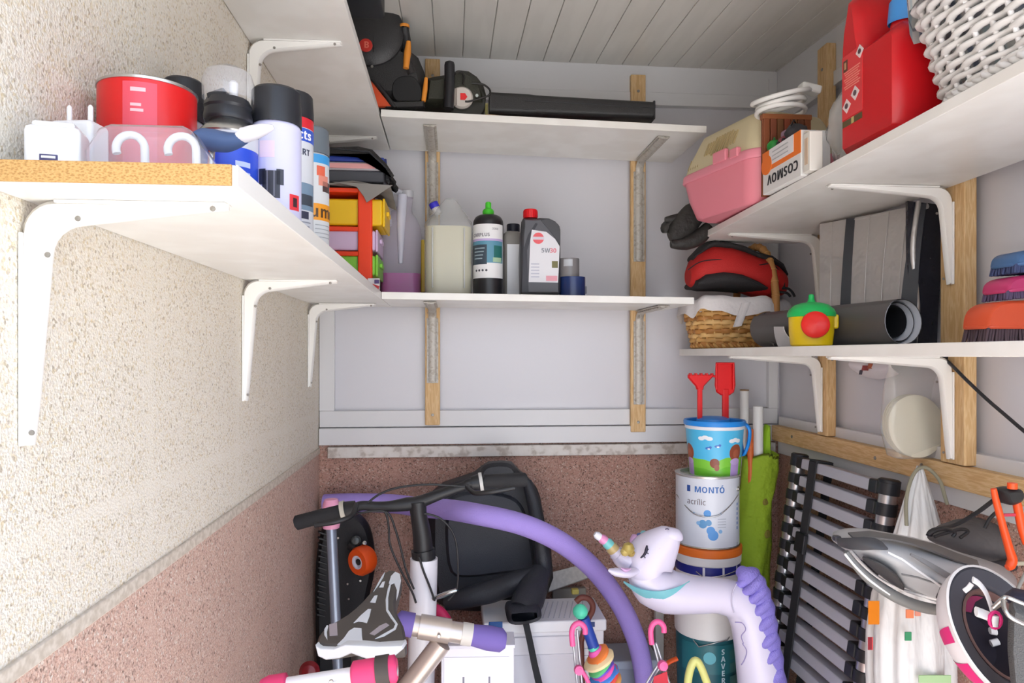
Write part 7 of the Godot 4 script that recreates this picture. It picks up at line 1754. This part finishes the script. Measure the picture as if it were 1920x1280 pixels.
func helmets(black):
	var white := col(234, 232, 232, 0.5)
	# white carrier bag hanging from the rail
	var top := D(1727, 874, 1.36)
	var o := Vector3(0.9, 0.0, -1.33)
	o = Vector3(top.x - 0.03, 1.215, top.z)
	var t := thing("carrier_bag", "bulging white plastic carrier bag with orange and green print, hung on the rail", "bag", o)
	var L := []
	var rn := RandomNumberGenerator.new(); rn.seed = 5
	for q in [[876, 1724, 5, 4], [890, 1724, 11, 8], [930, 1722, 26, 16], [990, 1722, 44, 26], [1050, 1718, 58, 38], [1110, 1712, 76, 50], [1180, 1709, 82, 58], [1250, 1708, 82, 60], [1330, 1710, 80, 60], [1420, 1712, 72, 52], [1480, 1716, 40, 26]]:
		var ce := D(q[1], q[0], 1.33) - o
		var ring := PackedVector3Array()
		for k in 56:
			var a := TAU * k / 56.0
			var w := 1.0 + 0.07 * sin(a * 9 + 1.0) + 0.05 * sin(a * 17) + rn.randf_range(-0.012, 0.012)
			if q[0] < 900: w = 1.0
			ring.append(ce + Vector3(cos(a) * q[2] / F * 1.3 * w, 0.004 * sin(a * 7), sin(a) * q[3] / F * 1.3 * w))
		L.append(ring)
	var film := bumpy(col(222, 222, 222, 0.4), mats.wrinkle, Vector3(7, 1.5, 7), 0.9)
	part("film", mb().loft(L), film, t)
	for q in [[1629, 1126, 20, 44, [240, 140, 24], 1.31], [1629, 1194, 8, 24, [206, 60, 64], 1.31], [1698, 1142, 14, 16, [238, 140, 96], 1.262], [1696, 1184, 12, 16, [60, 150, 104], 1.262], [1715, 1142, 10, 12, [226, 150, 130], 1.262], [1722, 1265, 60, 14, [176, 212, 160], 1.262]]:
		var rows := []
		for j in 4:
			var row := PackedVector3Array()
			for i in 4: row.append(D(q[0] + q[2] * i / 3.0, q[1] + q[3] * j / 3.0, q[5] - (0.02 * (i / 3.0) if q[0] < 1640 else 0.0)) - o)
			rows.append(row)
		part("print", mb().sheet(rows, 0.002), col(q[4][0], q[4][1], q[4][2], 0.5), t)
	var lp := []
	for q in [[1700, 985], [1699, 940], [1706, 905], [1718, 882], [1735, 876], [1752, 888], [1764, 905], [1770, 925], [1776, 945]]: lp.append(D(q[0], q[1], 1.315) - o)
	part("cord", mb().tube(spline(lp, 4), 0.0035, 8), col(150, 146, 126, 0.8), t)
	part("hook", mb().tube([D(1726, 880, 1.36) - o, D(1727, 872, 1.37) - o, D(1729, 868, 1.42) - o], 0.003, 8), mats.screw, t)
	# grey bike helmet, seen from its side
	o = D(1725, 1065, 1.12)
	t = thing("bike_helmet", "silver-grey adult bike helmet with dark vents, hanging beside the ladder", "helmet", o)
	var silver := col(176, 176, 178, 0.35); var dk := col(92, 90, 90, 0.45)
	L = []
	var secs := [[1566, 1012, 5, 0.012], [1585, 1014, 17, 0.04], [1612, 1020, 27, 0.06], [1645, 1032, 38, 0.075], [1685, 1050, 49, 0.088], [1725, 1064, 56, 0.094], [1765, 1076, 57, 0.092], [1805, 1084, 50, 0.082], [1845, 1084, 38, 0.064], [1872, 1078, 22, 0.04], [1884, 1074, 6, 0.012]]
	for q in secs:
		var ce := D(q[0], q[1], 1.12) - o
		var ring := PackedVector3Array()
		for k in 32:
			var a := TAU * k / 32.0
			ring.append(ce + Vector3(0.0, sin(a) * q[2] / F * 1.12, cos(a) * q[3]))
		L.append(ring)
	part("shell", mb().loft(L), silver, t)
	var hd := func(u: float, v: float) -> float:   # depth of the near side of the shell at a pixel
		var best := 1.12
		for k in secs.size() - 1:
			if u >= secs[k][0] and u <= secs[k + 1][0]:
				var f: float = (u - secs[k][0]) / (secs[k + 1][0] - secs[k][0])
				var y: float = (v - lerpf(secs[k][1], secs[k + 1][1], f)) / lerpf(secs[k][2], secs[k + 1][2], f)
				best = 1.12 - lerpf(secs[k][3], secs[k + 1][3], f) * sqrt(maxf(0.0, 1.0 - y * y))
		return best
	var skin := func(called: String, up_e: Array, lo_e: Array, m, lift: float, th: float):   # strip between two edges, hugging the shell
		var rows := []
		for j in 7:
			var row := PackedVector3Array()
			for i in up_e.size():
				var u := lerpf(up_e[i][0], lo_e[i][0], j / 6.0); var v := lerpf(up_e[i][1], lo_e[i][1], j / 6.0)
				row.append(D(u, v, hd.call(u, v) - lift) - o)
			rows.append(row)
		part(called, mb().sheet(rows, th), m, t)
	skin.call("top_band", [[1590, 1001], [1630, 998], [1670, 1004], [1710, 1012], [1750, 1022], [1790, 1038], [1830, 1052]], [[1600, 1010], [1640, 1010], [1675, 1014], [1710, 1022], [1750, 1036], [1790, 1052], [1835, 1066]], dk, 0.001, 0.003)
	skin.call("visor", [[1572, 1010], [1595, 1010], [1620, 1010], [1640, 1012], [1652, 1018], [1663, 1028]], [[1574, 1020], [1595, 1026], [1620, 1029], [1640, 1030], [1652, 1031], [1664, 1031]], col(62, 62, 66, 0.45), 0.004, 0.004)
	skin.call("vent", [[1618, 1042], [1640, 1050], [1660, 1060], [1680, 1075], [1695, 1098]], [[1620, 1048], [1640, 1066], [1660, 1082], [1680, 1096], [1696, 1104]], col(66, 64, 64, 0.6), 0.0008, 0.003)
	skin.call("vent", [[1706, 1038], [1730, 1048], [1760, 1064], [1782, 1076]], [[1706, 1041], [1730, 1056], [1760, 1075], [1784, 1090]], col(130, 130, 132, 0.5), 0.0006, 0.003)
	skin.call("vent_lip", [[1664, 1034], [1690, 1046], [1720, 1066], [1750, 1086], [1776, 1104]], [[1664, 1037], [1690, 1050], [1720, 1070], [1750, 1090], [1776, 1108]], col(214, 214, 216, 0.35), 0.0012, 0.003)
	skin.call("shell_line", [[1690, 1074], [1720, 1080], [1750, 1090], [1774, 1094]], [[1690, 1076], [1720, 1082], [1750, 1092], [1774, 1096]], col(120, 120, 120, 0.5), 0.0008, 0.002)
	skin.call("rear_clip", [[1762, 1098], [1776, 1098], [1788, 1100]], [[1754, 1116], [1768, 1122], [1786, 1124]], col(40, 40, 46, 0.5), 0.001, 0.004)
	lp = []
	for q in [[1586, 1034], [1605, 1060], [1630, 1085], [1665, 1110], [1700, 1128], [1740, 1140], [1780, 1144], [1812, 1140]]: lp.append([q[0], q[1], 1.075])
	part("lower_rim", mb().tube(path(lp, o), radii([5, 8, 10, 11, 11, 11, 10, 6], 1.1), 12), col(120, 120, 118, 0.5), t)
	lp = []
	for q in [[1596, 1034], [1618, 1058], [1645, 1082], [1680, 1100], [1720, 1114], [1765, 1124], [1800, 1126]]: lp.append([q[0], q[1], hd.call(q[0], q[1]) - 0.004])
	part("rim_stripe", mb().tube(path(lp, o), 0.0026, 8), white, t)
	lp = []
	for q in [[1584, 1038], [1606, 1064], [1634, 1090], [1668, 1114]]: lp.append([q[0], q[1], 1.068])
	part("rim_stripe", mb().tube(path(lp, o), 0.002, 8), white, t)
	part("front_light", mb().box(Vector3(0.012, 0.01, 0.012), 0.003), col(60, 60, 70, 0.3), t, at(D(1569, 1009, 1.11) - o))
	part("strap", mb().tube(path([[1742, 1004, 1.14], [1752, 992, 1.15], [1790, 984, 1.18], [1830, 962, 1.19], [1868, 934, 1.2], [1884, 926, 1.21]], o), 0.0055, 8, true, 0.35), col(42, 42, 48, 0.7), t)
	for q in [[[1740, 1003], [1756, 994], [1775, 992], [1790, 998], [1786, 1006]], [[1752, 1006], [1770, 1000], [1800, 992], [1815, 996], [1800, 1008]], [[1846, 990], [1856, 972], [1868, 960]]]:
		var a := []; for w in q: a.append([w[0], w[1], 1.13])
		part("lace", mb().tube(path(a, o), 0.003, 8), black, t)
	# soft dark bag behind
	o = D(1830, 1020, 1.2)
	t = thing("tool_pouch", "soft dark grey pouch hanging behind the silver-grey helmet", "pouch", o)
	L = []
	for q in [[1745, 1008, 6, 0.01], [1770, 1006, 22, 0.03], [1805, 1010, 38, 0.045], [1845, 1020, 52, 0.055], [1880, 1036, 54, 0.05], [1912, 1056, 34, 0.04], [1926, 1068, 8, 0.01]]:
		var ce := D(q[0], q[1], 1.235) - o
		var ring := PackedVector3Array()
		for k in 24: ring.append(ce + Vector3(0, sin(TAU * k / 24) * q[2] / F * 1.2 * (1 + 0.05 * sin(k * 1.9)), cos(TAU * k / 24) * q[3]))
		L.append(ring)
	part("body", mb().loft(L), bumpy(col(94, 90, 90, 0.85), mats.wrinkle, Vector3(4, 4, 4), 0.7), t)
	part("flap", mb().tube(path([[1800, 1076, 1.19], [1850, 1068, 1.17], [1900, 1058, 1.17]], o), radii([6, 12, 10], 1.2), 12, true, 1.2), col(52, 50, 54, 0.8), t)
	part("hanging_loop", mb().tube(path([[1880, 1000, 1.24], [1886, 950, 1.25], [1890, 912, 1.26]], o), 0.004, 8), black, t)
	# orange lock
	o = D(1880, 985, 1.04)
	t = thing("bike_lock", "bright orange folding lock with a black head, hung at the right edge", "lock", o)
	var org := col(240, 84, 30, 0.4)
	part("bar", mb().tube(path([[1863, 916, 1.04], [1868, 940, 1.04], [1880, 985, 1.04], [1892, 1028, 1.04], [1898, 1048, 1.04], [1894, 1060, 1.04], [1888, 1064, 1.04]], o), radii([5.5, 6.5, 7, 8, 9, 9, 6], 1.04), 14), org, t)
	part("bar", mb().tube(path([[1902, 918, 1.04], [1908, 950, 1.04], [1916, 990, 1.04], [1924, 1020, 1.04]], o), radii([6, 8, 8, 6], 1.04), 14), org, t)
	part("lock_head", mb().prism(outl([[1872, 921], [1884, 914], [1904, 915], [1911, 926], [1906, 938], [1884, 944]], 1.04, o, 3), 0.03, 0.005), col(40, 42, 44, 0.5), t)
	part("end_knob", mb().lathe([Vector2(0.007, 0), Vector2(0.007, 0.009), Vector2(0, 0.01)], 16), org, t, at(D(1898, 916, 1.03) - o))
	part("red_tag", mb().box(Vector3(0.02, 0.005, 0.003), 0.001), col(196, 60, 84, 0.5), t, at(D(1893, 965, 1.04) - o))
	part("tape", mb().box(Vector3(0.03, 0.006, 0.004), 0.001), col(176, 170, 150, 0.6), t, at(D(1914, 1056, 1.04) - o))
	# child's helmet, turned so we look into it: bowl axis along its opening
	var n := Vector3(0.1, 0.5, 0.86).normalized()
	o = D(1878, 1188, 0.93)
	var long := Vector3(0.234, -0.95, 0.19); long = (long - n * long.dot(n)).normalized()
	var bas := Basis(n.cross(long).normalized() * -1.0, n, long)
	bas.x = bas.y.cross(bas.z)
	t = thing("child_helmet", "white and pink striped child's helmet, turned to show its dark padded inside", "helmet", o, bas.scaled(Vector3.ONE * 0.85))
	var prof := []
	for k in 13:
		var a := PI / 2 * k / 12.0
		prof.append(Vector2(0.0875 * sin(a), -0.085 * cos(a)))
	part("shell", mb().lathe(prof, 48, Transform3D(), 1.28), col(234, 228, 230, 0.35), t)
	part("foam", mb().lathe([Vector2(0.0868, 0.0), Vector2(0.083, 0.004), Vector2(0.064, 0.001), Vector2(0.058, -0.006)], 48, Transform3D(), 1.28), col(66, 66, 74, 0.8), t)
	part("pad_edge", mb().lathe([Vector2(0.0585, -0.004), Vector2(0.0555, -0.001), Vector2(0.0525, -0.008), Vector2(0.053, -0.02)], 48, Transform3D(), 1.28), col(112, 84, 80, 0.8), t)
	part("lining", mb().lathe([Vector2(0.053, -0.018), Vector2(0.05, -0.04), Vector2(0.036, -0.062), Vector2(0, -0.072)], 40, Transform3D(), 1.28), col(46, 40, 50, 0.9), t)
	part("edge_piping", mb().lathe([Vector2(0.0855, 0.0), Vector2(0.0885, 0.001), Vector2(0.089, 0.003), Vector2(0.086, 0.005)], 48, Transform3D(), 1.28), white, t)
	var hot := col(226, 44, 124, 0.4)
	for q in [[-200, -187], [-170, -150], [-132, -116], [-108, -98]]:
		var pr := []
		for k in range(6, 13):
			var a := PI / 2 * k / 12.5
			pr.append(Vector2(0.0883 * sin(a), -0.0858 * cos(a)))
		part("pink_stripe", mb().lathe(pr, 8, Transform3D(), 1.28, deg_to_rad(q[0] + 90), deg_to_rad(q[1] + 90)), hot, t)
	part("pink_pad", mb().lathe([Vector2(0.0515, -0.02), Vector2(0.0485, -0.04), Vector2(0.036, -0.055)], 14, Transform3D(), 1.28, deg_to_rad(150), deg_to_rad(230)), col(150, 50, 92, 0.85), t)
	var inv := t.transform.affine_inverse()
	var wp := func(q: Array, d: float) -> Array:
		var a := []
		for w in q: a.append(inv * D(w[0], w[1], d))
		return a
	part("strap", mb().tube(spline(wp.call([[1824, 1086], [1836, 1094], [1848, 1110], [1856, 1130], [1860, 1144]], 0.885), 4), 0.0055, 8, true, 0.4), white, t)
	part("strap", mb().tube(wp.call([[1808, 1108], [1816, 1102], [1822, 1094]], 0.895), 0.004, 8, true, 0.5), white, t)
	part("strap", mb().tube(wp.call([[1830, 1146], [1842, 1150], [1856, 1156]], 0.870), 0.008, 8, true, 0.5), white, t)
	var bk := []
	for k in 13: bk.append(inv * D(1866 + 11 * cos(TAU * k / 12), 1162 + 15 * sin(TAU * k / 12), 0.865))
	part("buckle_ring", mb().tube(bk, 0.0028, 8, false), hot, t)
	part("buckle", mb().tube(wp.call([[1866, 1154], [1864, 1174]], 0.865), 0.006, 10, true, 0.7), white, t)
	for q in [[[1856, 1182], [1868, 1184]], [[1858, 1206], [1872, 1202]]]: part("buckle_tab", mb().tube(wp.call(q, 0.965), 0.006, 8, true, 0.6), white, t)
	part("hanging_strap", mb().tube([inv * D(1860, 1144, 0.885), inv * D(1905, 1110, 0.900), inv * D(1960, 1000, 0.930)], 0.003, 8), col(150, 146, 140, 0.7), t)
	# grey bag with wire frame at the right edge
	o = D(1935, 1230, 0.80)
	t = thing("grey_pannier", "dark grey fabric pannier with a chrome wire frame, at the lower right edge", "bag", o)
	var px := Transform3D(rot(0, -40), o); var pl := Transform3D(px.basis, Vector3.ZERO)
	part("body", mb().prism(outp([[1892, 1150], [1900, 1138], [1930, 1150], [1990, 1170], [1990, 1420], [1915, 1420], [1898, 1320], [1889, 1220]], px), 0.06, 0.006), bumpy(col(92, 92, 92, 0.9), mats.weave, Vector3(10, 10, 10), 0.6), t, pl.translated_local(Vector3(0, 0, -0.03)))
	part("dark_panel", mb().prism(outp([[1884, 1138], [1900, 1126], [1960, 1140], [1960, 1170], [1920, 1160], [1896, 1152]], px), 0.03, 0.004), col(36, 36, 58, 0.6), t, pl.translated_local(Vector3(0, 0, -0.05)))
	part("wire_frame", mb().tube(path([[1862, 1138, 0.780], [1880, 1122, 0.770], [1890, 1120, 0.770], [1920, 1132, 0.765], [1970, 1150, 0.760]], o), 0.0024, 8), mats.steel, t)
	part("wire_frame", mb().tube(path([[1881, 1126, 0.765], [1884, 1142, 0.755], [1894, 1156, 0.750], [1920, 1170, 0.748], [1970, 1190, 0.748]], o), 0.0026, 8), mats.steel, t)
